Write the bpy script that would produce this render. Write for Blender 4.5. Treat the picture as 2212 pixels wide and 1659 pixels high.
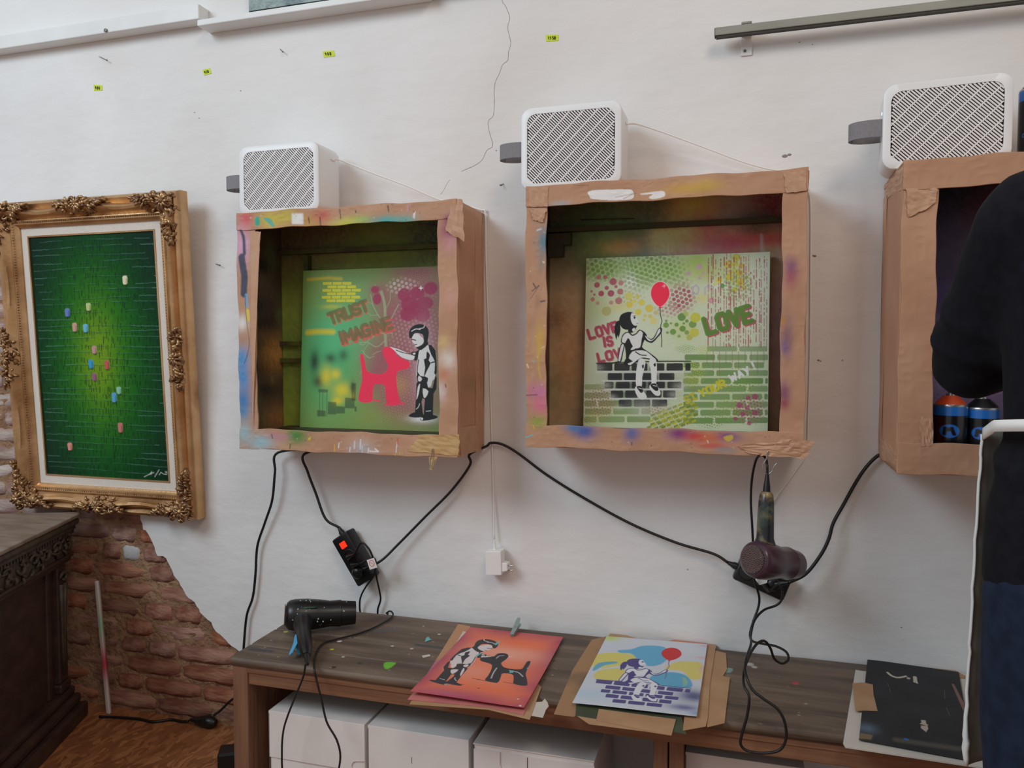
import bpy, bmesh, math, random
import numpy as np
from mathutils import Vector, Matrix

random.seed(7)
RNG = np.random.default_rng(7)
SC = bpy.context.scene
COL = SC.collection
for o in list(bpy.data.objects):
    bpy.data.objects.remove(o)

# ------------------------------------------------------------------ camera, world, lights, exposure
CAM_D, CAM_H, FPX = 2.0, 1.19, 1670.0
YAW, PITCH = math.radians(17.3), math.radians(2.6)
cd = bpy.data.cameras.new('camera')
cd.sensor_fit = 'HORIZONTAL'; cd.sensor_width = 36.0; cd.lens = 36.0 * FPX / 2212.0
cd.clip_start = 0.05; cd.clip_end = 60
cam = bpy.data.objects.new('camera', cd); COL.objects.link(cam)
cam.location = (0, -CAM_D, CAM_H)
cam.rotation_euler = (math.radians(90) - PITCH, 0, YAW)
SC.camera = cam

world = bpy.data.worlds.new('studio_ambient'); SC.world = world
world.use_nodes = True
bg = world.node_tree.nodes['Background']
bg.inputs[0].default_value = (1.0, 0.95, 0.92, 1); bg.inputs[1].default_value = 0.36

def area_light(name, loc, target, size, size_y, power, color):
    ld = bpy.data.lights.new(name, 'AREA'); ld.shape = 'RECTANGLE'
    ld.size = size; ld.size_y = size_y; ld.energy = power; ld.color = color
    o = bpy.data.objects.new(name, ld); COL.objects.link(o)
    o.location = loc
    d = Vector(target) - Vector(loc)
    o.rotation_euler = d.to_track_quat('-Z', 'Y').to_euler()
    return o
area_light('window_daylight', (-3.0, -3.3, 3.5), (-0.9, 0, 1.0), 1.9, 1.5, 82, (0.72, 0.88, 1.0))
area_light('ceiling_lamp', (0.9, -2.6, 3.6), (0.0, 0, 1.1), 1.0, 1.0, 22, (1.0, 0.82, 0.68))

SC.view_settings.view_transform = 'Standard'
SC.view_settings.look = 'None'
SC.view_settings.gamma = 1.0
SC.view_settings.use_curve_mapping = False
SC.view_settings.exposure = 0.12

# ------------------------------------------------------------------ helpers: geometry of the place
cY, sY, cP, sP = math.cos(YAW), math.sin(YAW), math.cos(PITCH), math.sin(PITCH)
def ray(px, py):
    u = (px - 1106.0) / FPX; v = -(py - 829.5) / FPX
    f = cP + v * sP; up = v * cP - sP
    return Vector((u * cY - f * sY, u * sY + f * cY, up))
C0 = Vector((0, -CAM_D, CAM_H))
def P(px, py, Y=0.0):
    """point of the upright plane y = Y"""
    r = ray(px, py); return C0 + r * ((Y + CAM_D) / r.y)
def Pz(px, py, Z):
    """point of the level plane z = Z"""
    r = ray(px, py); return C0 + r * ((Z - CAM_H) / r.z)

def lin(c):
    c = np.asarray(c, dtype=float) / 255.0
    return np.where(c <= 0.04045, c / 12.92, ((c + 0.055) / 1.055) ** 2.4)

ORG = {}
def link(o, parent=None):
    COL.objects.link(o)
    if parent is not None:
        o.parent = parent
        ORG[o.name] = ORG[parent.name]
    return o
def tag(o, label=None, cat=None, group=None, kind=None):
    if label: o['label'] = label
    if cat: o['category'] = cat
    if group: o['group'] = group
    if kind: o['kind'] = kind
    return o
def thing(name, loc, label=None, cat=None, group=None, kind=None):
    o = bpy.data.objects.new(name, None); COL.objects.link(o)
    o.empty_display_size = 0.05
    o.location = loc; ORG[o.name] = Vector(loc)
    return tag(o, label, cat, group, kind)

def catmull(pts, n=8, closed=False):
    pts = [np.asarray(p, float) for p in pts]
    out = []
    m = len(pts)
    rng = range(m) if closed else range(m - 1)
    for i in rng:
        if closed:
            p0, p1, p2, p3 = pts[(i - 1) % m], pts[i], pts[(i + 1) % m], pts[(i + 2) % m]
        else:
            p1, p2 = pts[i], pts[i + 1]
            p0 = pts[i - 1] if i > 0 else 2 * p1 - p2
            p3 = pts[i + 2] if i + 2 < m else 2 * p2 - p1
        for k in range(n):
            t = k / n
            out.append(0.5 * ((2 * p1) + (-p0 + p2) * t + (2 * p0 - 5 * p1 + 4 * p2 - p3) * t * t + (-p0 + 3 * p1 - 3 * p2 + p3) * t ** 3))
    if not closed: out.append(pts[-1])
    return out

class MB:
    """collects shapes in world coordinates, becomes ONE mesh object"""
    def __init__(s): s.v = []; s.f = []; s.c = None
    def add(s, vs, fs):
        b = len(s.v); s.v += [tuple(map(float, p)) for p in vs]
        s.f += [tuple(i + b for i in q) for q in fs]
        return s
    def box(s, x0, x1, y0, y1, z0, z1, M=None):
        vs = [Vector(p) for p in ((x0,y0,z0),(x1,y0,z0),(x1,y1,z0),(x0,y1,z0),(x0,y0,z1),(x1,y0,z1),(x1,y1,z1),(x0,y1,z1))]
        if M is not None: vs = [M @ p for p in vs]
        return s.add(vs, [(0,3,2,1),(4,5,6,7),(0,1,5,4),(1,2,6,5),(2,3,7,6),(3,0,4,7)])
    def prism(s, pts, off):
        """closed outline (3D points) extruded by the vector off"""
        n = len(pts); off = Vector(off)
        a = [Vector(p) for p in pts]; b = [p + off for p in a]
        return s.add(a + b, [tuple(range(n)), tuple(range(2 * n - 1, n - 1, -1))] + [(i, i + n, (i + 1) % n + n, (i + 1) % n) for i in range(n)])
    def tube(s, pts, r, n=8, cap=True, closed=False, flat=None):
        pts = [Vector(p) for p in pts]; m = len(pts)
        rr = r if hasattr(r, '__len__') else [r] * m
        vs = []; fs = []
        prev = None
        for i, p in enumerate(pts):
            a = pts[i - 1] if (i > 0 or closed) else pts[i]
            b = pts[(i + 1) % m] if (i < m - 1 or closed) else pts[i]
            t = (b - a)
            if t.length < 1e-9: t = Vector((0, 0, 1))
            t.normalize()
            if prev is None:
                h = Vector((0, 0, 1)) if abs(t.z) < 0.9 else Vector((1, 0, 0))
                u = t.cross(h).normalized()
            else:
                u = (prev - t * prev.dot(t))
                u = u.normalized() if u.length > 1e-6 else t.orthogonal().normalized()
            prev = u; w = t.cross(u)
            for k in range(n):
                an = 2 * math.pi * k / n
                ru = rr[i]; rw = rr[i] * (flat if flat else 1.0)
                vs.append(p + u * (ru * math.cos(an)) + w * (rw * math.sin(an)))
        for i in range(m if closed else m - 1):
            for k in range(n):
                a = i * n + k; b = i * n + (k + 1) % n
                c = ((i + 1) % m) * n + (k + 1) % n; d = ((i + 1) % m) * n + k
                fs.append((a, b, c, d))
        if cap and not closed:
            fs.append(tuple(range(n - 1, -1, -1))); fs.append(tuple((m - 1) * n + k for k in range(n)))
        return s.add(vs, fs)
    def capsule(s, pts, r, n=12):
        """tube with rounded ends"""
        pts = [Vector(p) for p in pts]; rr = list(r) if hasattr(r, '__len__') else [r] * len(pts)
        d0 = (pts[0] - pts[1]).normalized(); d1 = (pts[-1] - pts[-2]).normalized()
        A = []; RA = []
        for an in (80, 60, 35): A.append(pts[0] + d0 * rr[0] * math.sin(math.radians(an))); RA.append(rr[0] * math.cos(math.radians(an)))
        B = []; RB = []
        for an in (35, 60, 80): B.append(pts[-1] + d1 * rr[-1] * math.sin(math.radians(an))); RB.append(rr[-1] * math.cos(math.radians(an)))
        return s.tube(A + pts + B, RA + rr + RB, n)
    def lathe(s, prof, p0, axis, n=24, cap=True):
        """prof: (distance along axis, radius)"""
        p0 = Vector(p0); ax = Vector(axis).normalized(); u = ax.orthogonal().normalized(); w = ax.cross(u)
        vs = []; fs = []
        for t, r in prof:
            for k in range(n):
                an = 2 * math.pi * k / n
                vs.append(p0 + ax * t + u * (r * math.cos(an)) + w * (r * math.sin(an)))
        for i in range(len(prof) - 1):
            for k in range(n):
                fs.append((i * n + k, i * n + (k + 1) % n, (i + 1) * n + (k + 1) % n, (i + 1) * n + k))
        if cap:
            fs.append(tuple(range(n - 1, -1, -1))); fs.append(tuple((len(prof) - 1) * n + k for k in range(n)))
        return s.add(vs, fs)
    def ball(s, c, r, n=10, m=7, M=None):
        c = Vector(c); r = Vector(r) if hasattr(r, '__len__') else Vector((r, r, r))
        vs = []; fs = []
        for i in range(m + 1):
            th = math.pi * (0.04 + 0.92 * i / m)
            for k in range(n):
                an = 2 * math.pi * k / n
                q = Vector((r.x * math.sin(th) * math.cos(an), r.y * math.sin(th) * math.sin(an), r.z * math.cos(th)))
                vs.append(c + (M @ q if M is not None else q))
        for i in range(m):
            for k in range(n):
                fs.append((i * n + k, (i + 1) * n + k, (i + 1) * n + (k + 1) % n, i * n + (k + 1) % n))
        fs.append(tuple(range(n))); fs.append(tuple(m * n + k for k in range(n - 1, -1, -1)))
        return s.add(vs, fs)
    def loft(s, rings, n=24):
        """rings of (cx, cy, cz, rx, ry)"""
        vs = []; fs = []
        for (x, y, z, rx, ry) in rings:
            for k in range(n):
                an = 2 * math.pi * k / n
                vs.append((x + rx * math.cos(an), y + ry * math.sin(an), z))
        for i in range(len(rings) - 1):
            for k in range(n):
                fs.append((i * n + k, i * n + (k + 1) % n, (i + 1) * n + (k + 1) % n, (i + 1) * n + k))
        fs.append(tuple(range(n - 1, -1, -1))); fs.append(tuple((len(rings) - 1) * n + k for k in range(n)))
        return s.add(vs, fs)
    def build(s, name, mat, parent=None, smooth=False, bevel=0.0, org=None, M=None, kind=None):
        me = bpy.data.meshes.new(name)
        if parent is not None: o0 = ORG[parent.name]
        elif org is not None: o0 = Vector(org)
        else: o0 = Vector((0, 0, 0))
        V = [Vector(p) for p in s.v]
        if M is not None: V = [M @ p for p in V]
        me.from_pydata([tuple(p - o0) for p in V], [], s.f)
        bm = bmesh.new(); bm.from_mesh(me)
        bmesh.ops.recalc_face_normals(bm, faces=bm.faces)
        if bevel > 0:
            es = [e for e in bm.edges if len(e.link_faces) == 2 and e.calc_face_angle(0) > 0.6]
            bmesh.ops.bevel(bm, geom=es, offset=bevel, segments=2, affect='EDGES', profile=0.5)
        bm.to_mesh(me); bm.free()
        if smooth:
            me.shade_smooth()
            if smooth == 'auto': me.set_sharp_from_angle(angle=math.radians(40))
        me.materials.append(mat)
        if mat.get('painted'): set_paint(me, np.zeros((len(me.vertices), 4)))
        ob = bpy.data.objects.new(name, me); link(ob, parent)
        if parent is None:
            ob.location = o0; ORG[ob.name] = o0
        if kind: ob['kind'] = kind
        return ob

# ------------------------------------------------------------------ helpers: materials
MATS = {}
def mat(name, c1, c2=None, scale=20.0, stretch=(1, 1, 1), detail=4.0, rough=0.6, metal=0.0, bump=0.0, bscale=None, bstretch=None,
        paint=False, objrand=0.0, spec=0.5, emit=None, estr=1.0, coat=0.0, c3=None, scale3=3.0, contrast=(0.35, 0.65), trans=0.0):
    m = bpy.data.materials.new(name); m.use_nodes = True
    nt = m.node_tree; N = nt.nodes; L = nt.links
    b = N['Principled BSDF']
    b.inputs['Roughness'].default_value = rough; b.inputs['Metallic'].default_value = metal
    b.inputs['Specular IOR Level'].default_value = spec
    if coat: b.inputs['Coat Weight'].default_value = coat; b.inputs['Coat Roughness'].default_value = 0.2
    tc = N.new('ShaderNodeTexCoord')
    def noise(sc, st, det=detail):
        mp = N.new('ShaderNodeMapping'); mp.inputs['Scale'].default_value = st
        L.new(tc.outputs['Object'], mp.inputs['Vector'])
        n = N.new('ShaderNodeTexNoise'); n.inputs['Scale'].default_value = sc; n.inputs['Detail'].default_value = det
        L.new(mp.outputs['Vector'], n.inputs['Vector'])
        return n
    A = tuple(lin(c1)) + (1,)
    out = None
    if c2 is not None:
        n = noise(scale, stretch)
        r = N.new('ShaderNodeValToRGB')
        r.color_ramp.elements[0].position = contrast[0]; r.color_ramp.elements[1].position = contrast[1]
        r.color_ramp.elements[0].color = A; r.color_ramp.elements[1].color = tuple(lin(c2)) + (1,)
        L.new(n.outputs['Fac'], r.inputs['Fac']); out = r.outputs['Color']
    else:
        rgb = N.new('ShaderNodeRGB'); rgb.outputs[0].default_value = A; out = rgb.outputs[0]
    if c3 is not None:
        n3 = noise(scale3, stretch, 3)
        r3 = N.new('ShaderNodeValToRGB'); r3.color_ramp.elements[0].position = 0.5; r3.color_ramp.elements[1].position = 0.68
        L.new(n3.outputs['Fac'], r3.inputs['Fac'])
        mx = N.new('ShaderNodeMix'); mx.data_type = 'RGBA'
        L.new(r3.outputs['Color'], mx.inputs[0]); L.new(out, mx.inputs[6]); mx.inputs[7].default_value = tuple(lin(c3)) + (1,)
        out = mx.outputs[2]
    if objrand:
        oi = N.new('ShaderNodeObjectInfo')
        mr = N.new('ShaderNodeMapRange'); mr.inputs[3].default_value = 1 - objrand; mr.inputs[4].default_value = 1 + objrand
        L.new(oi.outputs['Random'], mr.inputs[0])
        hs = N.new('ShaderNodeHueSaturation'); L.new(out, hs.inputs['Color']); L.new(mr.outputs[0], hs.inputs['Value'])
        mr2 = N.new('ShaderNodeMapRange'); mr2.inputs[3].default_value = 0.985; mr2.inputs[4].default_value = 0.515 if False else 1.015
        ad = N.new('ShaderNodeMath'); ad.operation = 'MULTIPLY'; ad.inputs[1].default_value = 7.31
        fr = N.new('ShaderNodeMath'); fr.operation = 'FRACT'
        L.new(oi.outputs['Random'], ad.inputs[0]); L.new(ad.outputs[0], fr.inputs[0])
        sm = N.new('ShaderNodeMapRange'); sm.inputs[3].default_value = 0.75; sm.inputs[4].default_value = 1.1
        L.new(fr.outputs[0], sm.inputs[0]); L.new(sm.outputs[0], hs.inputs['Saturation'])
        out = hs.outputs['Color']
    if paint:
        at = N.new('ShaderNodeAttribute'); at.attribute_name = 'paint'
        mx = N.new('ShaderNodeMix'); mx.data_type = 'RGBA'
        L.new(at.outputs['Alpha'], mx.inputs[0]); L.new(out, mx.inputs[6]); L.new(at.outputs['Color'], mx.inputs[7])
        out = mx.outputs[2]
    L.new(out, b.inputs['Base Color'])
    if bump:
        n = noise(bscale or scale, bstretch or stretch, 6)
        bp = N.new('ShaderNodeBump'); bp.inputs['Strength'].default_value = 1.0; bp.inputs['Distance'].default_value = bump
        L.new(n.outputs['Fac'], bp.inputs['Height']); L.new(bp.outputs['Normal'], b.inputs['Normal'])
    if emit is not None:
        b.inputs['Emission Color'].default_value = tuple(lin(emit)) + (1,); b.inputs['Emission Strength'].default_value = estr
    if trans: b.inputs['Transmission Weight'].default_value = trans
    MATS[name] = m
    if paint: m['painted'] = 1
    return m

M_PLASTER = mat('white_plaster', (226, 224, 222), (236, 235, 234), scale=2.2, detail=5, rough=0.85, bump=0.0034, bscale=14, bstretch=(0.8, 1, 1.5), c3=(219, 214, 210), scale3=1.1)
M_TRIM = mat('white_gloss_paint', (232, 232, 230), (224, 224, 222), scale=6, rough=0.5)
M_BRICK = mat('red_brick', (122, 68, 50), (154, 94, 70), scale=1.6, rough=0.92, bump=0.005, bscale=5, objrand=0.2, c3=(172, 124, 100), scale3=0.9)
M_BRICKG = mat('dusty_brick', (148, 112, 104), (176, 144, 136), scale=1.6, rough=0.92, bump=0.005, bscale=5, objrand=0.16, c3=(192, 174, 164), scale3=0.9)
M_BRICKW = mat('whitewashed_brick', (214, 214, 216), (198, 192, 188), scale=40, rough=0.9, bump=0.003)
M_MORTAR = mat('old_lime_mortar', (138, 102, 76), (170, 134, 104), scale=14, rough=0.95, bump=0.016, bscale=50)
M_CRACK = mat('crack_dark', (150, 144, 138), (116, 108, 102), scale=60, rough=0.95)
M_KRAFT = mat('kraft_cardboard', (186, 140, 110), (197, 153, 123), scale=7, rough=0.72, bump=0.0006, bscale=30, paint=True)
M_TAPE = mat('brown_paper_tape', (190, 145, 114), (202, 160, 130), scale=14, rough=0.55, bump=0.0012, bscale=40)
M_TAPE2 = mat('yellowed_masking_tape', (196, 158, 104), (206, 172, 122), scale=30, rough=0.6, bump=0.0016, bscale=60)
M_INNER = mat('sprayed_inner_board', (120, 96, 60), (150, 120, 80), scale=12, rough=0.65, paint=True, bump=0.001)
M_BATT = mat('green_sprayed_batten', (92, 98, 40), (70, 62, 40), scale=14, rough=0.7)
M_BATT2 = mat('brown_sprayed_batten', (84, 70, 50), (64, 72, 40), scale=14, rough=0.7)
M_CANVAS = mat('painted_canvas', (230, 230, 225), rough=0.6, paint=True, bump=0.00025, bscale=900)
M_CANVASB = mat('raw_canvas', (226, 226, 218), (214, 212, 200), scale=60, rough=0.8)
M_OIL = mat('varnished_oil_paint', (20, 80, 40), rough=0.34, paint=True, spec=0.2)
M_PAPER = mat('art_paper', (228, 226, 224), rough=0.55, paint=True)
M_PURI = mat('white_plastic', (236, 237, 238), rough=0.38)
M_PURI2 = mat('grille_plastic', (232, 230, 230), rough=0.45)
M_DARK = mat('dark_filter', (44, 34, 32), (60, 48, 45), scale=120, rough=0.9)
M_STRAP = mat('grey_fabric_strap', (128, 126, 130), (138, 136, 140), scale=300, rough=0.85)
M_BLACKP = mat('black_plastic', (22, 22, 24), rough=0.35)
M_BLACKR = mat('black_rubber_cord', (20, 19, 20), rough=0.45)
M_WCORD = mat('white_cord', (242, 240, 236), rough=0.5)
M_METAL = mat('brushed_steel', (168, 168, 164), (186, 186, 182), scale=60, stretch=(0.2, 1, 1), rough=0.35, metal=0.9)
M_RAIL = mat('grey_painted_rail', (136, 136, 126), (150, 150, 140), scale=30, stretch=(0.2, 1, 1), rough=0.5)
M_RAILD = mat('dark_rail_groove', (50, 48, 42), rough=0.6)
M_GOLD = mat('old_gold_leaf', (204, 162, 116), (222, 184, 140), scale=14, rough=0.34, metal=0.82, c3=(172, 128, 86), scale3=7, bump=0.0006, bscale=90)
M_GOLDD = mat('patinated_gold', (132, 98, 70), (214, 176, 128), scale=46, rough=0.34, metal=0.75, bump=0.001, bscale=160, contrast=(.42, .72))
M_LINEN = mat('linen_liner', (224, 216, 206), (214, 205, 194), scale=260, rough=0.85)
M_WOODB = mat('grey_weathered_bench_wood', (94, 78, 64), (120, 102, 86), scale=7, stretch=(0.6, 4, 4), rough=0.6, bump=0.002, bscale=24, bstretch=(0.2, 5, 5), paint=True, c3=(80, 66, 55), scale3=4)
M_WOODR = mat('red_brown_bench_wood', (118, 78, 54), (146, 104, 76), scale=8, stretch=(0.4, 4, 5), rough=0.6, bump=0.002, bscale=24, bstretch=(0.3, 4, 5), c3=(96, 62, 44), scale3=4)
M_WOODV = mat('red_brown_upright_wood', (116, 80, 58), (140, 100, 76), scale=8, stretch=(4, 4, 0.4), rough=0.6, bump=0.002, bscale=24, bstretch=(4, 4, 0.3))
M_CAB = mat('dark_oak', (54, 38, 33), (72, 52, 44), scale=10, stretch=(3, 1, 3), rough=0.5, bump=0.001, bscale=30)
M_CABT = mat('pale_oak_top', (120, 104, 92), (146, 130, 118), scale=7, stretch=(1, 5, 1), rough=0.5, bump=0.001, bscale=30)  # top board wood, a paler tone than the cabinet sides
M_CABC = mat('carved_dark_oak', (62, 52, 44), (82, 72, 60), scale=40, rough=0.5, bump=0.002)
M_WBOX = mat('white_cardboard', (232, 226, 222), (224, 217, 213), scale=6, rough=0.6, c3=(214, 206, 202), scale3=4)
M_SLOT = mat('carton_line_grey', (90, 82, 78), rough=0.9)  # dark grey of the carton fold edges, flap seam and pen mark
M_SNEON = mat('neon_paper', (205, 222, 30), rough=0.6)
M_INK = mat('marker_ink', (40, 48, 10), rough=0.6)
M_NAIL = mat('nail_steel', (110, 106, 100), rough=0.5, metal=0.6)
M_BLUECLIP = mat('blue_plastic_peg', (70, 160, 205), rough=0.4)
M_GREYCLIP = mat('grey_green_peg', (140, 160, 156), rough=0.5)
M_PURP = mat('aubergine_plastic', (72, 48, 62), rough=0.3, coat=0.3)
M_MARB = mat('paint_smeared_handle', (34, 36, 42), (150, 132, 84), scale=24, rough=0.3, contrast=(0.5, 0.66), c3=(70, 92, 84), scale3=14)
M_DRYBLK = mat('speckled_black_plastic', (20, 20, 22), (34, 36, 36), scale=90, rough=0.28, contrast=(0.6, 0.75), paint=True)
M_RED = mat('lit_red_switch', (230, 40, 20), rough=0.3, emit=(255, 40, 15), estr=1.6)
M_LED = mat('blue_led', (120, 150, 255), emit=(120, 160, 255), estr=4)
M_ORANGECAN = mat('orange_can_cap', (226, 84, 40), rough=0.4)
M_CANBODY = mat('printed_can', (24, 24, 28), rough=0.25, paint=True, metal=0.0, coat=0.4)
M_CANRIM = mat('tin_rim', (190, 190, 192), rough=0.3, metal=0.8)
M_SWEAT = mat('black_navy_knit', (19, 20, 26), (25, 26, 33), scale=60, rough=0.95, bump=0.002, bscale=9, spec=0.2)
M_JEANS = mat('dark_blue_denim', (27, 36, 55), (36, 46, 68), scale=40, rough=0.9, bump=0.002, bscale=12, spec=0.2)
M_STITCH = mat('pale_stitching', (112, 122, 128), rough=0.9)
M_APRON = mat('grey_apron_cloth', (150, 146, 136), (128, 124, 116), scale=12, rough=0.9, bump=0.003, bscale=14)
M_HEM = mat('white_apron_hem', (238, 238, 234), rough=0.85)
M_SKIN = mat('skin', (206, 158, 134), (214, 168, 144), scale=20, rough=0.55)
M_HAIR = mat('dark_brown_hair', (46, 34, 28), (66, 48, 38), scale=60, stretch=(4, 4, 0.5), rough=0.6, bump=0.004)
M_SHOE = mat('dark_shoe_leather', (36, 34, 34), rough=0.5)
M_OSB = mat('osb_chip_floor', (128, 84, 54), (176, 122, 80), scale=26, stretch=(1, 2.4, 1), rough=0.55, bump=0.002, bscale=30, c3=(104, 64, 40), scale3=16)
def osb():
    m = bpy.data.materials.new('osb_chips'); m.use_nodes = True; nt = m.node_tree; N = nt.nodes; L = nt.links; b = N['Principled BSDF']; b.inputs['Roughness'].default_value = .5
    tc = N.new('ShaderNodeTexCoord'); prev = None
    for k, (sc, rot, st) in enumerate(((66, .5, (1, .3, 1)), (58, -.7, (1, .32, 1)), (74, 1.2, (1, .32, 1)))):
        mp = N.new('ShaderNodeMapping'); mp.inputs['Rotation'].default_value = (0, 0, rot); mp.inputs['Scale'].default_value = st; mp.inputs['Location'].default_value = (k * 3.7, k * 1.3, 0)
        nz = N.new('ShaderNodeTexNoise'); nz.inputs['Scale'].default_value = 9; L.new(tc.outputs['Object'], nz.inputs['Vector'])
        mx0 = N.new('ShaderNodeMix'); mx0.data_type = 'RGBA'; mx0.inputs[0].default_value = .06; L.new(tc.outputs['Object'], mx0.inputs[6]); L.new(nz.outputs['Color'], mx0.inputs[7])
        L.new(mx0.outputs[2], mp.inputs['Vector'])
        v = N.new('ShaderNodeTexVoronoi'); v.inputs['Scale'].default_value = sc; L.new(mp.outputs['Vector'], v.inputs['Vector'])
        r = N.new('ShaderNodeValToRGB'); e = r.color_ramp.elements
        e[0].color = tuple(lin((132, 82, 50))) + (1,); e[1].color = tuple(lin((180, 122, 80))) + (1,); e.new(.5).color = tuple(lin((152, 97, 60))) + (1,)
        sp = N.new('ShaderNodeSeparateColor'); L.new(v.outputs['Color'], sp.inputs[0]); L.new(sp.outputs[0], r.inputs['Fac'])
        if prev is None: prev = r.outputs['Color']
        else:
            mx = N.new('ShaderNodeMix'); mx.data_type = 'RGBA'; gt = N.new('ShaderNodeMath'); gt.operation = 'GREATER_THAN'; gt.inputs[1].default_value = .55
            L.new(sp.outputs[1], gt.inputs[0]); L.new(gt.outputs[0], mx.inputs[0]); L.new(prev, mx.inputs[6]); L.new(r.outputs['Color'], mx.inputs[7]); prev = mx.outputs[2]
    L.new(prev, b.inputs['Base Color'])
    return m
M_OSB = osb()
M_EYE = mat('eye_dark', (30, 24, 22), rough=0.2)
M_LIP = mat('lip', (176, 104, 92), rough=0.5)
M_TAGW = mat('white_tag', (232, 226, 220), rough=0.6, paint=True)
M_STRIP = mat('paint_streaked_strip', (214, 206, 204), rough=0.6, paint=True)
M_TOPART = mat('grey_green_impasto', (120, 136, 134), (150, 166, 162), scale=14, rough=0.4, bump=0.012, bscale=18, bstretch=(1, 1, 1.6), c3=(96, 112, 112), scale3=10)
M_TOPEDGE = mat('dark_canvas_edge', (40, 44, 44), rough=0.7)
M_BLKBOARD = mat('black_sprayed_card', (34, 34, 37), (44, 44, 48), scale=12, rough=0.7, paint=True)
M_WBOARD = mat('off_white_board', (212, 204, 192), (204, 196, 186), scale=9, rough=0.6)

# ------------------------------------------------------------------ helpers: hand-painted print (colour per vertex)
def homog(src, dst):
    A = []; b = []
    for (x, y), (u, v) in zip(src, dst):
        A.append([x, y, 1, 0, 0, 0, -u * x, -u * y]); b.append(u)
        A.append([0, 0, 0, x, y, 1, -v * x, -v * y]); b.append(v)
    h = np.linalg.solve(np.array(A, float), np.array(b, float))
    return np.append(h, 1).reshape(3, 3)
def affine3(src, dst):
    A = np.array([[x, y, 1] for x, y in src], float)
    X = np.linalg.solve(A, np.array(dst, float))
    return lambda p: tuple(np.array([p[0], p[1], 1.0]) @ X)

def vnoise(h, w, cell, seed=0):
    r = np.random.default_rng(seed)
    gh, gw = int(h / cell) + 3, int(w / cell) + 3
    g = r.random((gh, gw))
    y = np.arange(h) / cell; x = np.arange(w) / cell
    yi = y.astype(int); xi = x.astype(int)
    fy = (y - yi); fx = (x - xi); fy = fy * fy * (3 - 2 * fy); fx = fx * fx * (3 - 2 * fx)
    a = g[yi][:, xi]; b = g[yi][:, xi + 1]; c = g[yi + 1][:, xi]; d = g[yi + 1][:, xi + 1]
    fx = fx[None, :]; fy = fy[:, None]
    return (a * (1 - fx) + b * fx) * (1 - fy) + (c * (1 - fx) + d * fx) * fy

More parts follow.
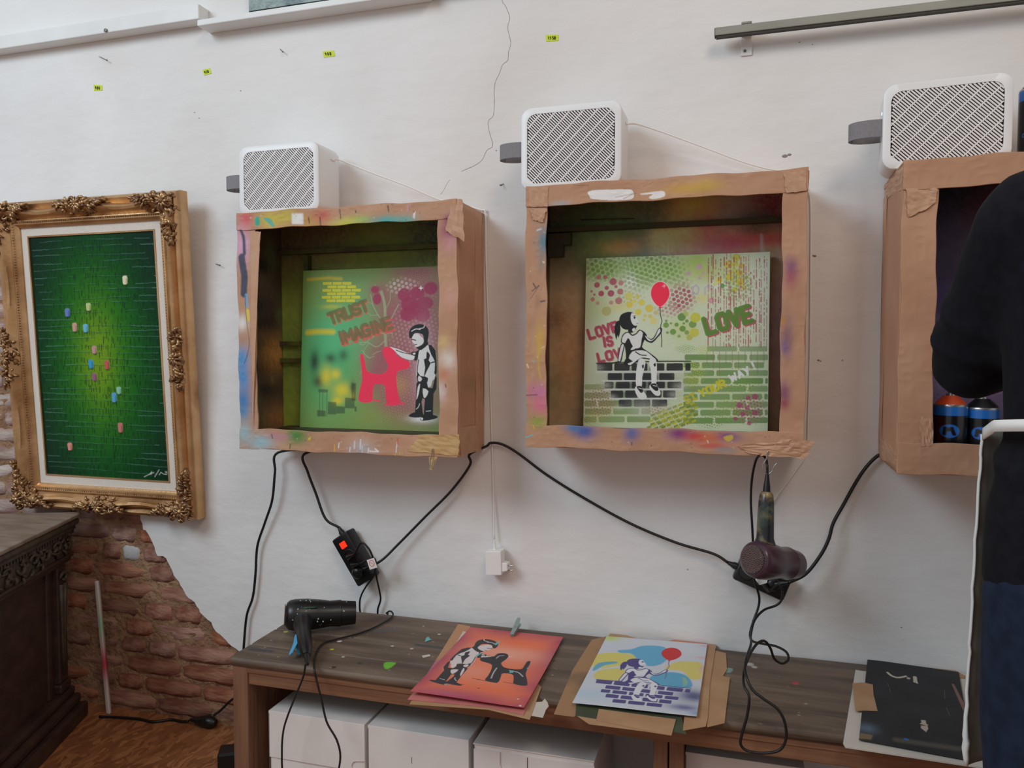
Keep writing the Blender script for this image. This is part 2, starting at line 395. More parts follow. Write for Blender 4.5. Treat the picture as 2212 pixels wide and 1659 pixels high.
class Img:
    """w x h colour sheet; drawing coordinates are mapped by a homography given as four corner points (TL, TR, BR, BL)"""
    def __init__(s, w, h, corners=((0, 0), (1, 0), (1, 1), (0, 1)), base=None, uspan=(0, 1), vspan=(0, 1)):
        s.w, s.h = w, h
        s.a = np.zeros((h, w, 4))
        if base is not None: s.a[..., :3] = lin(base); s.a[..., 3] = 1
        W, Hh = w - 1, h - 1
        s.H = homog(corners, ((uspan[0]*W, vspan[0]*Hh), (uspan[1]*W, vspan[0]*Hh), (uspan[1]*W, vspan[1]*Hh), (uspan[0]*W, vspan[1]*Hh)))
        c = np.mean(np.array(corners, float), axis=0)
        p0 = s.m(c); p1 = s.m((c[0] + 1, c[1])); p2 = s.m((c[0], c[1] + 1))
        s.k = 0.5 * (math.hypot(p1[0]-p0[0], p1[1]-p0[1]) + math.hypot(p2[0]-p0[0], p2[1]-p0[1]))
        s.tf = None
        s.yy, s.xx = np.mgrid[0:h, 0:w].astype(float)
        s.mul = None
    def m(s, p):
        if getattr(s, 'tf', None): p = s.tf(p)
        q = s.H @ np.array([p[0], p[1], 1.0]); return (q[0] / q[2], q[1] / q[2])
    def kk(s, c):
        """pixels per drawing unit near c"""
        p0 = s.m(c); p1 = s.m((c[0] + 1, c[1])); p2 = s.m((c[0], c[1] + 1))
        return math.sqrt(abs((p1[0]-p0[0])*(p2[1]-p0[1]) - (p1[1]-p0[1])*(p2[0]-p0[0])))
    def blend(s, sl, m, col, al=1.0):
        if s.mul is not None: m = m * s.mul[sl]
        m = np.clip(m * al, 0, 1)[..., None]
        t = s.a[sl]
        c = lin(col)
        A0 = t[..., 3:4]
        na = m + A0 * (1 - m)
        t[..., :3] = np.where(na > 1e-6, (c * m + t[..., :3] * A0 * (1 - m)) / np.maximum(na, 1e-6), t[..., :3])
        t[..., 3:4] = na
    def bb(s, x0, y0, x1, y1):
        x0 = max(0, int(math.floor(x0))); y0 = max(0, int(math.floor(y0)))
        x1 = min(s.w, int(math.ceil(x1)) + 1); y1 = min(s.h, int(math.ceil(y1)) + 1)
        if x1 <= x0 or y1 <= y0: return None
        return (slice(y0, y1), slice(x0, x1))
    def poly(s, pts, col, al=1.0, smooth=0, soft=0.0):
        if smooth: pts = catmull(pts, smooth, True)
        q = np.array([s.m(p) for p in pts])
        sl = s.bb(q[:, 0].min() - 1 - soft, q[:, 1].min() - 1 - soft, q[:, 0].max() + 1 + soft, q[:, 1].max() + 1 + soft)
        if sl is None: return
        y0, x0 = sl[0].start, sl[1].start; hh, ww = sl[0].stop - y0, sl[1].stop - x0
        SS = 3
        Y, X = np.mgrid[0:hh * SS, 0:ww * SS]
        Y = y0 - 0.5 + (Y + 0.5) / SS; X = x0 - 0.5 + (X + 0.5) / SS
        ins = np.zeros(Y.shape, bool)
        n = len(q)
        for i in range(n):
            xa, ya = q[i]; xb, yb = q[(i + 1) % n]
            if ya == yb: continue
            ins ^= ((ya > Y) != (yb > Y)) & (X < (xb - xa) * (Y - ya) / (yb - ya) + xa)
        m = ins.reshape(hh, SS, ww, SS).mean(axis=(1, 3))
        if soft > 0:
            for _ in range(int(max(1, soft))):
                mp = np.pad(m, 1, mode='edge')
                m = (mp[:-2, 1:-1] + mp[2:, 1:-1] + mp[1:-1, :-2] + mp[1:-1, 2:] + mp[1:-1, 1:-1] * 2) / 6
        s.blend(sl, m, col, al)
    def line(s, pts, w, col, al=1.0, smooth=0, soft=0.0):
        if smooth: pts = catmull(pts, smooth)
        k = s.kk(pts[len(pts) // 2])
        q = np.array([s.m(p) for p in pts]); hw = max(0.35, w * k / 2)
        sl = s.bb(q[:, 0].min() - hw - 2 - soft, q[:, 1].min() - hw - 2 - soft, q[:, 0].max() + hw + 2 + soft, q[:, 1].max() + hw + 2 + soft)
        if sl is None: return
        X = s.xx[sl]; Y = s.yy[sl]; d = np.full(X.shape, 1e9)
        for i in range(len(q) - 1):
            ax, ay = q[i]; bx, by = q[i + 1]
            vx, vy = bx - ax, by - ay; l2 = vx * vx + vy * vy + 1e-9
            t = np.clip(((X - ax) * vx + (Y - ay) * vy) / l2, 0, 1)
            d = np.minimum(d, np.hypot(X - ax - t * vx, Y - ay - t * vy))
        m = np.clip(0.5 + (hw - d) / (1 + soft), 0, 1)
        if w * k < 0.7: al = al * w * k / 0.7
        s.blend(sl, m, col, al)
    def dot(s, c, r, col, al=1.0, ry=None, soft=0.0):
        p = s.m(c); k = s.kk(c); rx = r * k; ryy = (ry or r) * k
        sl = s.bb(p[0] - rx - 2 - soft, p[1] - ryy - 2 - soft, p[0] + rx + 2 + soft, p[1] + ryy + 2 + soft)
        if sl is None: return
        d = np.hypot((s.xx[sl] - p[0]) / rx, (s.yy[sl] - p[1]) / ryy)
        s.blend(sl, np.clip(0.5 + (1 - d) * min(rx, ryy) / (1 + soft), 0, 1), col, al)
    def spray(s, c, r, col, al=0.8, ry=None, speck=0.35, seed=1):
        """soft spray-can cloud"""
        p = s.m(c); k = s.kk(c); rx = r * k; ryy = (ry or r) * k
        sl = s.bb(p[0] - rx * 1.6, p[1] - ryy * 1.6, p[0] + rx * 1.6, p[1] + ryy * 1.6)
        if sl is None: return
        d = np.hypot((s.xx[sl] - p[0]) / rx, (s.yy[sl] - p[1]) / ryy)
        m = np.exp(-(d ** 2) * 1.6)
        if speck:
            rr = np.random.default_rng(seed + int(abs(c[0]) * 13 + abs(c[1]) * 7))
            m = m * (1 - speck + 2 * speck * rr.random(m.shape))
        s.blend(sl, m, col, al)
    def fill(s, mask, col, al=1.0):
        s.blend((slice(0, s.h), slice(0, s.w)), mask, col, al)
    def gmask(s, c, r, ry=None, pw=1.6):
        p = s.m(c); k = s.kk(c); rx = r * k; ryy = (ry or r) * k
        return np.exp(-(np.hypot((s.xx - p[0]) / rx, (s.yy - p[1]) / ryy) ** 2) * pw)
    def dots(s, c, r, col, sp, rad, ry=None, al=1.0, jit=0.1, rot=0.3, seed=0, vary=0.0):
        """hexagonal dot-screen stencil fading out from c"""
        rr = random.Random(seed + int(c[0]) + 31 * int(c[1])); ry = ry or r
        n = int(max(r, ry) * 1.5 / sp) + 1
        for j in range(-n, n + 1):
            for i in range(-n, n + 1):
                x = (i + 0.5 * (j & 1)) * sp; y = j * sp * 0.866
                x, y = x * math.cos(rot) - y * math.sin(rot), x * math.sin(rot) + y * math.cos(rot)
                d = math.hypot(x / r, y / ry)
                if d > 1.15: continue
                a = min(1.0, max(0.0, (1.15 - d) * 1.8)) * al * (0.75 + 0.25 * rr.random())
                q = (c[0] + x + jit * sp * (rr.random() - .5), c[1] + y + jit * sp * (rr.random() - .5))
                s.dot(q, rad * (1 + vary * (rr.random() - .5)), col, a)
    def sample(s, U, V):
        X = np.clip(U * (s.w - 1), 0, s.w - 1.001); Y = np.clip(V * (s.h - 1), 0, s.h - 1.001)
        xi = X.astype(int); yi = Y.astype(int); fx = (X - xi)[..., None]; fy = (Y - yi)[..., None]
        xj = np.minimum(xi + 1, s.w - 1); yj = np.minimum(yi + 1, s.h - 1)
        a = s.a
        return (a[yi, xi] * (1 - fx) + a[yi, xj] * fx) * (1 - fy) + (a[yj, xi] * (1 - fx) + a[yj, xj] * fx) * fy

FONT = {
 'L': [[(0,0),(0,1),(.55,1)]], 'O': [[(.14,0),(.46,0),(.6,.16),(.6,.84),(.46,1),(.14,1),(0,.84),(0,.16),(.14,0)]],
 'V': [[(0,0),(.3,1),(.6,0)]], 'E': [[(.55,0),(0,0),(0,1),(.55,1)],[(0,.5),(.45,.5)]], 'I': [[(.15,0),(.15,1)]],
 'S': [[(.58,.12),(.44,0),(.14,0),(0,.14),(0,.36),(.14,.48),(.46,.52),(.6,.64),(.6,.86),(.46,1),(.14,1),(0,.88)]],
 'T': [[(0,0),(.6,0)],[(.3,0),(.3,1)]], 'R': [[(0,1),(0,0),(.44,0),(.58,.12),(.58,.4),(.44,.52),(0,.52)],[(.3,.52),(.6,1)]],
 'U': [[(0,0),(0,.84),(.14,1),(.46,1),(.6,.84),(.6,0)]], 'M': [[(0,1),(0,0),(.35,.6),(.7,0),(.7,1)]],
 'A': [[(0,1),(.3,0),(.6,1)],[(.12,.66),(.48,.66)]], 'G': [[(.58,.14),(.44,0),(.14,0),(0,.16),(0,.84),(.14,1),(.46,1),(.6,.86),(.6,.55),(.36,.55)]],
 'N': [[(0,1),(0,0),(.6,1),(.6,0)]], 'Y': [[(0,0),(.3,.5),(.6,0)],[(.3,.5),(.3,1)]], 'W': [[(0,0),(.2,1),(.4,.3),(.6,1),(.8,0)]],
 '!': [[(.15,0),(.15,.62)],[(.15,.92),(.15,1)]], 'C': [[(.58,.14),(.44,0),(.14,0),(0,.16),(0,.84),(.14,1),(.46,1),(.58,.86)]],
 'B': [[(0,0),(0,1),(.44,1),(.58,.86),(.58,.62),(.44,.5),(0,.5)],[(.44,.5),(.54,.38),(.54,.12),(.42,0),(0,0)]],
 'D': [[(0,0),(0,1),(.4,1),(.6,.8),(.6,.2),(.4,0),(0,0)]], 'P': [[(0,1),(0,0),(.44,0),(.58,.12),(.58,.4),(.44,.52),(0,.52)]], '-': [[(.08,.55),(.5,.55)]],
 '0': [[(.3,0),(.5,.1),(.58,.5),(.45,.95),(.25,1),(.05,.85),(0,.5),(.1,.1),(.3,0)]], '1': [[(0,.3),(.25,0),(.2,1)]],
 '4': [[(.2,0),(0,.6),(.55,.6)],[(.45,.25),(.4,1)]], '5': [[(.55,0),(.15,0),(.08,.45),(.4,.42),(.55,.65),(.4,.95),(.05,1)]],
 '8': [[(.3,0),(.52,.2),(.3,.48),(.05,.75),(.28,1),(.52,.78),(.3,.48),(.06,.22),(.3,0)]], '9': [[(.52,.25),(.3,0),(.05,.22),(.2,.5),(.5,.32),(.52,.2),(.4,1)]],
 ' ': [],
}
def glyph_w(ch): return {'W': .8, 'M': .7, 'I': .3, '!': .3, ' ': .35}.get(ch, .6)
def text(im, s, p0, p1, h, w, col, al=1.0, gap=0.28, shear=0.0):
    """letters from p0 (top left) along p0->p1, fitted to that length, h tall, stroke w"""
    d = np.array(p1, float) - np.array(p0, float); L = np.hypot(*d); d /= L; n = np.array([-d[1], d[0]])
    tot = sum(glyph_w(c) + gap for c in s) - gap
    kx = L / tot; x = 0
    for c in s:
        for st in FONT.get(c, []):
            pts = [tuple(np.array(p0) + d * ((x + a) * kx + shear * h * (1 - b)) + n * (b * h)) for a, b in st]
            im.line(pts, w, col, al)
        x += glyph_w(c) + gap

def set_paint(me, cols):
    at = me.color_attributes.new('paint', 'FLOAT_COLOR', 'POINT')
    at.data.foreach_set('color', np.ascontiguousarray(cols, dtype=np.float32).ravel())

def panel(name, mat_, parent, O, U, V, off, nu, nv, img=None, urange=(0, 1), vrange=(0, 1), org=None, warp=None, hgt=None):
    """painted plate: front grid from O over U (right) and V (down), thickness vector off to its back; real closed slab"""
    O, U, V, off = map(lambda q: np.array(q, float), (O, U, V, off))
    us = np.linspace(0, 1, nu + 1); vs = np.linspace(0, 1, nv + 1)
    UU, VV = np.meshgrid(us, vs)
    pts = O + UU[..., None] * U + VV[..., None] * V
    if warp is not None: pts = pts + warp(UU, VV)
    if hgt is not None:
        nrm = -off / np.linalg.norm(off); pts = pts + hgt[..., None] * nrm
    F = pts.reshape(-1, 3)
    nF = len(F)
    # border loop
    idx = np.arange(nF).reshape(nv + 1, nu + 1)
    loop = np.concatenate([idx[0, :-1], idx[:-1, -1], idx[-1, :0:-1], idx[:0:-1, 0]])
    B = F[loop] + off; nB = len(loop)
    verts = np.vstack([F, B])
    quads = np.stack([idx[:-1, :-1], idx[1:, :-1], idx[1:, 1:], idx[:-1, 1:]], axis=-1).reshape(-1, 4)
    k = np.arange(nB); k2 = (k + 1) % nB
    side = np.stack([loop[k], loop[k2], nF + k2, nF + k], axis=-1)
    o0 = np.array(ORG[parent.name] if parent is not None else (org if org is not None else (0, 0, 0)), float)
    me = bpy.data.meshes.new(name)
    allq = np.vstack([quads, side])
    nl = len(allq) * 4 + nB
    me.vertices.add(len(verts)); me.vertices.foreach_set('co', (verts - o0).astype(np.float32).ravel())
    me.loops.add(nl); me.polygons.add(len(allq) + 1)
    lv = np.concatenate([allq.ravel(), nF + np.arange(nB)])
    me.loops.foreach_set('vertex_index', lv.astype(np.int32))
    ls = np.concatenate([np.arange(len(allq)) * 4, [len(allq) * 4]]).astype(np.int32)
    me.polygons.foreach_set('loop_start', ls)
    me.update(calc_edges=True)
    me.validate()
    if img is not None:
        c = img.sample(urange[0] + UU * (urange[1] - urange[0]), vrange[0] + VV * (vrange[1] - vrange[0])).reshape(-1, 4)
        cb = c[loop].copy()
        set_paint(me, np.vstack([c, cb]))
    elif mat_.get('painted'):
        set_paint(me, np.zeros((len(verts), 4)))
    me.materials.append(mat_)
    ob = bpy.data.objects.new(name, me); link(ob, parent)
    if parent is None: ob.location = Vector(o0); ORG[ob.name] = Vector(o0)
    return ob

def cable_pts(lst, n=8):
    return [Vector(p) for p in catmull([tuple(q) for q in lst], n)]

# ================================================================== THE SETTING
XL, XR, ZT = -4.2, 4.2, 3.3
edge_px = [(-150, 520), (-60, 528), (-20, 545), (8, 538), (14, 560), (60, 590), (120, 640), (180, 720), (225, 860), (262, 1000), (290, 1085), (303, 1116), (308, 1142), (321, 1152), (333, 1180), (341, 1199),
           (360, 1206), (367, 1222), (377, 1243), (391, 1263), (401, 1286), (421, 1302), (438, 1330), (455, 1345), (468, 1366), (494, 1389), (516, 1404), (560, 1440), (600, 1485), (625, 1530), (650, 1600)]
edge = [P(x, y, 0) for x, y in edge_px]
edge_pts = []
rj = random.Random(3)
for i, p in enumerate(edge[:-1]):
    q = edge[i + 1]; nsub = max(1, int((q - p).length / 0.012))
    for k in range(nsub):
        t = k / nsub; a = p.lerp(q, t)
        j = 0.003 if 0 < i else 0
        edge_pts.append(Vector((a.x + rj.uniform(-j, j), 0, a.z + rj.uniform(-j, j))))
z_left = edge_pts[0].z
x_floor = edge[-1].x
outline = [Vector((XL, 0, ZT)), Vector((XL, 0, z_left))] + edge_pts + [Vector((x_floor + 0.01, 0, 0.0)), Vector((XR, 0, 0)), Vector((XR, 0, ZT))]
wall = MB().prism(outline, (0, 0.022, 0)).build('wall_back', M_PLASTER)
tag(wall, 'white rough plaster wall broken away to bare brick at lower left', 'wall', kind='structure')
mt = MB().box(XL, XR, 0.0165, 0.12, 0, ZT).build('mortar_bed', M_MORTAR, wall)

# exposed bricks
def in_brick_zone(x, z):
    """inside the broken-away zone (left of / under the plaster edge)"""
    poly = [(XL, z_left)] + [(p.x, p.z) for p in edge_pts] + [(x_floor, 0), (XL, 0)]
    c = False; n = len(poly)
    for i in range(n):
        xa, za = poly[i]; xb, zb = poly[(i + 1) % n]
        if (za > z) != (zb > z) and x < (xb - xa) * (z - za) / (zb - za) + xa: c = not c
    return c
def brick_mesh(seed):
    """worn brick: uneven face, rounded arrises (unit size)"""
    r = random.Random(seed); nx, nz = 6, 4
    vs = []; fs = []
    for j in range(nz + 1):
        for i in range(nx + 1):
            x = -.5 + i / nx; z = -.5 + j / nz
            ex = 1 - 2 * abs(x); ez = 1 - 2 * abs(z)
            edge_ = (i in (0, nx)) or (j in (0, nz))
            y = -.5 + (.13 + r.uniform(-.08, .08) if edge_ else r.uniform(-.10, .10))
            if (i in (0, nx)) and (j in (0, nz)): x *= .97; z *= .90; y += .10
            if edge_: x += r.uniform(-.014, .012) * (1 if x > 0 else -1); z += r.uniform(-.045, .03) * (1 if z > 0 else -1)
            vs.append((x, y, z))
    k = len(vs)
    for j in range(nz):
        for i in range(nx):
            a = j * (nx + 1) + i; fs.append((a, a + 1, a + nx + 2, a + nx + 1))
    loop = [i for i in range(nx + 1)] + [j * (nx + 1) + nx for j in range(1, nz + 1)] + [nz * (nx + 1) + i for i in range(nx - 1, -1, -1)] + [j * (nx + 1) for j in range(nz - 1, 0, -1)]
    for q in loop: vs.append((vs[q][0], .5, vs[q][2]))
    m = len(loop)
    for q in range(m): fs.append((loop[q], k + q, k + (q + 1) % m, loop[(q + 1) % m]))
    fs.append(tuple(k + q for q in range(m)))
    me = bpy.data.meshes.new('brick'); me.from_pydata(vs, [], fs)
    bm = bmesh.new(); bm.from_mesh(me); bmesh.ops.recalc_face_normals(bm, faces=bm.faces); bm.to_mesh(me); bm.free()
    me.shade_smooth(); me.set_sharp_from_angle(angle=1.2)
    return me
BM = {}
for key, m_ in (('r', M_BRICK), ('g', M_BRICKG), ('w', M_BRICKW)):
    BM[key] = []
    for s_ in range(9):
        me = brick_mesh(s_ + 11); me.materials.append(m_); BM[key].append(me)
rb = random.Random(21)
course = 0.0612
white_brick = P(275, 1177, 0)
for row in range(27):
    z0 = 0.004 + row * course
    x = -2.72 + (row % 2) * 0.055 + rb.uniform(-.02, .02)
    while x < -1.15:
        Lb = rb.choice((0.098, 0.104, 0.205, 0.212)) if row % 2 else rb.choice((0.205, 0.21, 0.102))
        cz = z0 + course / 2; wrow = abs(cz - white_brick.z) < course / 2
        is_w = False
        if wrow and x < white_brick.x - .034 < x + Lb: Lb = max(.03, white_brick.x - .034 - x - .012)
        elif wrow and abs(x - (white_brick.x - .034)) < .02: Lb = .068; is_w = True
        cx = x + Lb / 2
        x += Lb + 0.0135
        hidden = (-2.22 < cx < -1.76 and 0.80 < cz) or (cx < -2.34 and cz < 0.56)
        if hidden or not (in_brick_zone(cx - Lb * .3, cz) or in_brick_zone(cx, cz - .02)): continue
        key = 'g' if (cz > 0.62 and cx < -2.1) else 'r'
        if is_w: key = 'w'
        ob = bpy.data.objects.new('brick', rb.choice(BM[key])); link(ob, wall)
        ob.location = (cx, 0.0290 + rb.uniform(-.003, .003), cz)
        ob.scale = (Lb, 0.034, course - 0.0105)
        ob.rotation_euler = (0, rb.uniform(-.012, .012), 0)
# crack running down the plaster, with its faint lower branch
crack_px = [(1085, 0), (1092, 12), (1101, 38), (1097, 60), (1104, 92), (1098, 112), (1096, 130), (1086, 140), (1078, 160), (1070, 178), (1067, 200), (1068, 222), (1066, 250), (1055, 262), (1058, 285), (1064, 308), (1063, 318), (1052, 325), (1042, 345), (1025, 358), (1010, 364), (998, 370)]
MB().tube(catmull([P(x + rj.uniform(-1, 1), y, -0.0001) for x, y in [(1082, -60)] + crack_px], 3), 0.00055, 5).build('crack', M_CRACK, wall)
MB().tube([P(x, y, 0) for x, y in [(972, 388), (965, 398), (958, 412), (952, 420)]], 0.0004, 5).build('crack', M_CRACK, wall)
# holes and chips in the plaster
for (x, y, r) in ((1695, 337, .007), (1705, 334, .005), (1072, 325, .002), (1083, 400, .003), (1760, 553, .004), (1757, 552, .0025), (1768, 778, .0035), (1773, 780, .002), (1947, 1355, .002), (1727, 91, .002), (1755, 96, .0015), (420, 243, .002), (430, 255, .002), (520, 196, .002), (1820, 778, .002), (1485, 1230, .002)):
    c = P(x, y, -.0006)
    MB().ball(c, (r, .0012, r * .55), 7, 4).build('plaster_chip', M_CRACK, wall)

fl = MB().box(XL, XR, -4.2, 0.13, -0.06, 0.0).build('floor', M_OSB)
tag(fl, 'orange brown chipboard floor', 'floor', kind='structure')

# white ledge high on the left
zl = P(0, 121, 0).z
t1 = thing('trim_1', (-2.0, 0, zl), 'white painted ledge running along the upper left wall', 'ledge', kind='structure')
xs_ = P(430, 45, -.045).x
zlt = P(0, 76, -.046).z
rz_b, rz_t = P(430, 56, -.058).z, P(430, 42, -.058).z
MB().box(-3.4, xs_, -0.046, 0, zl, zlt).build('ledge_board', M_TRIM, t1, bevel=.003)
MB().box(xs_ + .003, -0.85, -0.058, 0, rz_b, rz_t).build('ledge_board', M_TRIM, t1, bevel=.003)
sc_ = P(229, 66, -.047)
MB().lathe([(0, .006), (.003, .006), (.004, .003)], sc_, (0, -1, 0), 10).build('screw_head', M_NAIL, t1, smooth='auto')

# ------------------------------------------------------------------ things fixed to the upper wall
# impasto picture standing on the ledge (only its foot shows)
a = P(537, 25, -.05); pw = 0.95
pt = thing('impasto_painting', (a.x, -.03, rz_t), 'grey green textured painting standing on the white ledge', 'painting')
MB().box(a.x, a.x + pw, -.048, -.010, rz_t + .0005, rz_t + .70).build('canvas_edge', M_TOPEDGE, pt)
MB().box(a.x + .003, a.x + pw - .003, -.0525, -.0482, rz_t + .005, rz_t + .695).build('painted_face', M_TOPART, pt)

# grey sliding rail upper right
ra = P(1545, 60, -.05); rz0 = P(1545, 80, -.05).z
rl = thing('curtain_rail', (ra.x, 0, rz0), 'grey metal rail on a bracket at the upper right wall', 'rail')
MB().box(ra.x, ra.x + 1.7, -.052, -.034, rz0 + .003, ra.z).build('bar', M_RAIL, rl, bevel=.0015)
MB().box(ra.x + .002, ra.x + 1.698, -.049, -.037, rz0 - .002, rz0 + .0035).build('runner_groove', M_RAILD, rl)
MB().box(ra.x - .0015, ra.x + .001, -.051, -.035, rz0 + .001, ra.z - .001).build('end_cap', M_RAILD, rl)
for xx in (P(1613, 80, 0).x, P(1613, 80, 0).x + 1.25):
    br = MB()
    br.box(xx - .013, xx + .013, -.004, 0, rz0 - .035, ra.z + .016)
    br.box(xx - .013, xx + .013, -.034, -.003, ra.z - .012, ra.z - .007)
    b_ = br.build('bracket', M_TRIM, rl, bevel=.001)
    MB().lathe([(0, .0035), (.002, .0035), (.003, .001)], (xx - .004, -.004, rz0 - .024), (0, -1, 0), 8).build('screw', M_NAIL, b_)
    MB().box(xx - .012, xx + .012, -.053, -.030, ra.z, ra.z + .006).build('clamp', M_RAIL, b_, bevel=.002)

# neon price stickers
def sticker(quad, txt, label):
    c = [P(x, y, -.0012) for x, y in quad]
    ctr = sum(c, Vector()) / 4
    t = thing('price_sticker', ctr, label, 'sticker', 'neon price stickers on the upper wall')
    MB().prism(c, (0, .001, 0)).build('paper', M_SNEON, t)
    U = c[1] - c[0]; V = c[3] - c[0]
    mb = MB(); n = len(txt); x = 0.18
    for ch in txt:
        for st in FONT[ch]:
            mb.tube([c[0] + U * (x + 0.13 * px_ * 1.35) + V * (0.27 + .46 * py_) + Vector((0, -.0003, 0)) for px_, py_ in st], .0011, 5)
        x += .64 / n
    mb.build('handwritten_price', M_INK, t)
sticker([(202, 183), (220, 184), (221, 195), (203, 196)], '900', 'lime price sticker reading 900, lowest and farthest left of four')
sticker([(437, 151), (453, 147), (457, 158), (441, 163)], '450', 'tilted lime price sticker second from left')
sticker([(697, 111), (721, 109), (724, 121), (699, 124)], '980', 'lime price sticker reading 980 below the ledge painting')
sticker([(1179, 75), (1206, 75), (1206, 88), (1180, 89)], '1150', 'lime price sticker reading 1150, right of the wall crack')
# nails
def nail(x0, y0, x1, y1, label):
    a = P(x0, y0, .001); b = P(x1, y1, -.012)
    t = thing('nail', (a.x, 0, a.z), label, 'nail', 'bare nails in the wall')
    MB().tube([a, b], .0011, 6).build('shank', M_NAIL, t)
    d = (b - a).normalized()
    MB().lathe([(0, .0020), (.001, .0022), (.0014, .001)], b, d, 8).build('head', M_NAIL, t)
nail(214, 122, 231, 130, 'long bent nail in the wall just under the white ledge')
nail(605, 106, 611, 112, 'short nail in the wall left of the 980 sticker')
nail(466, 570, 475, 573, 'small nail in the wall between gold frame and first spray box')
nail(1088, 397, 1081, 400, 'tiny nail in the wall left of the middle spray box')

# ================================================================== ART: figures shared by canvases and prints
def draw_girl(im, dark, light, wall_dark, grey=None, wall=True):
    """seated child with a balloon on a brick wall (drawn in the units of the large canvas)"""
    D, W = dark, light
    if wall:
        rows = [(1002, 1066, [(145, 275), (290, 420), (436, 572), (590, 716), (734, 875), (895, 940)]),
                (1086, 1146, [(235, 356), (372, 492), (510, 656), (672, 802)]),
                (1160, 1216, [(210, 285), (304, 422), (440, 560), (578, 722), (742, 860)]),
                (1234, 1296, [(262, 366), (384, 492), (508, 545), (562, 692), (706, 812)]),
                (1312, 1372, [(330, 440), (458, 596), (612, 742)])]
        im.line([(140, 1003), (700, 985), (940, 985)], 10, D)
        for y0, y1, bs in rows:
            for x0, x1 in bs:
                im.poly([(x0 + 6, y0), (x1 - 6, y0), (x1, y0 + 8), (x1, y1 - 8), (x1 - 6, y1), (x0 + 6, y1), (x0, y1 - 8), (x0, y0 + 8)], wall_dark, .97)
    # ponytail and hair
    im.poly([(335, 640), (304, 652), (290, 700), (292, 745), (306, 802), (316, 765), (324, 786), (340, 725), (338, 680)], D, smooth=4)
    im.poly([(328, 640), (345, 590), (395, 566), (440, 568), (455, 585), (470, 610), (480, 690), (440, 712), (382, 716), (346, 692)], D, smooth=4)
    im.poly([(436, 574), (462, 586), (472, 612), (492, 640), (496, 666), (470, 682), (446, 672), (430, 640), (426, 604)], W, smooth=3)
    im.dot((459, 613), 8, D, ry=11); im.line([(447, 600), (466, 596)], 5, D); im.line([(476, 664), (490, 660)], 4, D)
    im.poly([(415, 700), (462, 684), (470, 712), (442, 742), (405, 735)], D, smooth=3)
    im.poly([(440, 712), (460, 700), (466, 720), (446, 734)], W, smooth=2)
    # dress
    im.poly([(384, 738), (412, 738), (440, 760), (476, 742), (500, 714), (545, 736), (566, 770), (548, 800), (524, 862), (560, 892), (640, 950), (664, 985), (600, 975), (560, 966), (520, 966), (482, 992), (420, 1030), (368, 1006), (388, 960), (384, 900), (372, 838), (344, 826), (354, 768)], D, smooth=2)
    im.poly([(388, 746), (412, 746), (440, 770), (480, 752), (504, 724), (530, 744), (520, 800), (508, 866), (470, 876), (430, 890), (424, 830), (404, 786), (380, 830), (352, 818), (362, 772)], W, smooth=2)
    im.poly([(440, 905), (500, 892), (560, 900), (620, 950), (640, 970), (590, 962), (556, 955), (520, 955), (480, 978), (428, 1018), (402, 1006), (448, 985), (412, 960)], W, smooth=2)
    im.line([(470, 905), (510, 930), (560, 935)], 9, D, smooth=3); im.line([(420, 740), (445, 765), (480, 745)], 7, D, smooth=3)
    im.poly([(412, 790), (400, 840), (402, 880), (424, 850), (420, 885), (446, 860), (430, 830)], D, smooth=2)
    # arms
    im.poly([(346, 836), (380, 836), (364, 918), (348, 990), (318, 992), (326, 912)], D, smooth=2)
    im.poly([(350, 846), (370, 846), (354, 920), (338, 985), (324, 985), (334, 912)], W, smooth=2)
    im.line([(330, 990), (300, 996), (276, 1002)], 12, D, smooth=3)
    im.poly([(540, 762), (600, 796), (634, 762), (654, 718), (676, 696), (694, 706), (690, 742), (654, 786), (612, 828), (572, 820), (546, 800)], D, smooth=2)
    im.poly([(548, 764), (602, 806), (640, 770), (658, 724), (676, 706), (684, 716), (676, 738), (648, 774), (608, 812), (572, 804)], W, smooth=2)
    # legs
    for pts in ([(488, 1000), (500, 970), (524, 960), (552, 986), (546, 1040), (528, 1120), (522, 1200), (478, 1200), (474, 1110), (480, 1040)],
                [(586, 985), (598, 960), (622, 953), (646, 980), (652, 1060), (646, 1176), (608, 1178), (604, 1100), (594, 1040)]):
        im.poly(pts, W, smooth=3)
    im.poly([(524, 1022), (540, 1014), (540, 1040), (530, 1048)], D, smooth=2); im.poly([(622, 1010), (640, 1000), (642, 1026), (630, 1030)], D, smooth=2)
    # shoes
    im.poly([(464, 1226), (480, 1196), (522, 1196), (540, 1240), (566, 1282), (560, 1306), (520, 1312), (488, 1286)], W, smooth=2)
    im.poly([(480, 1200), (522, 1198), (536, 1240), (520, 1256), (500, 1236)], D, smooth=2); im.line([(500, 1214), (528, 1222)], 5, W)
    im.poly([(586, 1206), (604, 1178), (642, 1172), (664, 1206), (684, 1250), (676, 1278), (640, 1276), (604, 1238)], W, smooth=2)
    im.poly([(596, 1186), (642, 1174), (668, 1224), (650, 1240), (622, 1224)], D, smooth=2); im.line([(620, 1192), (650, 1198)], 5, W)

def draw_balloon(im, c, rx, ry, col, string, edgecol, halo=None):
    x, y = c
    pts = []
    for k in range(28):
        an = 2 * math.pi * k / 28
        sx = rx * math.sin(an); sy = -ry * math.cos(an)
        if sy > 0: sx *= (1 - .28 * (sy / ry) ** 1.5); sy *= 1.06
        pts.append((x + sx, y + sy))
    if halo is not None: im.poly([(x + (a - x) * 1.06, y + (b - y) * 1.05) for a, b in pts], halo)
    im.poly(pts, col, smooth=2)
    im.poly([(x - 9, y + ry * 1.05), (x + 9, y + ry * 1.05), (x + 12, y + ry * 1.2), (x - 12, y + ry * 1.2)], col)
    im.line(string, 7, edgecol, smooth=5)

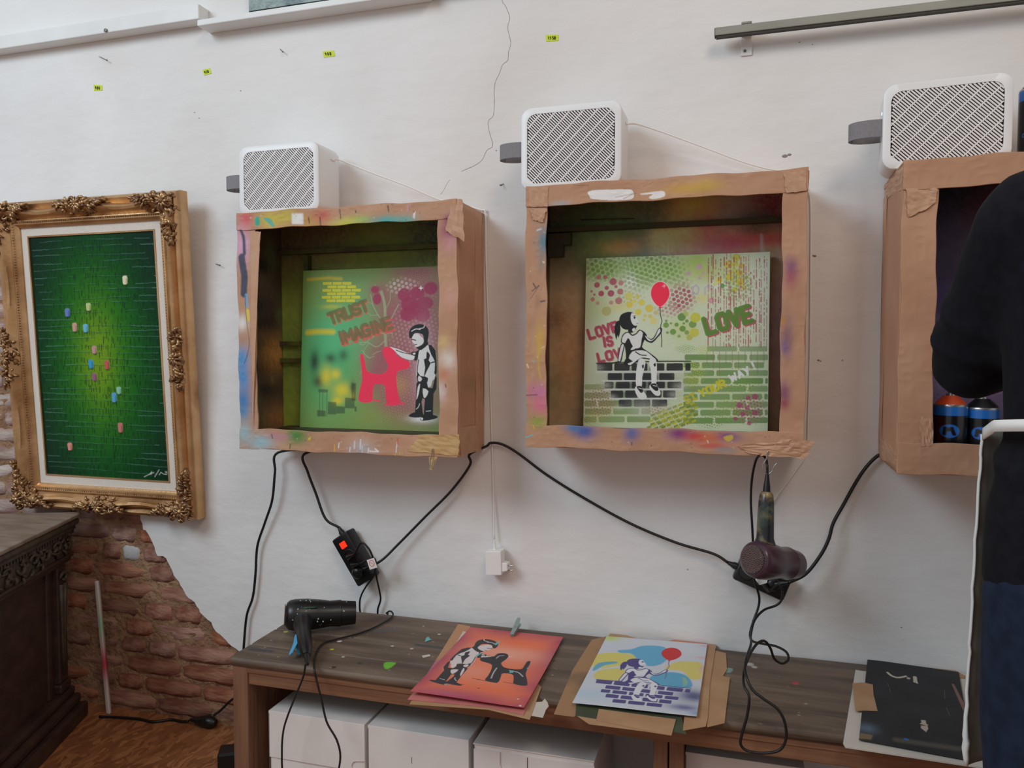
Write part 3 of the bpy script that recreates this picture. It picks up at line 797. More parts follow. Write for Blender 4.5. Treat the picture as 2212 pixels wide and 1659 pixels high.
def draw_boy(im, dark, light):
    """child reaching out one arm (drawn in the units of the first canvas)"""
    D, W = dark, light
    im.poly([(915, 828), (880, 818), (920, 850), (960, 892), (1010, 926), (1090, 942), (1118, 900), (1060, 882), (960, 840)], W, smooth=3)
    im.line([(940, 850), (1000, 872), (1075, 888)], 7, D, smooth=3)
    im.poly([(1150, 850), (1240, 800), (1300, 860), (1310, 1060), (1260, 1150), (1140, 1150), (1130, 1000), (1145, 930)], W, smooth=2)
    im.poly([(1236, 796), (1300, 850), (1314, 1060), (1292, 1066), (1298, 960), (1262, 890)], D, smooth=2)
    im.poly([(1222, 862), (1252, 896), (1240, 946), (1258, 972), (1226, 1040), (1196, 1104), (1208, 1012), (1196, 936), (1218, 926)], D, smooth=2)
    im.poly([(1136, 1050), (1164, 1090), (1210, 1096), (1240, 1120), (1220, 1156), (1140, 1152)], D, smooth=2)
    im.poly([(1148, 1090), (1180, 1112), (1170, 1140), (1146, 1138)], W, smooth=2)
    im.line([(1148, 940), (1140, 1000), (1136, 1060)], 8, D, smooth=3); im.line([(1280, 960), (1262, 968), (1300, 958)], 10, D)
    im.poly([(1172, 830), (1150, 862), (1136, 944), (1104, 940), (1114, 905), (1080, 896), (1086, 868), (1126, 862)], D, smooth=2)
    im.poly([(1092, 878), (1120, 872), (1116, 892), (1094, 890)], W)
    im.poly([(1058, 692), (1070, 650), (1110, 616), (1160, 605), (1206, 620), (1236, 660), (1238, 712), (1228, 770), (1236, 792), (1170, 850), (1128, 830), (1120, 800), (1150, 780), (1190, 745), (1180, 700), (1110, 690), (1084, 735), (1062, 735)], D, smooth=2)
    im.poly([(1084, 744), (1104, 700), (1142, 694), (1168, 722), (1192, 744), (1190, 786), (1150, 814), (1120, 820), (1108, 792), (1092, 776)], W, smooth=2)
    im.line([(1084, 748), (1120, 758)], 10, D); im.line([(1112, 800), (1130, 796)], 7, D)
    im.line([(1082, 672), (1120, 652), (1160, 656)], 8, W, smooth=3); im.line([(1150, 650), (1190, 640), (1200, 618)], 7, W, smooth=3)
    im.poly([(1270, 982), (1292, 986), (1282, 1080), (1264, 1184), (1228, 1186), (1236, 1118)], W, smooth=2)
    im.poly([(1130, 1156), (1150, 1146), (1226, 1152), (1236, 1200), (1276, 1204), (1304, 1080), (1316, 1110), (1312, 1210), (1286, 1256), (1282, 1456), (1198, 1456), (1208, 1310), (1188, 1296), (1178, 1330), (1192, 1450), (1118, 1440), (1126, 1300)], D, smooth=1 or 0)
    im.poly([(1142, 1196), (1164, 1164), (1150, 1262), (1130, 1314)], W, smooth=2); im.poly([(1188, 1206), (1240, 1232), (1216, 1290), (1196, 1288)], W, smooth=2)
    im.line([(1130, 1400), (1150, 1380), (1160, 1350)], 6, W, smooth=2); im.line([(1220, 1420), (1262, 1414)], 6, W)
    im.poly([(1058, 1466), (1110, 1430), (1192, 1438), (1188, 1470), (1122, 1480)], D, smooth=2)
    im.poly([(1164, 1496), (1198, 1452), (1284, 1452), (1328, 1470), (1290, 1492), (1200, 1508)], D, smooth=2)
    im.dot((1182, 1490), 12, W)

def draw_plain_dog(im, col, al=1.0):
    im.poly([(606, 900), (634, 896), (652, 960), (676, 1050), (760, 1074), (836, 1066), (868, 1000), (836, 930), (816, 860), (842, 818), (912, 836), (948, 900), (1010, 935), (1062, 960), (1058, 1016), (990, 1036), (950, 1060), (946, 1150), (962, 1260), (978, 1352), (868, 1360), (846, 1250), (836, 1180), (748, 1172), (728, 1250), (716, 1336), (602, 1334), (606, 1230), (628, 1130), (622, 1030)], col, al, smooth=4)

# ================================================================== SPRAY BOXES
def spray_box(x0, x1, z0, z1, dep, opening, label, imgs, tape_spots=()):
    """open-fronted cardboard spray box hung on the wall. imgs: front / back / left / right / top / bottom sheets"""
    t = thing('spray_box', ((x0 + x1) / 2, 0, z0), label, 'box', 'cardboard spray boxes hung in a row on the wall')
    ox0, ox1, oz0, oz1 = opening
    th = .006; e = .002
    rr = random.Random(int(x0 * 1000))
    # body
    panel('back_panel', M_INNER, t, (x0 + th, -e - th, z1 - th), (x1 - x0 - 2 * th, 0, 0), (0, 0, -(z1 - z0 - 2 * th)), (0, th, 0), 130, 130, imgs.get('back'))
    yb, yf = -e, -dep + .004
    MBs = []
    panel('side_panel', M_INNER, t, (x0 + th, yf, z1 - th), (0, yb - yf, 0), (0, 0, -(z1 - z0 - 2 * th)), (-.001, 0, 0), 50, 130, imgs.get('left'))
    panel('side_panel', M_INNER, t, (x1 - th, yb, z1 - th), (0, yf - yb, 0), (0, 0, -(z1 - z0 - 2 * th)), (.001, 0, 0), 50, 130, imgs.get('right'))
    panel('top_panel', M_INNER, t, (x0 + th, yf, z1 - th), (x1 - x0 - 2 * th, 0, 0), (0, yb - yf, 0), (0, 0, .001), 130, 50, imgs.get('top'))
    panel('bottom_panel', M_INNER, t, (x0 + th, yb, z0 + th), (x1 - x0 - 2 * th, 0, 0), (0, yf - yb, 0), (0, 0, -.001), 130, 50, imgs.get('bottom'))
    # outer cardboard skins (slightly bulged)
    def wob(ax, amp, ph):
        def f(U, V):
            w = amp * (np.sin(U * 5.1 + ph) * np.sin(V * 4.3 + ph * 2) + .5 * np.sin(V * 9 + ph))
            o = np.zeros(U.shape + (3,)); o[..., ax] = w; return o
        return f
    panel('outer_skin', M_KRAFT, t, (x0, yb, z1), (0, yf - yb, 0), (0, 0, -(z1 - z0)), (th - .0012, 0, 0), 12, 40, imgs.get('outl'), warp=wob(0, .0012, 1.3))
    panel('outer_skin', M_KRAFT, t, (x1, yf, z1), (0, yb - yf, 0), (0, 0, -(z1 - z0)), (-th + .0012, 0, 0), 12, 40, imgs.get('outr'), warp=wob(0, .0012, 2.3))
    panel('outer_skin', M_KRAFT, t, (x0, yb, z1), (x1 - x0, 0, 0), (0, yf - yb, 0), (0, 0, -th + .0012), 40, 12, None, warp=wob(2, .0012, .3))
    panel('outer_skin', M_KRAFT, t, (x0, yf, z0), (x1 - x0, 0, 0), (0, yb - yf, 0), (0, 0, th - .0012), 40, 12, None, warp=wob(2, .0012, 4.3))
    # front rim of four strips, edges hand-cut and taped
    im = imgs['front']; W, H = x1 - x0, z1 - z0
    def strip(a0, a1, b0, b1, nu, nv, dy, ph):
        """x a0..a1, z b1 (top) .. b0"""
        def f(U, V):
            o = np.zeros(U.shape + (3,))
            if nu > nv:
                o[..., 2] = .0016 * np.sin(U * 17 + ph) * np.where(V < .5, 1 - V, V) + .0008 * np.sin(U * 43 + ph * 3)
            else:
                o[..., 0] = .0018 * np.sin(V * 15 + ph) * np.where(U < .5, 1 - U, U) + .0008 * np.sin(V * 41 + ph * 3)
            hh_, ww_ = U.shape
            o[..., 1] = .0022 * (vnoise(hh_, ww_, 22, int(ph * 10)) - .5) + .0016 * (np.abs(vnoise(hh_, ww_, 11, int(ph * 10) + 3) - .5) - .25)
            return o
        panel('front_strip', M_KRAFT, t, (a0, -dep - dy, b1), (a1 - a0, 0, 0), (0, 0, -(b1 - b0)), (0, .005, 0), nu, nv, im,
              ((a0 - x0) / W, (a1 - x0) / W), ((z1 - b1) / H, (z1 - b0) / H), warp=f)
    ov = .006
    strip(x0 - .001, ox0, z0 + .004, z1 - .004, 40, 400, .0015, 1.0)
    strip(ox1, x1 + .001, z0 + .004, z1 - .004, 40, 400, .0015, 2.2)
    strip(x0 - .001, x1 + .001, oz1, z1 + .001, 400, 44, .0035, 3.1)
    strip(x0 - .001, x1 + .001, z0 - .001, oz0, 400, 44, .0035, 4.7)
    return t

def loose_tape(parent, quad, mat_, sub=6, amp=.002, name='tape'):
    """crumpled strip of tape over four 3D corners TL,TR,BR,BL"""
    q = [Vector(p) for p in quad]; nrm = (q[1] - q[0]).cross(q[3] - q[0]).normalized()
    r = random.Random(int(q[0].x * 1e4)); mb = MB(); n = sub
    vs = []
    for j in range(n + 1):
        for i in range(n + 1):
            u, v = i / n, j / n
            p = q[0].lerp(q[1], u).lerp(q[3].lerp(q[2], u), v)
            edge_ = (i in (0, n)) or (j in (0, n))
            p = p + nrm * r.uniform(0, amp) + ((q[1] - q[0]).normalized() * r.uniform(-amp, amp) + (q[3] - q[0]).normalized() * r.uniform(-amp, amp) if edge_ else Vector())
            vs.append(p)
    off = -nrm * .0006
    fs = [(j * (n + 1) + i, j * (n + 1) + i + 1, (j + 1) * (n + 1) + i + 1, (j + 1) * (n + 1) + i) for j in range(n) for i in range(n)]
    mb.add(vs, fs)
    ob = mb.build(name, mat_, parent)
    sd = ob.modifiers.new('thickness', 'SOLIDIFY'); sd.thickness = .0006
    return ob

# ---- box 1 sheets
c1 = lambda x, y: (480 + x / 2.72, 400 + y / 2.72)      # close-up units -> photograph units
f1 = Img(420, 420, [(519, 463), (985, 430), (992, 985), (515, 968)])
def dab(im, pts, col, w, al=.9, **k): im.line([c1(*p) for p in pts], w / 2.72, col, al, **k)
for (x, y, r, ry, col, al) in ((160, 200, 34, 40, (214, 90, 92), .9), (300, 205, 60, 40, (206, 190, 60), .8), (390, 190, 60, 36, (200, 184, 70), .8), (520, 215, 70, 34, (196, 150, 70), .7), (600, 180, 45, 30, (196, 96, 84), .8), (740, 215, 80, 26, (198, 196, 80), .8), (830, 200, 50, 22, (160, 190, 90), .7),
        (980, 205, 90, 24, (80, 176, 172), .85), (1080, 195, 60, 22, (100, 176, 168), .7), (1330, 250, 40, 60, (156, 84, 112), .85), (1330, 190, 24, 20, (150, 70, 100), .8), (130, 350, 50, 90, (220, 170, 200), .8), (1340, 330, 40, 40, (208, 150, 156), .6), (120, 800, 30, 40, (226, 222, 216), .9), (115, 1010, 40, 60, (84, 150, 206), .85), (120, 1120, 40, 90, (80, 146, 206), .85),
        (115, 1260, 44, 60, (60, 130, 190), .85), (110, 1330, 36, 40, (66, 140, 190), .7), (120, 1450, 44, 60, (150, 190, 200), .7), (1330, 1000, 44, 60, (226, 214, 204), .85), (1290, 1190, 30, 60, (222, 210, 206), .6), (1305, 900, 34, 40, (220, 190, 120), .6), (1310, 1090, 34, 40, (206, 130, 100), .6), (430, 1470, 60, 40, (70, 140, 60), .9), (220, 1510, 70, 40, (150, 200, 214), .75), (330, 1475, 60, 20, (206, 140, 170), .5), (1150, 1500, 40, 30, (226, 170, 150), .4), (1340, 640, 40, 60, (226, 168, 160), .4), (820, 1540, 70, 40, (196, 206, 214), .45)):
    f1.spray(c1(x, y), r * 1.45 / 2.72, col, min(1, al * 1.15), ry * 1.4 / 2.72, speck=.1)
f1.dot(c1(226, 213), 17 / 2.72, (60, 176, 150), .95, ry=26 / 2.72); f1.dot(c1(226, 213), 8 / 2.72, (70, 170, 150), .9, ry=14 / 2.72)
f1.poly([c1(*p) for p in ((258, 195), (300, 196), (320, 225), (322, 248), (290, 226))], (90, 176, 160), .9, smooth=3)
f1.poly([c1(*p) for p in ((425, 172), (492, 168), (492, 230), (424, 234))], (234, 236, 232), .92, soft=3)
for pts, w in (([(128, 270), (138, 300), (145, 400)], 18), ([(130, 420), (142, 520), (138, 630)], 40)): dab(f1, pts, (46, 66, 92), w, .92, soft=2)
dab(f1, [(152, 640), (150, 700)], (120, 176, 214), 22, .8); dab(f1, [(152, 730), (154, 780)], (232, 204, 70), 22, .9)
for x, y, h in ((522, 190, 32), (587, 190, 46), (702, 140, 50), (980, 122, 32), (792, 150, 10), (1317, 1150, 18), (285, 1465, 22)): dab(f1, [(x, y), (x + 4, y + h)], (52, 50, 56), 7, .85)
for x, y, h, col in ((1095, 112, 30, (220, 170, 200)), (1135, 150, 36, (232, 226, 226)), (1128, 160, 20, (232, 226, 226)), (685, 1510, 28, (236, 236, 232)), (660, 1520, 40, (236, 190, 70)), (752, 1535, 26, (226, 232, 236)), (780, 1500, 46, (236, 236, 236)), (815, 1490, 60, (226, 232, 240)), (825, 1530, 50, (210, 222, 236)), (862, 1540, 30, (226, 232, 240)), (1030, 1500, 60, (226, 236, 240)), (1036, 1480, 30, (232, 96, 60)), (1022, 1570, 16, (236, 200, 60)), (515, 1470, 20, (236, 206, 50)), (506, 1480, 12, (236, 206, 50)), (190, 940, 26, (236, 200, 80)), (395, 1520, 26, (60, 90, 50)), (1395, 1090, 14, (226, 190, 70)), (1402, 1030, 10, (226, 190, 70)), (1050, 1560, 14, (236, 190, 60))):
    dab(f1, [(x, y), (x - 3, y + h)], col, 7, .9)
dab(f1, [(146, 640), (142, 740), (160, 900), (148, 990), (132, 1040)], (40, 36, 40), 4, .9, smooth=4)
f1.line([(c1(760, 1580)), c1(900, 1590)], 8, (200, 214, 226), .5, soft=3); f1.line([c1(900, 1540), c1(920, 1556), c1(870, 1560)], 3, (236, 236, 240), .9)
rs = random.Random(5)
for _ in range(120):
    f1.dot((515 + rs.random() * 475, rs.choice((440 + rs.random() * 40, 935 + rs.random() * 45))), .5 + rs.random() * .8, rs.choice(((60, 50, 50), (230, 226, 220), (90, 150, 160), (180, 80, 90))), .8)

def cloud_sheet(w, h, base, spots, seed, n=40, pal=(), grain=.12):
    im = Img(w, h, base=base)
    r = random.Random(seed)
    for _ in range(n):
        if pal: im.spray((r.random(), r.random()), .04 + .12 * r.random(), r.choice(pal), .25 + .4 * r.random(), seed=seed)
    for s_ in spots: im.spray(s_[0], s_[1], s_[2], s_[3] if len(s_) > 3 else .85, s_[4] if len(s_) > 4 else None, seed=seed + 1)
    nz = 1 - grain + 2 * grain * vnoise(h, w, 3, seed)
    im.a[..., :3] = np.clip(im.a[..., :3] * nz[..., None] * 2.3, 0, .75)
    return im
OL = (96, 106, 34); DK = (36, 26, 30); MRN = (84, 30, 46)
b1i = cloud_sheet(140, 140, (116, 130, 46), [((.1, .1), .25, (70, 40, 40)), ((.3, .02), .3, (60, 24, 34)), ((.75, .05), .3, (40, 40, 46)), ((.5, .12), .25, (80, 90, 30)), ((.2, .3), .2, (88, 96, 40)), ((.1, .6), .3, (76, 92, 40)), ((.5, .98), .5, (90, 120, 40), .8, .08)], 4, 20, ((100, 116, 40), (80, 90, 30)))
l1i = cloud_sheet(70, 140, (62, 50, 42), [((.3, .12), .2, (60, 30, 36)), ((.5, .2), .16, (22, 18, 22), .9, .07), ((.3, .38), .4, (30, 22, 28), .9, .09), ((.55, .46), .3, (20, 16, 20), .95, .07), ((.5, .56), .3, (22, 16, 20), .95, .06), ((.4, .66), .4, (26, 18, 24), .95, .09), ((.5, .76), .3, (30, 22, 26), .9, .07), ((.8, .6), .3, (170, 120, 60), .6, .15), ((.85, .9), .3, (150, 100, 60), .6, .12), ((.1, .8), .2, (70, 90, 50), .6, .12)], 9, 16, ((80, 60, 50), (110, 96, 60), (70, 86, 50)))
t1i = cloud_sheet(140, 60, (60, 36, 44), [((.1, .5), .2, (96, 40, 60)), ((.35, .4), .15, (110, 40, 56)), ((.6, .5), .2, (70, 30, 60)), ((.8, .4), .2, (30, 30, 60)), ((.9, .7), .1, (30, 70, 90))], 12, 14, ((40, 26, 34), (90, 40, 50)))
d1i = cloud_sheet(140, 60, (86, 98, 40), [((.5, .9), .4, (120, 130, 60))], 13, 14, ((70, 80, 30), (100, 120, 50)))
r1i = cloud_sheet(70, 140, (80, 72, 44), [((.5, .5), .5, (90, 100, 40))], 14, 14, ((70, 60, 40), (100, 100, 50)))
or1 = Img(40, 120); or1.spray((.5, .72), .3, (120, 130, 80), .35, .08); or1.spray((.4, .3), .3, (216, 180, 150), .4, .1)
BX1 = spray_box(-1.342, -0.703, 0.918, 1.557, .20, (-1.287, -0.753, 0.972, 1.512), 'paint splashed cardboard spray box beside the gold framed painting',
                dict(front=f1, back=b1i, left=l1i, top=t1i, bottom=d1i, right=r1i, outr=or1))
# lumpy taped corners and torn tape
loose_tape(BX1, [P(975, 432, -.206), P(1000, 430, -.206), P(1002, 520, -.206), P(962, 500, -.206)], M_TAPE, 7, .003)
loose_tape(BX1, [P(905, 940, -.206), P(992, 938, -.206), P(990, 985, -.2065), P(880, 975, -.2065)], M_TAPE2, 8, .002)
loose_tape(BX1, [P(925, 978, -.204), P(948, 980, -.204), P(936, 1016, -.204), P(928, 1014, -.204)], M_TAPE2, 5, .002)
loose_tape(BX1, [P(540, 500, -.2055), P(563, 500, -.2055), P(560, 545, -.2055), P(545, 930, -.2055)], M_TAPE, 6, .001)
loose_tape(BX1, [Vector((-.7015, -.19, 1.556)), Vector((-.7015, -.01, 1.553)), Vector((-.7015, -.01, 1.49)), Vector((-.7015, -.19, 1.50))], M_TAPE, 6, .002)
loose_tape(BX1, [Vector((-.7015, -.07, 1.53)), Vector((-.7015, -.004, 1.53)), Vector((-.7015, -.004, .93)), Vector((-.7015, -.07, .93))], M_TAPE, 8, .0015)
loose_tape(BX1, [Vector((-.7015, -.19, .99)), Vector((-.7015, -.01, .985)), Vector((-.7015, -.02, .915)), Vector((-.7015, -.18, .917))], M_TAPE, 6, .002)
# inner batten and ledge of box 1
MB().box(-1.333, -.712, -.03, -.009, 1.465, 1.478).build('inner_batten', M_BATT, BX1)
MB().box(-1.245, -1.232, -.03, -.0095, .93, 1.46).build('inner_batten', M_BATT, BX1)
for zz in (1.15, 1.20): MB().box(-1.332, -1.246, -.024, -.0095, zz, zz + .012).build('inner_batten', M_BATT, BX1)

# ---- box 2 sheets
c2 = lambda x, y: (1100 + x / 2.44, 340 + y / 2.44)
f2 = Img(420, 420, [(1138, 403), (1742, 366), (1738, 988), (1138, 962)])
for (x, y, r, ry, col, al) in ((950, 165, 130, 30, (206, 166, 70), .75), (1040, 150, 60, 30, (206, 170, 80), .6), (190, 440, 36, 70, (70, 130, 150), .8), (170, 560, 20, 40, (110, 130, 130), .4), (1480, 620, 36, 70, (160, 70, 96), .7), (1480, 570, 30, 40, (110, 70, 130), .5), (1470, 950, 30, 120, (120, 80, 110), .6), (1455, 1000, 20, 40, (110, 90, 150), .6), (1450, 1240, 30, 60, (120, 60, 110), .7), (1450, 1300, 24, 30, (150, 40, 70), .6), (1440, 860, 20, 30, (190, 130, 50), .6),
        (400, 1440, 60, 40, (50, 90, 170), .85), (340, 1425, 40, 20, (50, 130, 190), .7), (650, 1450, 40, 40, (70, 100, 170), .75), (900, 1460, 60, 30, (110, 50, 130), .85), (990, 1470, 70, 24, (200, 60, 70), .85), (1080, 1475, 60, 24, (226, 120, 60), .7), (1160, 1470, 60, 26, (110, 70, 150), .7), (1080, 1520, 70, 14, (214, 60, 60), .7), (1140, 1540, 60, 16, (120, 140, 150), .6), (160, 1230, 60, 40, (206, 120, 170), .7), (165, 1300, 40, 40, (220, 110, 150), .7), (150, 1390, 40, 26, (140, 170, 60), .7), (165, 960, 24, 90, (214, 174, 70), .7), (270, 240, 50, 12, (150, 170, 180), .6), (150, 760, 18, 40, (150, 110, 90), .4)):
    f2.spray(c2(x, y), r * 1.35 / 2.44, col, min(1, al * 1.1), ry * 1.35 / 2.44, speck=.1)
f2.poly([c2(*p) for p in ((430, 178), (620, 168), (655, 188), (650, 218), (600, 226), (450, 226), (422, 205))], (238, 236, 234), .97, smooth=4)
f2.poly([c2(*p) for p in ((690, 190), (770, 176), (812, 178), (816, 206), (750, 216), (735, 205), (756, 190), (700, 196))], (238, 236, 234), .97, smooth=3)
f2.poly([c2(*p) for p in ((1132, 1474), (1180, 1460), (1186, 1480), (1160, 1500))], (214, 186, 70), .9, smooth=2)
f2.line([c2(168, 930), c2(160, 1090), c2(168, 1160)], 4, (206, 170, 80), .9, smooth=3)
for x, y, dx, dy, w, col in ((85, 1475, 45, -18, 8, (120, 200, 206)), (120, 700, 40, -30, 5, (70, 70, 80)), (110, 740, 50, -70, 3, (70, 66, 80)), (165, 755, 20, -4, 9, (80, 70, 90)), (90, 1250, 60, -4, 6, (90, 60, 90)), (150, 380, 20, -6, 10, (200, 214, 214)), (130, 1070, 16, 0, 6, (120, 190, 200)), (650, 1500, 2, 12, 6, (60, 50, 50)), (182, 546, 6, 4, 8, (240, 226, 190)), (1050, 1490, 4, 14, 5, (240, 240, 236)), (130, 660, 10, 20, 8, (90, 76, 66)), (100, 1085, 6, 18, 8, (236, 224, 180)), (130, 1410, 8, 14, 6, (236, 180, 60)), (175, 1000, 18, -10, 4, (232, 214, 180)), (700, 155, 60, -30, 2.5, (110, 80, 64)), (340, 145, 80, 6, 2.5, (120, 86, 66)), (600, 220, 60, -30, 3, (150, 110, 80)), (1480, 150, 60, 40, 2.5, (120, 86, 66)), (560, 210, 110, -20, 2.5, (130, 96, 74))):
    f2.line([c2(x, y), c2(x + dx, y + dy)], w / 2.44, col, .85)
for _ in range(110):
    f2.dot(rs.choice(((1138 + rs.random() * 44, 420 + rs.random() * 540), (1138 + rs.random() * 600, 930 + rs.random() * 50))), .5 + rs.random() * .8, rs.choice(((60, 50, 50), (230, 226, 220), (90, 150, 160), (180, 80, 90))), .8)
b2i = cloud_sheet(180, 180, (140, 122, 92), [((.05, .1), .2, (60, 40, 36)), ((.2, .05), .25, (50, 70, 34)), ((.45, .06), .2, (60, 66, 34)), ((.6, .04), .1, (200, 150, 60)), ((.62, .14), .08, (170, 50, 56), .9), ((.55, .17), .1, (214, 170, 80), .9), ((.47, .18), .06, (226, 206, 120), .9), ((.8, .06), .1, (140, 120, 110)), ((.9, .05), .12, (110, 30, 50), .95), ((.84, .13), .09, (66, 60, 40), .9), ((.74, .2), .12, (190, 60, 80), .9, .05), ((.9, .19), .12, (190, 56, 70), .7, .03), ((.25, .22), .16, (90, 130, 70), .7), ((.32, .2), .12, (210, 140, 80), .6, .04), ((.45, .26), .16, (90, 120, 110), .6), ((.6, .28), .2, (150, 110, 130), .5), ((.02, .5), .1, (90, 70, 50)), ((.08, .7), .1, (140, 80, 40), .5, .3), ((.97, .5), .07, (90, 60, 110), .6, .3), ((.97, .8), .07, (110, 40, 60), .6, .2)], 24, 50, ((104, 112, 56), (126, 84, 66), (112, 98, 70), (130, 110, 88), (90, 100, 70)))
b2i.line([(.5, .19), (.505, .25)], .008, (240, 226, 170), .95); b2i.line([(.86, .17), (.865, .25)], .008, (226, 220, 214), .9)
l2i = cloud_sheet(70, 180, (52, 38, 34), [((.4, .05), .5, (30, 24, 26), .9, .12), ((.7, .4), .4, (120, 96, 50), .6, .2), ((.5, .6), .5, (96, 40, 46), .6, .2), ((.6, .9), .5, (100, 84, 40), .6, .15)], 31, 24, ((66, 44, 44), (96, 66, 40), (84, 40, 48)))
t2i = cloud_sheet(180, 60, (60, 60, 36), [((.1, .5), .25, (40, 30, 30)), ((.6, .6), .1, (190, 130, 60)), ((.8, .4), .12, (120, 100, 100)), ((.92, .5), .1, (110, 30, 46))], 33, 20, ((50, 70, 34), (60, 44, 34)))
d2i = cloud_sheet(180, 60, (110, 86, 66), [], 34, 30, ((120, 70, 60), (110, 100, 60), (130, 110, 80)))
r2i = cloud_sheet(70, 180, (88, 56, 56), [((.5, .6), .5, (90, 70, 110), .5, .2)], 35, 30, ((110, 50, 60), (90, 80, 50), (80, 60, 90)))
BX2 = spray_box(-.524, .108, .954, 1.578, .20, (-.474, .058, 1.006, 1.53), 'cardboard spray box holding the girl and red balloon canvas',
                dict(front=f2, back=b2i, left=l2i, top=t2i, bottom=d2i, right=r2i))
loose_tape(BX2, [P(1590, 962, -.207), P(1745, 950, -.207), P(1728, 986, -.208), P(1618, 980, -.208)], M_TAPE, 8, .003)
loose_tape(BX2, [P(1690, 948, -.208), P(1758, 955, -.208), P(1740, 990, -.208), P(1640, 985, -.208)], M_TAPE, 8, .003)
loose_tape(BX2, [P(1142, 405, -.206), P(1185, 402, -.206), P(1182, 446, -.206), P(1142, 446, -.206)], M_TAPE, 6, .0015)
loose_tape(BX2, [P(1693, 372, -.206), P(1743, 366, -.206), P(1742, 412, -.206), P(1697, 415, -.206)], M_TAPE, 6, .002)
loose_tape(BX2, [P(1143, 450, -.206), P(1182, 450, -.206), P(1172, 480, -.206), P(1150, 474, -.206)], M_TAPE, 6, .002)
MB().box(-.515, .098, -.032, -.009, 1.494, 1.506).build('inner_batten', M_BATT2, BX2)
for k_ in range(2): MB().box(-.515 + .0 * k_, -.475 + .02 * k_, -.03, -.0095, 1.43 + .03 * k_, 1.46 + .03 * k_).build('inner_batten', M_BATT2, BX2)
MB().tube([P(1255, 475, -.03), P(1370, 472, -.032)], .0012, 5).build('stretched_wire', M_BLACKP, BX2)

# ---- box 3 sheets
f3 = Img(300, 300)
f3.spray((.12, .62), .06, (190, 120, 80), .35, .12)
b3i = cloud_sheet(140, 140, (70, 64, 84), [((.3, .05), .5, (34, 32, 38), .95, .12), ((.4, .12), .12, (120, 26, 36), .8), ((.15, .4), .1, (60, 50, 96), .9), ((.2, .45), .06, (40, 34, 70), .9), ((.15, .6), .06, (50, 40, 80), .9), ((.3, .7), .2, (120, 100, 140), .6)], 44, 30, ((84, 78, 100), (60, 54, 80), (100, 90, 120)))
b3i.dots((.15, .5), .14, (70, 60, 120), .022, .007, al=.8); b3i.dots((.15, .85), .12, (64, 56, 110), .02, .006, al=.8)
l3i = cloud_sheet(50, 140, (64, 58, 66), [], 45, 20, ((50, 46, 56), (80, 70, 80)))
BX3 = spray_box(.287, .925, .935, 1.571, .25, (.350, .862, .998, 1.512), 'plain brown cardboard spray box the person in the apron works at',
                dict(front=f3, back=b3i, left=l3i, top=l3i, bottom=l3i, right=l3i))
loose_tape(BX3, [Vector((.2855, -.006, 1.568)), Vector((.2855, -.245, 1.571)), Vector((.2855, -.245, 1.515)), Vector((.2855, -.006, 1.535))], M_TAPE, 7, .003)
loose_tape(BX3, [Vector((.2855, -.003, 1.54)), Vector((.2855, -.05, 1.54)), Vector((.2855, -.05, .95)), Vector((.2855, -.003, .95))], M_TAPE, 8, .0015)
loose_tape(BX3, [Vector((.2855, -.006, .985)), Vector((.2855, -.245, .98)), Vector((.2855, -.245, .936)), Vector((.2855, -.006, .937))], M_TAPE, 7, .002)
loose_tape(BX3, [P(1958, 408, -.2555), P(2026, 406, -.2555), P(2022, 440, -.2555), P(1960, 470, -.2555)], M_TAPE, 8, .002)
loose_tape(BX3, [P(1985, 900, -.2555), P(2014, 905, -.2555), P(2016, 962, -.2555), P(1990, 965, -.2555)], M_TAPE, 8, .002)

# hooks under the boxes
def s_hook(px_, py_, Y, label, r=.011):
    a = P(px_, py_, Y)
    t = thing('wire_hook', a, label, 'hook', 'wire hooks under the spray boxes')
    pts = [a + Vector((.003, 0, .030)), a + Vector((0, 0, .012)), a + Vector((-r * .6, 0, -.002)), a + Vector((-r * .5, 0, -.014)), a + Vector((.002, 0, -.022)), a + Vector((r, 0, -.016)), a + Vector((r * 1.4, 0, -.004)), a + Vector((r * 1.9, 0, .004))]
    MB().tube(catmull(pts, 6), .0014, 7).build('bent_wire', M_METAL, t, smooth=True)
s_hook(932, 994, -.209, 'small wire hook under the first spray box', .006)
s_hook(1655, 1003, -.209, 'wire hook under the second spray box holding the hanging hair dryer', .012)

# ================================================================== CANVASES IN THE BOXES
# ---- canvas 1 (drawing units: close-up of the first canvas)
A1 = Img(430, 450, [(62, 95), (1355, 62), (1335, 1610), (48, 1585)], base=(122, 154, 78), uspan=(0, .945))
A1.spray((300, 900), 420, (70, 176, 110), .95, 460); A1.spray((420, 700), 380, (84, 184, 126), .9, 300); A1.spray((600, 450), 220, (96, 170, 110), .7, 260); A1.spray((330, 1250), 300, (80, 170, 100), .7, 250)
for c_, r_ in (((1150, 300), 420), ((1180, 700), 400), ((1000, 1000), 320), ((820, 900), 220), ((1150, 1300), 340), ((900, 1350), 220), ((760, 1100), 160), ((780, 320), 130), ((900, 520), 190)):
    A1.spray(c_, r_, (160, 74, 102), .72, speck=.3)
A1.spray((720, 1500), 260, (130, 150, 76), .7, 160); A1.spray((640, 130), 420, (118, 146, 76), .8, 60); A1.spray((1100, 120), 300, (150, 84, 96), .7, 60); A1.spray((980, 1180), 110, (190, 150, 90), .55, 130)
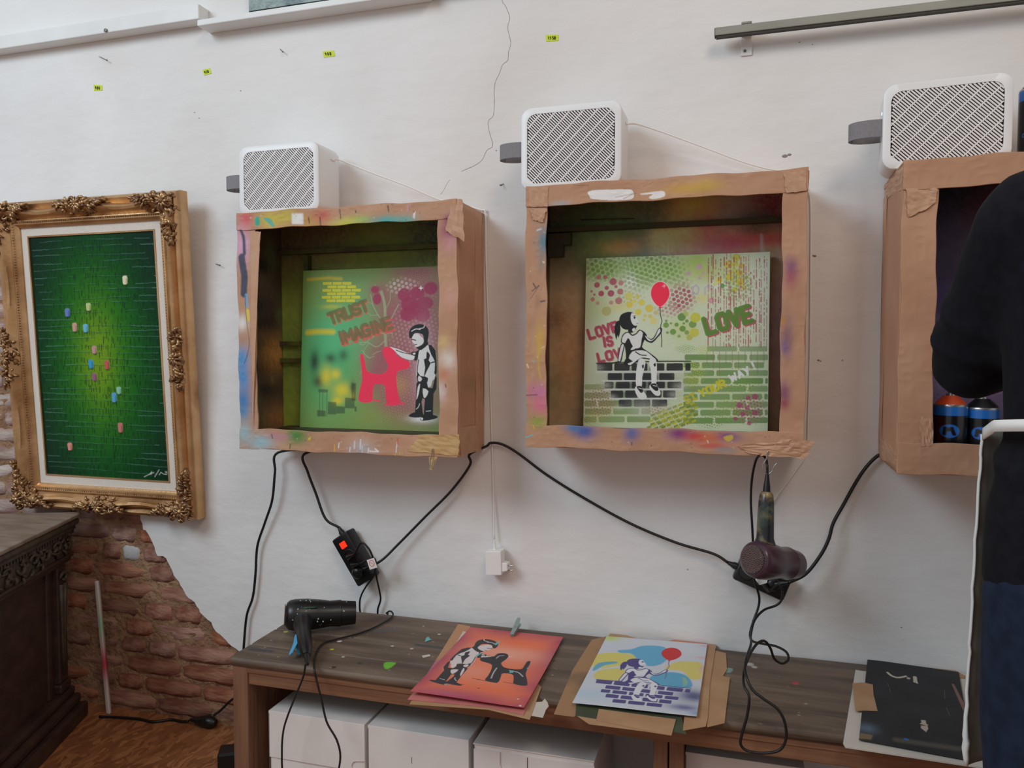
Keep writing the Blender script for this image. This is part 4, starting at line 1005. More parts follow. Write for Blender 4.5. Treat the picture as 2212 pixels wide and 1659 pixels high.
# honeycomb screens
A1.dots((1120, 720), 270, (206, 146, 170), 40, 12, 360, .55, seed=2); A1.dots((1000, 250), 150, (226, 200, 206), 42, 15, 80, .7, seed=3); A1.dots((1130, 330), 210, (190, 120, 146), 38, 12, 120, .55, seed=6)
A1.dots((1180, 150), 260, (190, 130, 146), 24, 6, 80, .45, seed=4); A1.dots((980, 1250), 220, (190, 150, 140), 30, 8, 240, .4, seed=5); A1.dots((560, 170), 230, (80, 130, 90), 20, 6, 60, .6, seed=7); A1.dots((830, 1480), 260, (176, 160, 90), 24, 6, 90, .4, seed=8)
# yellow brick stencil and the stroke under it
A1.line([(110, 180), (300, 165), (420, 175)], 26, (206, 184, 40), .8, soft=6)
for j in range(6):
    y0 = 205 + j * 33
    for i in range(5):
        x0 = 250 + i * 92 + (46 if j % 2 else 0) - j * 2
        if x0 + 84 > 640 - abs(j - 3) * 18: continue
        A1.poly([(x0, y0), (x0 + 84, y0), (x0 + 84, y0 + 26), (x0, y0 + 26)], (214, 206, 34), .92)
A1.spray((330, 440), 120, (206, 200, 30), .6, 26)
A1.line([(110, 686), (220, 676), (350, 680)], 46, (214, 196, 28), .85, soft=8)
# bare winter tree
for pts, w in (([(850, 860), (838, 700), (836, 560), (830, 420), (800, 300)], 26), ([(838, 640), (900, 540), (960, 420)], 10), ([(836, 600), (770, 520), (720, 420), (700, 330)], 9), ([(840, 700), (780, 690), (700, 740), (640, 720)], 10), ([(840, 760), (760, 820), (680, 780), (600, 780)], 9), ([(832, 480), (880, 380), (880, 300)], 7), ([(800, 330), (760, 270), (740, 230)], 6), ([(700, 740), (640, 800), (600, 790)], 7), ([(845, 700), (900, 690), (900, 720)], 6), ([(690, 780), (640, 870), (700, 930)], 7), ([(620, 850), (680, 920), (740, 910)], 6), ([(770, 520), (700, 520), (660, 480)], 6), ([(720, 420), (680, 400), (650, 420)], 5), ([(720, 900), (760, 870), (800, 860)], 6), ([(610, 1080), (640, 980), (600, 900)], 6)):
    A1.line(pts, w, (160, 178, 138), .7, smooth=4)
# maroon flower blots
for x, y, rx, ry in ((1010, 330, 60, 60), (1130, 310, 70, 56), (1255, 270, 64, 58), (1060, 420, 80, 70), (1200, 410, 80, 60), (1050, 510, 76, 66), (1180, 520, 72, 64), (1110, 460, 60, 60), (740, 280, 40, 34), (760, 370, 40, 50)):
    A1.dot((x, y), rx, (158, 42, 84), .9, ry=ry, soft=3)
A1.poly([(1164, 240), (1170, 262), (1188, 268), (1170, 274), (1164, 292), (1158, 274), (1140, 268), (1158, 262)], (240, 236, 236))
# words
for dx, dy, col, al in ((8, 12, (214, 88, 66), .8), (0, 0, (104, 112, 60), .88)):
    text(A1, 'TRUST', (300 + dx, 510 + dy), (650 + dx, 382 + dy), 96, 34, col, al, .2)
for dx, dy, col, al in ((14, 18, (216, 84, 76), .85), (0, 0, (112, 104, 64), .82)):
    text(A1, 'IMAGINE', (396 + dx, 690 + dy), (876 + dx, 540 + dy), 104, 34, col, al, .2)
for x, y, h in ((430, 780, 22), (470, 775, 16), (525, 775, 24), (570, 765, 20), (640, 750, 16), (790, 660, 30), (850, 640, 26)): A1.line([(x, y), (x, y + h)], 12, (216, 90, 70), .8)
# lower left: loose dark and yellow spray patches over a dark skyline
for x, y, rx, ry, col, al in ((180, 960, 60, 130, (26, 44, 34), .9), (220, 1150, 70, 70, (30, 44, 38), .85), (330, 930, 70, 60, (30, 60, 44), .8), (450, 900, 60, 70, (40, 70, 50), .7), (290, 1100, 70, 110, (220, 200, 40), .9), (380, 1080, 60, 60, (224, 206, 50), .9), (440, 1230, 110, 90, (222, 204, 44), .92), (400, 1330, 70, 50, (222, 202, 44), .9), (545, 1280, 24, 56, (220, 200, 44), .9), (540, 1200, 40, 70, (60, 70, 50), .7)):
    A1.spray((x, y), rx, col, al, ry, speck=.1)
for x0, x1, y0, y1 in ((220, 310, 1220, 1252), (310, 390, 1340, 1460), (390, 470, 1380, 1450), (470, 560, 1300, 1400), (530, 570, 1160, 1330), (210, 290, 1420, 1480), (560, 580, 1380, 1430)):
    A1.poly([(x0, y0), (x1, y0 + 6), (x1, y1), (x0, y1)], (40, 52, 40), .62, soft=2)
for x in (232, 262, 300): A1.line([(x, 1250), (x, 1480)], 6, (60, 80, 60), .7)
# the child and the plain dog
A1.spray((1190, 1490), 150, (236, 232, 234), .95, 46); A1.spray((1190, 1000), 110, (214, 190, 200), .6, 420); A1.spray((1150, 700), 120, (200, 160, 176), .5, 110)
draw_plain_dog(A1, (255, 44, 84))
A1.line([(610, 1330), (700, 1316), (790, 1330)], 14, (255, 50, 90), .9, smooth=3); A1.line([(850, 1364), (930, 1352), (1014, 1350)], 16, (255, 50, 90), .9, smooth=3)
draw_boy(A1, (18, 22, 22), (224, 222, 222))
A1.a[..., :3] = np.clip(A1.a[..., :3] * 1.12, 0, 1)
A1.a[..., :3] *= (0.93 + .14 * RNG.random((A1.h, A1.w)))[..., None]

def stretched_canvas(img, x0, x1, z0, z1, yf, lean, label, edge_col):
    t = thing('stretched_canvas', ((x0 + x1) / 2, yf + .01, z0), label, 'painting', 'stencilled canvases in the spray boxes')
    panel('painted_face', M_CANVAS, t, (x0, yf + lean, z1), (x1 - x0, 0, 0), (0, -lean, -(z1 - z0)), (0, .0022, 0), img.w - 1, img.h - 1, img)
    me = mat('canvas_edge_' + edge_col[0], edge_col[1], edge_col[2], scale=16, rough=.7)
    wr = MB(); b = .018
    M = Matrix.Translation((0, yf + .0022, z0)) @ Matrix(((1, 0, 0, 0), (0, 1, lean / (z1 - z0), 0), (0, 0, 1, 0), (0, 0, 0, 1)))
    h = z1 - z0
    wr.box(x0 - .0005, x0 + .016, 0.0002, b, -.0005, h + .0005, M); wr.box(x1 - .016, x1 + .0005, 0.0002, b, -.0005, h + .0005, M)
    wr.box(x0 + .016, x1 - .016, 0.0002, b, 0, .016, M); wr.box(x0 + .016, x1 - .016, 0.0002, b, h - .016, h, M)
    wr.build('stretcher_frame', me, t)
    return t
stretched_canvas(A1, -1.236, -.782, .966, 1.414, -.075, .028, 'green and maroon canvas of a boy petting a pink dog', ('green', (104, 122, 56), (120, 140, 66)))
MB_blk = None
# small blocks that carry the two canvases inside the boxes
def riser(x0, x1, y0, y1, z0, z1, label):
    t = thing('canvas_rest', ((x0 + x1) / 2, (y0 + y1) / 2, z0), label, 'block')
    MB().box(x0, x1, y0, y1, z0, z1).build('batten', M_BATT2, t, bevel=.001)
    for xx in (x0 + .09, x1 - .09): MB().lathe([(0, .004), (.006, .004), (.008, .002)], (xx, y0, (z0 + z1) / 2 + .006), (0, -1, 0), 10).build('screw', M_METAL, t)
riser(-1.30, -.74, -.082, -.03, .9242, .9655, 'paint covered batten under the boy and pink dog canvas')
riser(-.48, .07, -.082, -.03, .9602, .9912, 'paint covered batten under the girl and balloon canvas')

# ---- canvas 2 (drawing units: close-up of the second canvas)
A2 = Img(450, 450, [(47, 112), (1628, 35), (1612, 1600), (32, 1540)], base=(214, 226, 196))
for x, y, r, ry, col, al in ((150, 200, 240, 130, (150, 190, 70), .7), (520, 180, 300, 160, (160, 196, 90), .6), (760, 220, 240, 150, (150, 190, 70), .55), (1000, 130, 200, 130, (168, 200, 60), .75), (1050, 230, 160, 100, (180, 190, 80), .6), (1330, 250, 240, 200, (190, 214, 130), .7), (120, 520, 150, 200, (190, 212, 150), .7), (420, 300, 70, 90, (240, 242, 236), .8), (1200, 330, 90, 60, (236, 238, 236), .7), (880, 700, 160, 160, (196, 212, 120), .6), (330, 520, 160, 70, (226, 214, 110), .5), (1040, 440, 90, 60, (222, 216, 110), .6), (1500, 300, 160, 300, (226, 230, 214), .6)):
    A2.spray((x, y), r, col, al, ry, speck=.25)
A2.dots((180, 190), 170, (104, 150, 48), 44, 16, 110, .85, seed=1); A2.dots((620, 190), 290, (110, 152, 60), 42, 15, 150, .85, seed=2); A2.dots((480, 300), 160, (120, 160, 80), 40, 14, 90, .7, seed=3); A2.dots((330, 150), 150, (130, 170, 70), 36, 12, 70, .7, seed=5)
A2.dots((860, 440), 130, (176, 66, 100), 40, 16, 130, .95, seed=4); A2.dots((760, 540), 130, (190, 110, 130), 36, 13, 70, .75, seed=8); A2.dots((840, 300), 110, (150, 150, 90), 40, 14, 60, .6, seed=9); A2.dots((420, 430), 130, (180, 170, 110), 34, 11, 80, .55, seed=10)
A2.dots((200, 260), 200, (140, 170, 90), 40, 13, 60, .6, seed=11); A2.dots((1340, 330), 160, (110, 160, 60), 36, 13, 140, .7, seed=12, vary=.6)
rs2 = random.Random(17)
for x, y, r, col in ((140, 338, 24, (182, 56, 92)), (176, 410, 24, (182, 50, 90)), (258, 408, 28, (180, 52, 92)), (276, 308, 30, (184, 66, 100)), (222, 362, 18, (184, 70, 104)), (210, 270, 18, (190, 90, 116)), (152, 272, 20, (190, 110, 120)), (104, 460, 18, (200, 120, 130)), (336, 392, 26, (190, 110, 120)), (324, 470, 30, (190, 112, 120)), (222, 560, 40, (190, 190, 120)), (118, 420, 10, (190, 80, 110)), (94, 392, 10, (190, 90, 110)), (342, 318, 22, (200, 130, 130)), (260, 486, 18, (200, 150, 140)), (146, 492, 16, (200, 150, 140)), (300, 350, 14, (190, 90, 110)),
        (416, 502, 28, (226, 206, 70)), (490, 566, 28, (228, 210, 60)), (584, 534, 34, (226, 204, 60)), (520, 484, 28, (226, 210, 80)), (484, 434, 18, (216, 206, 80)), (456, 474, 18, (226, 214, 90)), (540, 632, 14, (226, 206, 90)), (592, 600, 18, (222, 206, 100)), (548, 596, 14, (226, 206, 90)), (620, 640, 30, (230, 216, 130)), (410, 430, 34, (220, 214, 110)), (640, 570, 20, (214, 196, 130)),
        (728, 676, 24, (110, 156, 56)), (788, 734, 26, (106, 156, 50)), (870, 706, 26, (104, 152, 50)), (862, 606, 34, (96, 146, 56)), (956, 668, 32, (112, 158, 66)), (818, 672, 18, (110, 156, 60)), (906, 640, 14, (100, 150, 50)), (730, 640, 12, (120, 160, 70)), (906, 738, 20, (130, 166, 70)), (840, 770, 14, (140, 170, 80)), (930, 780, 26, (190, 190, 90)), (740, 740, 12, (120, 160, 70)), (770, 660, 10, (120, 160, 70)), (880, 660, 10, (100, 150, 50)), (980, 610, 44, (206, 206, 50)), (970, 740, 40, (206, 206, 60)), (900, 580, 20, (180, 200, 80)),
        (1266, 150, 36, (214, 206, 66)), (1326, 146, 22, (208, 202, 70)), (1374, 156, 24, (206, 200, 70)), (1356, 220, 32, (204, 200, 60)), (1366, 298, 36, (200, 198, 60)), (1270, 256, 30, (208, 204, 60)), (1184, 288, 26, (226, 214, 60)), (1320, 366, 22, (196, 200, 70)), (1316, 188, 14, (208, 204, 60)), (1300, 294, 12, (208, 204, 60)), (1330, 90, 36, (206, 206, 70)), (1274, 210, 12, (208, 204, 60)), (1298, 216, 14, (208, 204, 60)), (1400, 350, 20, (180, 196, 80)), (1212, 334, 20, (90, 150, 50)), (1150, 320, 16, (220, 220, 120)), (1420, 260, 16, (150, 180, 70)),
        (1008, 172, 24, (206, 170, 190)), (918, 232, 18, (206, 160, 180)), (1046, 230, 14, (210, 170, 180)), (1014, 268, 14, (206, 170, 180)), (1116, 462, 26, (216, 160, 170))):
    A2.dot((x, y), r, col, .9)
A2.line([(950, 420), (960, 350), (985, 330), (1010, 360), (1000, 400), (965, 410)], 16, (190, 184, 206), .75); A2.line([(1060, 410), (1062, 350), (1100, 330), (1110, 370)], 16, (196, 186, 206), .7)
# dripping dashes
for k in range(24):
    x = 1090 + k * 22 + rs2.uniform(-6, 6); y = rs2.uniform(50, 110)
    yend = 860 if k < 23 else 900
    if x > 1600: continue
    while y < yend:
        L_ = rs2.choice((10, 16, 24, 40, 70)); dens = .25 if (y > 430 and y < 600 and x < 1150) else .85
        if rs2.random() < dens: A2.line([(x, y), (x, min(y + L_, yend))], rs2.choice((5, 6, 8, 11)), (178, 66, 92), .85)
        y += L_ + rs2.choice((10, 16, 26))
# green brick courses
def bricks(im, x0, x1, y0, y1, h, gap, Lb, col, seed, al=.9, skew=0.0):
    r = random.Random(seed); j = 0; y = y0
    while y + h <= y1 + 1:
        x = x0 - (Lb * .5 if j % 2 else 0) + r.uniform(-10, 10)
        while x < x1:
            a, b = max(x, x0), min(x + Lb, x1)
            if b - a > 20:
                sk = skew * (a - x0)
                im.poly([(a + 8, y + sk), (b - 8, y + sk), (b, y + 10 + sk), (b, y + h - 10 + sk), (b - 8, y + h + sk), (a + 8, y + h + sk), (a, y + h - 10 + sk), (a, y + 10 + sk)], col, al * r.uniform(.8, 1))
            x += Lb + gap
        y += h + gap; j += 1
A2.spray((1250, 1250), 480, (190, 210, 150), .6, 420); A2.spray((300, 1430), 400, (190, 206, 140), .6, 160)
bricks(A2, 1080, 1605, 856, 900, 44, 18, 270, (104, 144, 70), 1, .7)
bricks(A2, 880, 1612, 926, 1560, 50, 18, 262, (96, 142, 62), 2, .88)
bricks(A2, 40, 520, 1180, 1240, 46, 20, 240, (128, 158, 76), 3, .7); bricks(A2, 40, 600, 1250, 1530, 50, 18, 220, (110, 146, 66), 4, .8)
for k in range(10):
    x = 1080 + k * 55; A2.line([(x, 900), (x + 2, 1000 + 50 * (k % 3))], 6, (150, 96, 96), .6)
for c_, r_, ry_, col, sp, rd in (((180, 1330), 150, 150, (196, 90, 90), 26, 8), ((1450, 1400), 160, 130, (176, 60, 110), 30, 10), ((960, 1080), 120, 100, (190, 206, 30), 22, 7), ((950, 1170), 90, 60, (180, 190, 40), 20, 6), ((100, 1480), 110, 70, (206, 196, 40), 24, 6), ((1050, 890), 70, 50, (190, 206, 50), 20, 6), ((1250, 1400), 150, 120, (150, 180, 70), 26, 7), ((1120, 1500), 130, 70, (120, 160, 60), 24, 7), ((900, 880), 100, 40, (140, 180, 90), 20, 7), ((1400, 1200), 160, 60, (120, 160, 50), 30, 8), ((640, 1400), 110, 40, (170, 80, 100), 26, 9)):
    A2.dots(c_, r_, col, sp, rd, ry_, .85, seed=int(c_[0]))
for x, y, r in ((1430, 1385, 20), (1395, 1440, 22), (1500, 1430, 24), (1330, 1480, 18), (1365, 1365, 26), (1500, 1290, 26), (1440, 1300, 20), (1450, 1520, 18)): A2.dot((x, y), r, (172, 62, 112), .8)
# small tilted mesh of yellow bricks
for j in range(9):
    for i in range(12):
        bx = 600 + i * 46 - j * 8 + (22 if j % 2 else 0); by = 1440 + j * 26 - i * 17
        if 560 < bx < 980 and by < 1560 and by > 1270 and (bx - 560) * .5 + by > 1440:
            A2.poly([(bx, by), (bx + 38, by - 14), (bx + 42, by + 6), (bx + 4, by + 20)], ((116, 140, 50), (150, 160, 40), (190, 190, 40))[(i + j) % 3], .9)
A2.spray((760, 1460), 200, (196, 200, 50), .3, 90)
for k in range(40):
    A2.dot((700 + rs2.random() * 260, 1280 + rs2.random() * 260), 3 + rs2.random() * 5, (206, 206, 40), .8)
# words
for dx, dy, col in ((14, 10, (190, 76, 96)), (0, 0, (92, 142, 52))):
    text(A2, 'LOVE', (1050 + dx, 622 + dy), (1440 + dx, 506 + dy), 132, 44, col, .95, .3)
for s_, a_, b_, h_ in (('LOVE', (62, 722), (300, 650), 76), ('IS', (190, 788), (262, 776), 72), ('LOV', (146, 924), (330, 880), 70)):
    text(A2, s_, (a_[0] + 6, a_[1] + 6), (b_[0] + 6, b_[1] + 6), h_, 24, (200, 120, 130), .7, .3)
    text(A2, s_, a_, b_, h_, 24, (184, 62, 92), .93, .3)
text(A2, 'ST', (884, 1296), (968, 1256), 56, 18, (206, 196, 40), .9, .3); text(A2, 'YOUR', (1012, 1236), (1222, 1146), 58, 19, (214, 206, 40), .92, .3)
text(A2, 'WAY', (1272, 1110), (1430, 1034), 56, 18, (232, 236, 232), .92, .3); text(A2, '!', (1452, 1000), (1486, 984), 64, 18, (232, 236, 232), .95)
A2.dots((1190, 1170), 50, (206, 206, 50), 28, 9, 40, .8)
# wall glow, child, balloon
A2.spray((520, 1200), 330, (60, 64, 64), .75, 190, speck=.3); A2.spray((520, 1120), 330, (70, 74, 74), .5, 120, speck=.3)
A2.line([(300, 1000), (300, 1060)], 3, (230, 232, 230), .3)
for (x0, x1, y) in ((140, 940, 1076), (190, 860, 1152), (210, 860, 1226), (260, 820, 1304)): A2.line([(x0, y), (x1, y)], 14, (226, 230, 226), .75, soft=2)
draw_girl(A2, (16, 16, 18), (228, 230, 226), (26, 26, 30))
for x, y, r in ((150, 1040, 60), (860, 1100, 60), (220, 1190, 60), (850, 1200, 70), (270, 1290, 50), (800, 1270, 60), (330, 1380, 50), (740, 1380, 60), (540, 1390, 160)):
    A2.spray((x, y), r, (206, 208, 196), .45, r * .6)
draw_balloon(A2, (676, 408), 80, 103, (255, 40, 78), [(676, 530), (680, 590), (692, 640), (682, 690), (688, 760), (692, 810), (690, 862)], (20, 20, 22), (244, 226, 226))
A2.poly([(712, 316), (716, 332), (732, 338), (716, 344), (710, 362), (704, 346), (686, 344), (704, 336)], (255, 180, 190), .8); A2.line([(620, 480), (600, 430)], 3, (255, 150, 170), .6)
A2.a[..., :3] *= (0.95 + .10 * RNG.random((A2.h, A2.w)))[..., None]
stretched_canvas(A2, -.410, .036, .992, 1.421, -.075, .028, 'green dotted canvas of a girl on a wall holding a red balloon', ('pale', (214, 220, 200), (196, 204, 180)))

# ================================================================== GOLD-FRAMED PAINTING
# local frame: x right, h up along the leaning picture, d towards the room
PX0, PX1, PZ0, PHT, LEAN = -2.338, -1.622, .666, .996, math.radians(3.2)
fr = thing('framed_painting', ((PX0 + PX1) / 2, 0, PZ0), 'green abstract painting in an ornate gold frame above the dark cabinet', 'painting')
PM = Matrix.Translation((PX0, -.004, PZ0)) @ Matrix.Rotation(LEAN, 4, 'X')
def F3(x, h, d): return PM @ Vector((x, -d, h))
FW, FH = PX1 - PX0, PHT
MW, LW = .082, .026       # gilded moulding, linen liner
prof = [(0, 0), (0, .030), (.004, .040), (.012, .046), (.018, .044), (.022, .058), (.030, .064), (.038, .060), (.050, .040), (.058, .034), (.060, .040), (.064, .041), (.068, .036), (.072, .036), (.075, .030), (.082, .026), (.082, 0)]
def moulding(side):
    L = FW if side in 'tb' else FH
    n = 48; mb = MB(); vs = []; fs = []
    for i in range(n + 1):
        s = i / n
        for (t, d) in prof:
            a = t + (L - 2 * t) * s       # mitred ends
            # swept outline: the raised ridge dips between the ornaments
            dip = math.sin(2 * math.pi * s) ** 2 * (math.sin(math.pi * s) ** .3 if 0 < s < 1 else 0)
            tt, dd = t, d
            if .015 < t < .045: tt = t + .010 * dip; dd = d - .012 * dip
            if side == 't': p = F3(a, FH - tt, dd)
            elif side == 'b': p = F3(a, tt, dd)
            elif side == 'l': p = F3(tt, a, dd)
            else: p = F3(FW - tt, a, dd)
            vs.append(p)
    m = len(prof)
    for i in range(n):
        for k in range(m):
            fs.append((i * m + k, i * m + (k + 1) % m, (i + 1) * m + (k + 1) % m, (i + 1) * m + k))
    fs.append(tuple(range(m))); fs.append(tuple(n * m + k for k in range(m)))
    ob = mb.add(vs, fs).build('moulding', M_GOLD, fr, smooth='auto')
    # fine beaded sight edge
    bd = MB(); nb = int((L - 2 * .066) / .0085)
    for i in range(nb):
        a = .066 + (L - 2 * .066) * (i + .5) / nb; t = .0665
        p = {'t': F3(a, FH - t, .038), 'b': F3(a, t, .038), 'l': F3(t, a, .038), 'r': F3(FW - t, a, .038)}[side]
        bd.ball(p, .0028, 5, 3)
    bd.build('beading', M_GOLDD, ob, kind='stuff')
for s_ in 'tblr': moulding(s_)
for (x0, x1, h0, h1) in ((MW, FW - MW, FH - MW - LW, FH - MW), (MW, FW - MW, MW, MW + LW), (MW, MW + LW, MW + LW, FH - MW - LW), (FW - MW - LW, FW - MW, MW + LW, FH - MW - LW)):
    MB().prism([F3(x0, h0, .020), F3(x1, h0, .020), F3(x1, h1, .020), F3(x0, h1, .020)], (PM.to_3x3() @ Vector((0, .012, 0)))).build('linen_liner', M_LINEN, fr)
ii = MW + LW
for (x0, x1, h0, h1) in ((ii, FW - ii, FH - ii - .005, FH - ii), (ii, FW - ii, ii, ii + .005), (ii, ii + .005, ii + .005, FH - ii - .005), (FW - ii - .005, FW - ii, ii + .005, FH - ii - .005)):
    MB().prism([F3(x0, h0, .022), F3(x1, h0, .022), F3(x1, h1, .022), F3(x0, h1, .022)], (PM.to_3x3() @ Vector((0, .012, 0)))).build('gilt_slip', M_GOLD, fr)
SCT, SCH, SCY, SCR = 1.25, .0, 1.0, 1.0
# ornaments: leafy scrolls cast on the corners and the middles of the sides
def scroll(mb, base, ua, va, na, x, y, r, turn, sgn, h0, th):
    th *= SCT; h0 += SCH; y *= SCY; r *= SCR
    pts = []; rad = []
    for k in range(15):
        f = k / 14; an = sgn * f * turn
        q = r * (1 - .72 * f)
        pts.append(base + ua * (x + q * math.cos(an) - r) + va * (y + q * math.sin(an)) + na * (h0 + .004 * math.sin(f * 3.1)))
        rad.append(th * (.5 + .7 * math.sin(min(1, f * 1.2 + .1) * 2.6)))
    mb.tube(pts, rad, 6)
def leaf(mb, base, ua, va, na, x, y, ang, L, h0, w):
    w *= SCT; L *= 1.15; h0 += SCH; y *= SCY
    d = ua * math.cos(ang) + va * math.sin(ang)
    pts = [base + ua * x + va * y + d * (L * f) + na * (h0 + .006 * math.sin(f * math.pi)) for f in (0, .25, .5, .75, 1)]
    mb.tube(pts, [w * .55, w, w * 1.0, w * .85, w * .45], 6, flat=.75)
def foliage(mb, base, ua, va, na, length, depth, n, r):
    """dense overlapping leaves over a tapering field: length along ua, depth along va"""
    for k in range(n):
        f = (k + r.random()) / n
        x = length * f ** .9; dmax = depth * (1 - .75 * f ** 1.5)
        y = .005 + dmax * r.random()
        swirl = 1.1 * math.sin(f * 9 + y * 60) + r.uniform(-.4, .4)
        if y < .016: swirl = abs(swirl) + .25
        hh = .030 + .034 * math.exp(-((y - .026) / .020) ** 2)
        leaf(mb, base, ua, va, na, x, y, swirl, .011 + .007 * r.random(), hh, .0038 + .0014 * r.random())
def ornament(base, ua, va, na, half, span, seed):
    """centre cartouche: va points inwards, ua along the side"""
    mb = MB(); r = random.Random(seed)
    for sg in (-1, 1):
        foliage(mb, base, ua * sg, va, na, half, .056, 46, r)
        for (x, y, rad, turn) in ((.030, .014, .013, 5.0), (.058, .020, .010, 4.4), (.020, .044, .009, 4.8)):
            scroll(mb, base, ua * sg, va, na, x, y, rad, turn, r.choice((1, -1)), .064 - y * .35, .0034)
    mb.ball(base + va * .026 + na * .052, (.020, .012, .020), 10, 6)
    for k in range(8): leaf(mb, base, ua, va, na, 0, .026, math.pi * .25 * k, .020, .064, .0042)
    mb.ball(base + va * .026 + na * .068, .006, 8, 5)
    return mb
def corner(base, ua, va, na, seed):
    mb = MB(); r = random.Random(seed)
    for (a_, b_) in ((ua, va), (va, ua)):
        foliage(mb, base, a_, b_, na, .150, .062, 74, r)
        for (x, y, rad, turn) in ((.034, .014, .016, 5.2), (.066, .016, .013, 4.6), (.094, .024, .010, 4.6), (.056, .048, .010, 4.6), (.120, .030, .008, 4.0)):
            scroll(mb, base, a_, b_, na, x + rad, y, rad, turn, r.choice((1, -1)), .066 - y * .3, .0036)
    for k in range(9): leaf(mb, base, ua, va, na, .034, .034, math.pi * 2 * k / 9 + .3, .024, .066, .0048)
    mb.ball(base + (ua + va) * .034 + na * .056, (.024, .016, .024), 10, 6)
    mb.ball(base + (ua + va) * .034 + na * .072, .008, 8, 5)
    return mb
R3 = PM.to_3x3(); ux, uh, ud = R3 @ Vector((1, 0, 0)), R3 @ Vector((0, 0, 1)), R3 @ Vector((0, -1, 0))
for k_, (x, h, a_, b_) in enumerate(((0, 0, ux, uh), (FW, 0, -ux, uh), (0, FH, ux, -uh), (FW, FH, -ux, -uh))):
    corner(F3(x, h, 0), a_, b_, ud, 50 + k_).build('carved_corner', M_GOLDD, fr, smooth=True)
for k_, (x, h, a_, b_) in enumerate(((FW / 2, 0, ux, uh), (FW / 2, FH, ux, -uh), (0, FH / 2, uh, ux), (FW, FH / 2, uh, -ux))):
    ornament(F3(x, h, 0), a_, b_, ud, .085, 0, 70 + k_).build('carved_cartouche', M_GOLDD, fr, smooth=True)
# the picture: glowing green field with cracked lines and coloured pills (drawn in photograph units)
cx0, cx1, ch0, ch1 = ii + .002, FW - ii - .002, ii + .002, FH - ii - .002
GA = Img(270, 430, [(76, 490), (366, 489), (399, 1058), (115, 1037)], base=(12, 74, 44))
GA.a[..., :3] = lin((8, 34, 42))
for c_, r_, ry_, col, al in (((240, 800), 165, 300, (4, 84, 36), 1), ((240, 790), 130, 240, (10, 112, 36), .95), ((234, 775), 92, 165, (48, 136, 30), .9), ((234, 770), 64, 125, (112, 160, 32), .88), ((236, 775), 38, 80, (146, 176, 40), .75)):
    GA.fill(GA.gmask(c_, r_, ry_, 1.2), col, al)
GA.a[..., :3] = np.clip(GA.a[..., :3], 0, 1) ** np.array([1.15, 1.08, 1.12]) * .9
nzv = vnoise(GA.h, GA.w, 6, 3) * .5 + vnoise(GA.h, GA.w, 2.5, 5) * .5
GA.a[..., :3] *= (.86 + .28 * nzv)[..., None]
HG = np.zeros((GA.h, GA.w))
rg = random.Random(77)
def photo_row(v):   # left and right ends of a canvas row in photograph units
    return (76 + 39 * v, 490 + 547 * v), (366 + 33 * v, 489 + 569 * v)
for row in range(34):
    v = .02 + .029 * row
    a_, b_ = photo_row(v); n_ = 58
    for k in range(n_):
        if rg.random() < .35: continue
        f = (k + rg.random() * .8) / n_
        x = a_[0] + (b_[0] - a_[0]) * f; y = a_[1] + (b_[1] - a_[1]) * f + rg.uniform(-3, 3)
        GA.line([(x, y), (x + rg.uniform(-1, 1), y + rg.uniform(6, 15))], 1.9, (4, 34, 26), rg.uniform(.35, .9))
for row in range(34):
    v = .03 + .0285 * row + rg.uniform(-.006, .006)
    a_, b_ = photo_row(v); x = 0.02; ph = rg.random() * 6
    while x < .98:
        L_ = rg.uniform(.02, .12)
        if rg.random() < .72:
            pts = []
            for q in range(8):
                f = min(.99, x + L_ * q / 7)
                pts.append((a_[0] + (b_[0] - a_[0]) * f, a_[1] + (b_[1] - a_[1]) * f + 2.2 * math.sin(f * 5 + ph) + rg.uniform(-.7, .7)))
            edge_b = abs(x - .5) * 1.4
            GA.line(pts, rg.choice((.5, .7, 1.0)), (150, 214, 196), rg.uniform(.03, .20) + .26 * edge_b)
            GA.line([(p_[0], p_[1] + 1.6) for p_ in pts], 1.2, (6, 44, 34), .5)
        x += L_
for x, y, c_, d_ in ((298, 599, (232, 224, 190), 18), (165, 667, (110, 130, 206), 17), (214, 656, (196, 206, 140), 16), (182, 701, (214, 160, 146), 18), (207, 704, (110, 190, 226), 17), (227, 754, (200, 150, 150), 16), (219, 786, (60, 156, 210), 18), (256, 789, (196, 96, 92), 18), (227, 816, (160, 96, 136), 15), (283, 848, (140, 200, 170), 15), (272, 864, (90, 166, 220), 20), (286, 933, (206, 120, 116), 20), (169, 974, (226, 146, 130), 16)):
    GA.poly([(x - 3, y + d_ * .3), (x + 6, y + d_ * .3), (x + 6, y + d_ * .75), (x - 2, y + d_ * .75)], (6, 44, 26), .6, soft=1)
    GA.poly([(x - 5, y - d_ * .5), (x + 4.5, y - d_ * .5), (x + 5.5, y + d_ * .2), (x + 4, y + d_ * .5), (x - 3.5, y + d_ * .5), (x - 5, y)], c_, 1, smooth=3)
    GA.line([(x + 3.6, y - d_ * .2), (x + 3.4, y + d_ * .4)], 2.2, tuple(int(q * .6) for q in c_), .7)
for pts in ([(340, 1046), (352, 1040), (362, 1036)], [(352, 1041), (357, 1034), (356, 1041)], [(366, 1043), (374, 1030), (364, 1046)], [(374, 1042), (378, 1036), (384, 1040), (392, 1041)], [(388, 1034), (389, 1038)], [(391, 1034), (392, 1038)]):
    GA.line(pts, 1.1, (226, 232, 226), .95)
lum = GA.a[..., :3].mean(axis=-1); HGT = np.clip((lum - lum.mean()) * .006, -.0008, .0012)
Oc = F3(cx0, ch1, .0175); Uc = F3(cx1, ch1, .0175) - Oc; Vc = F3(cx0, ch0, .0175) - Oc
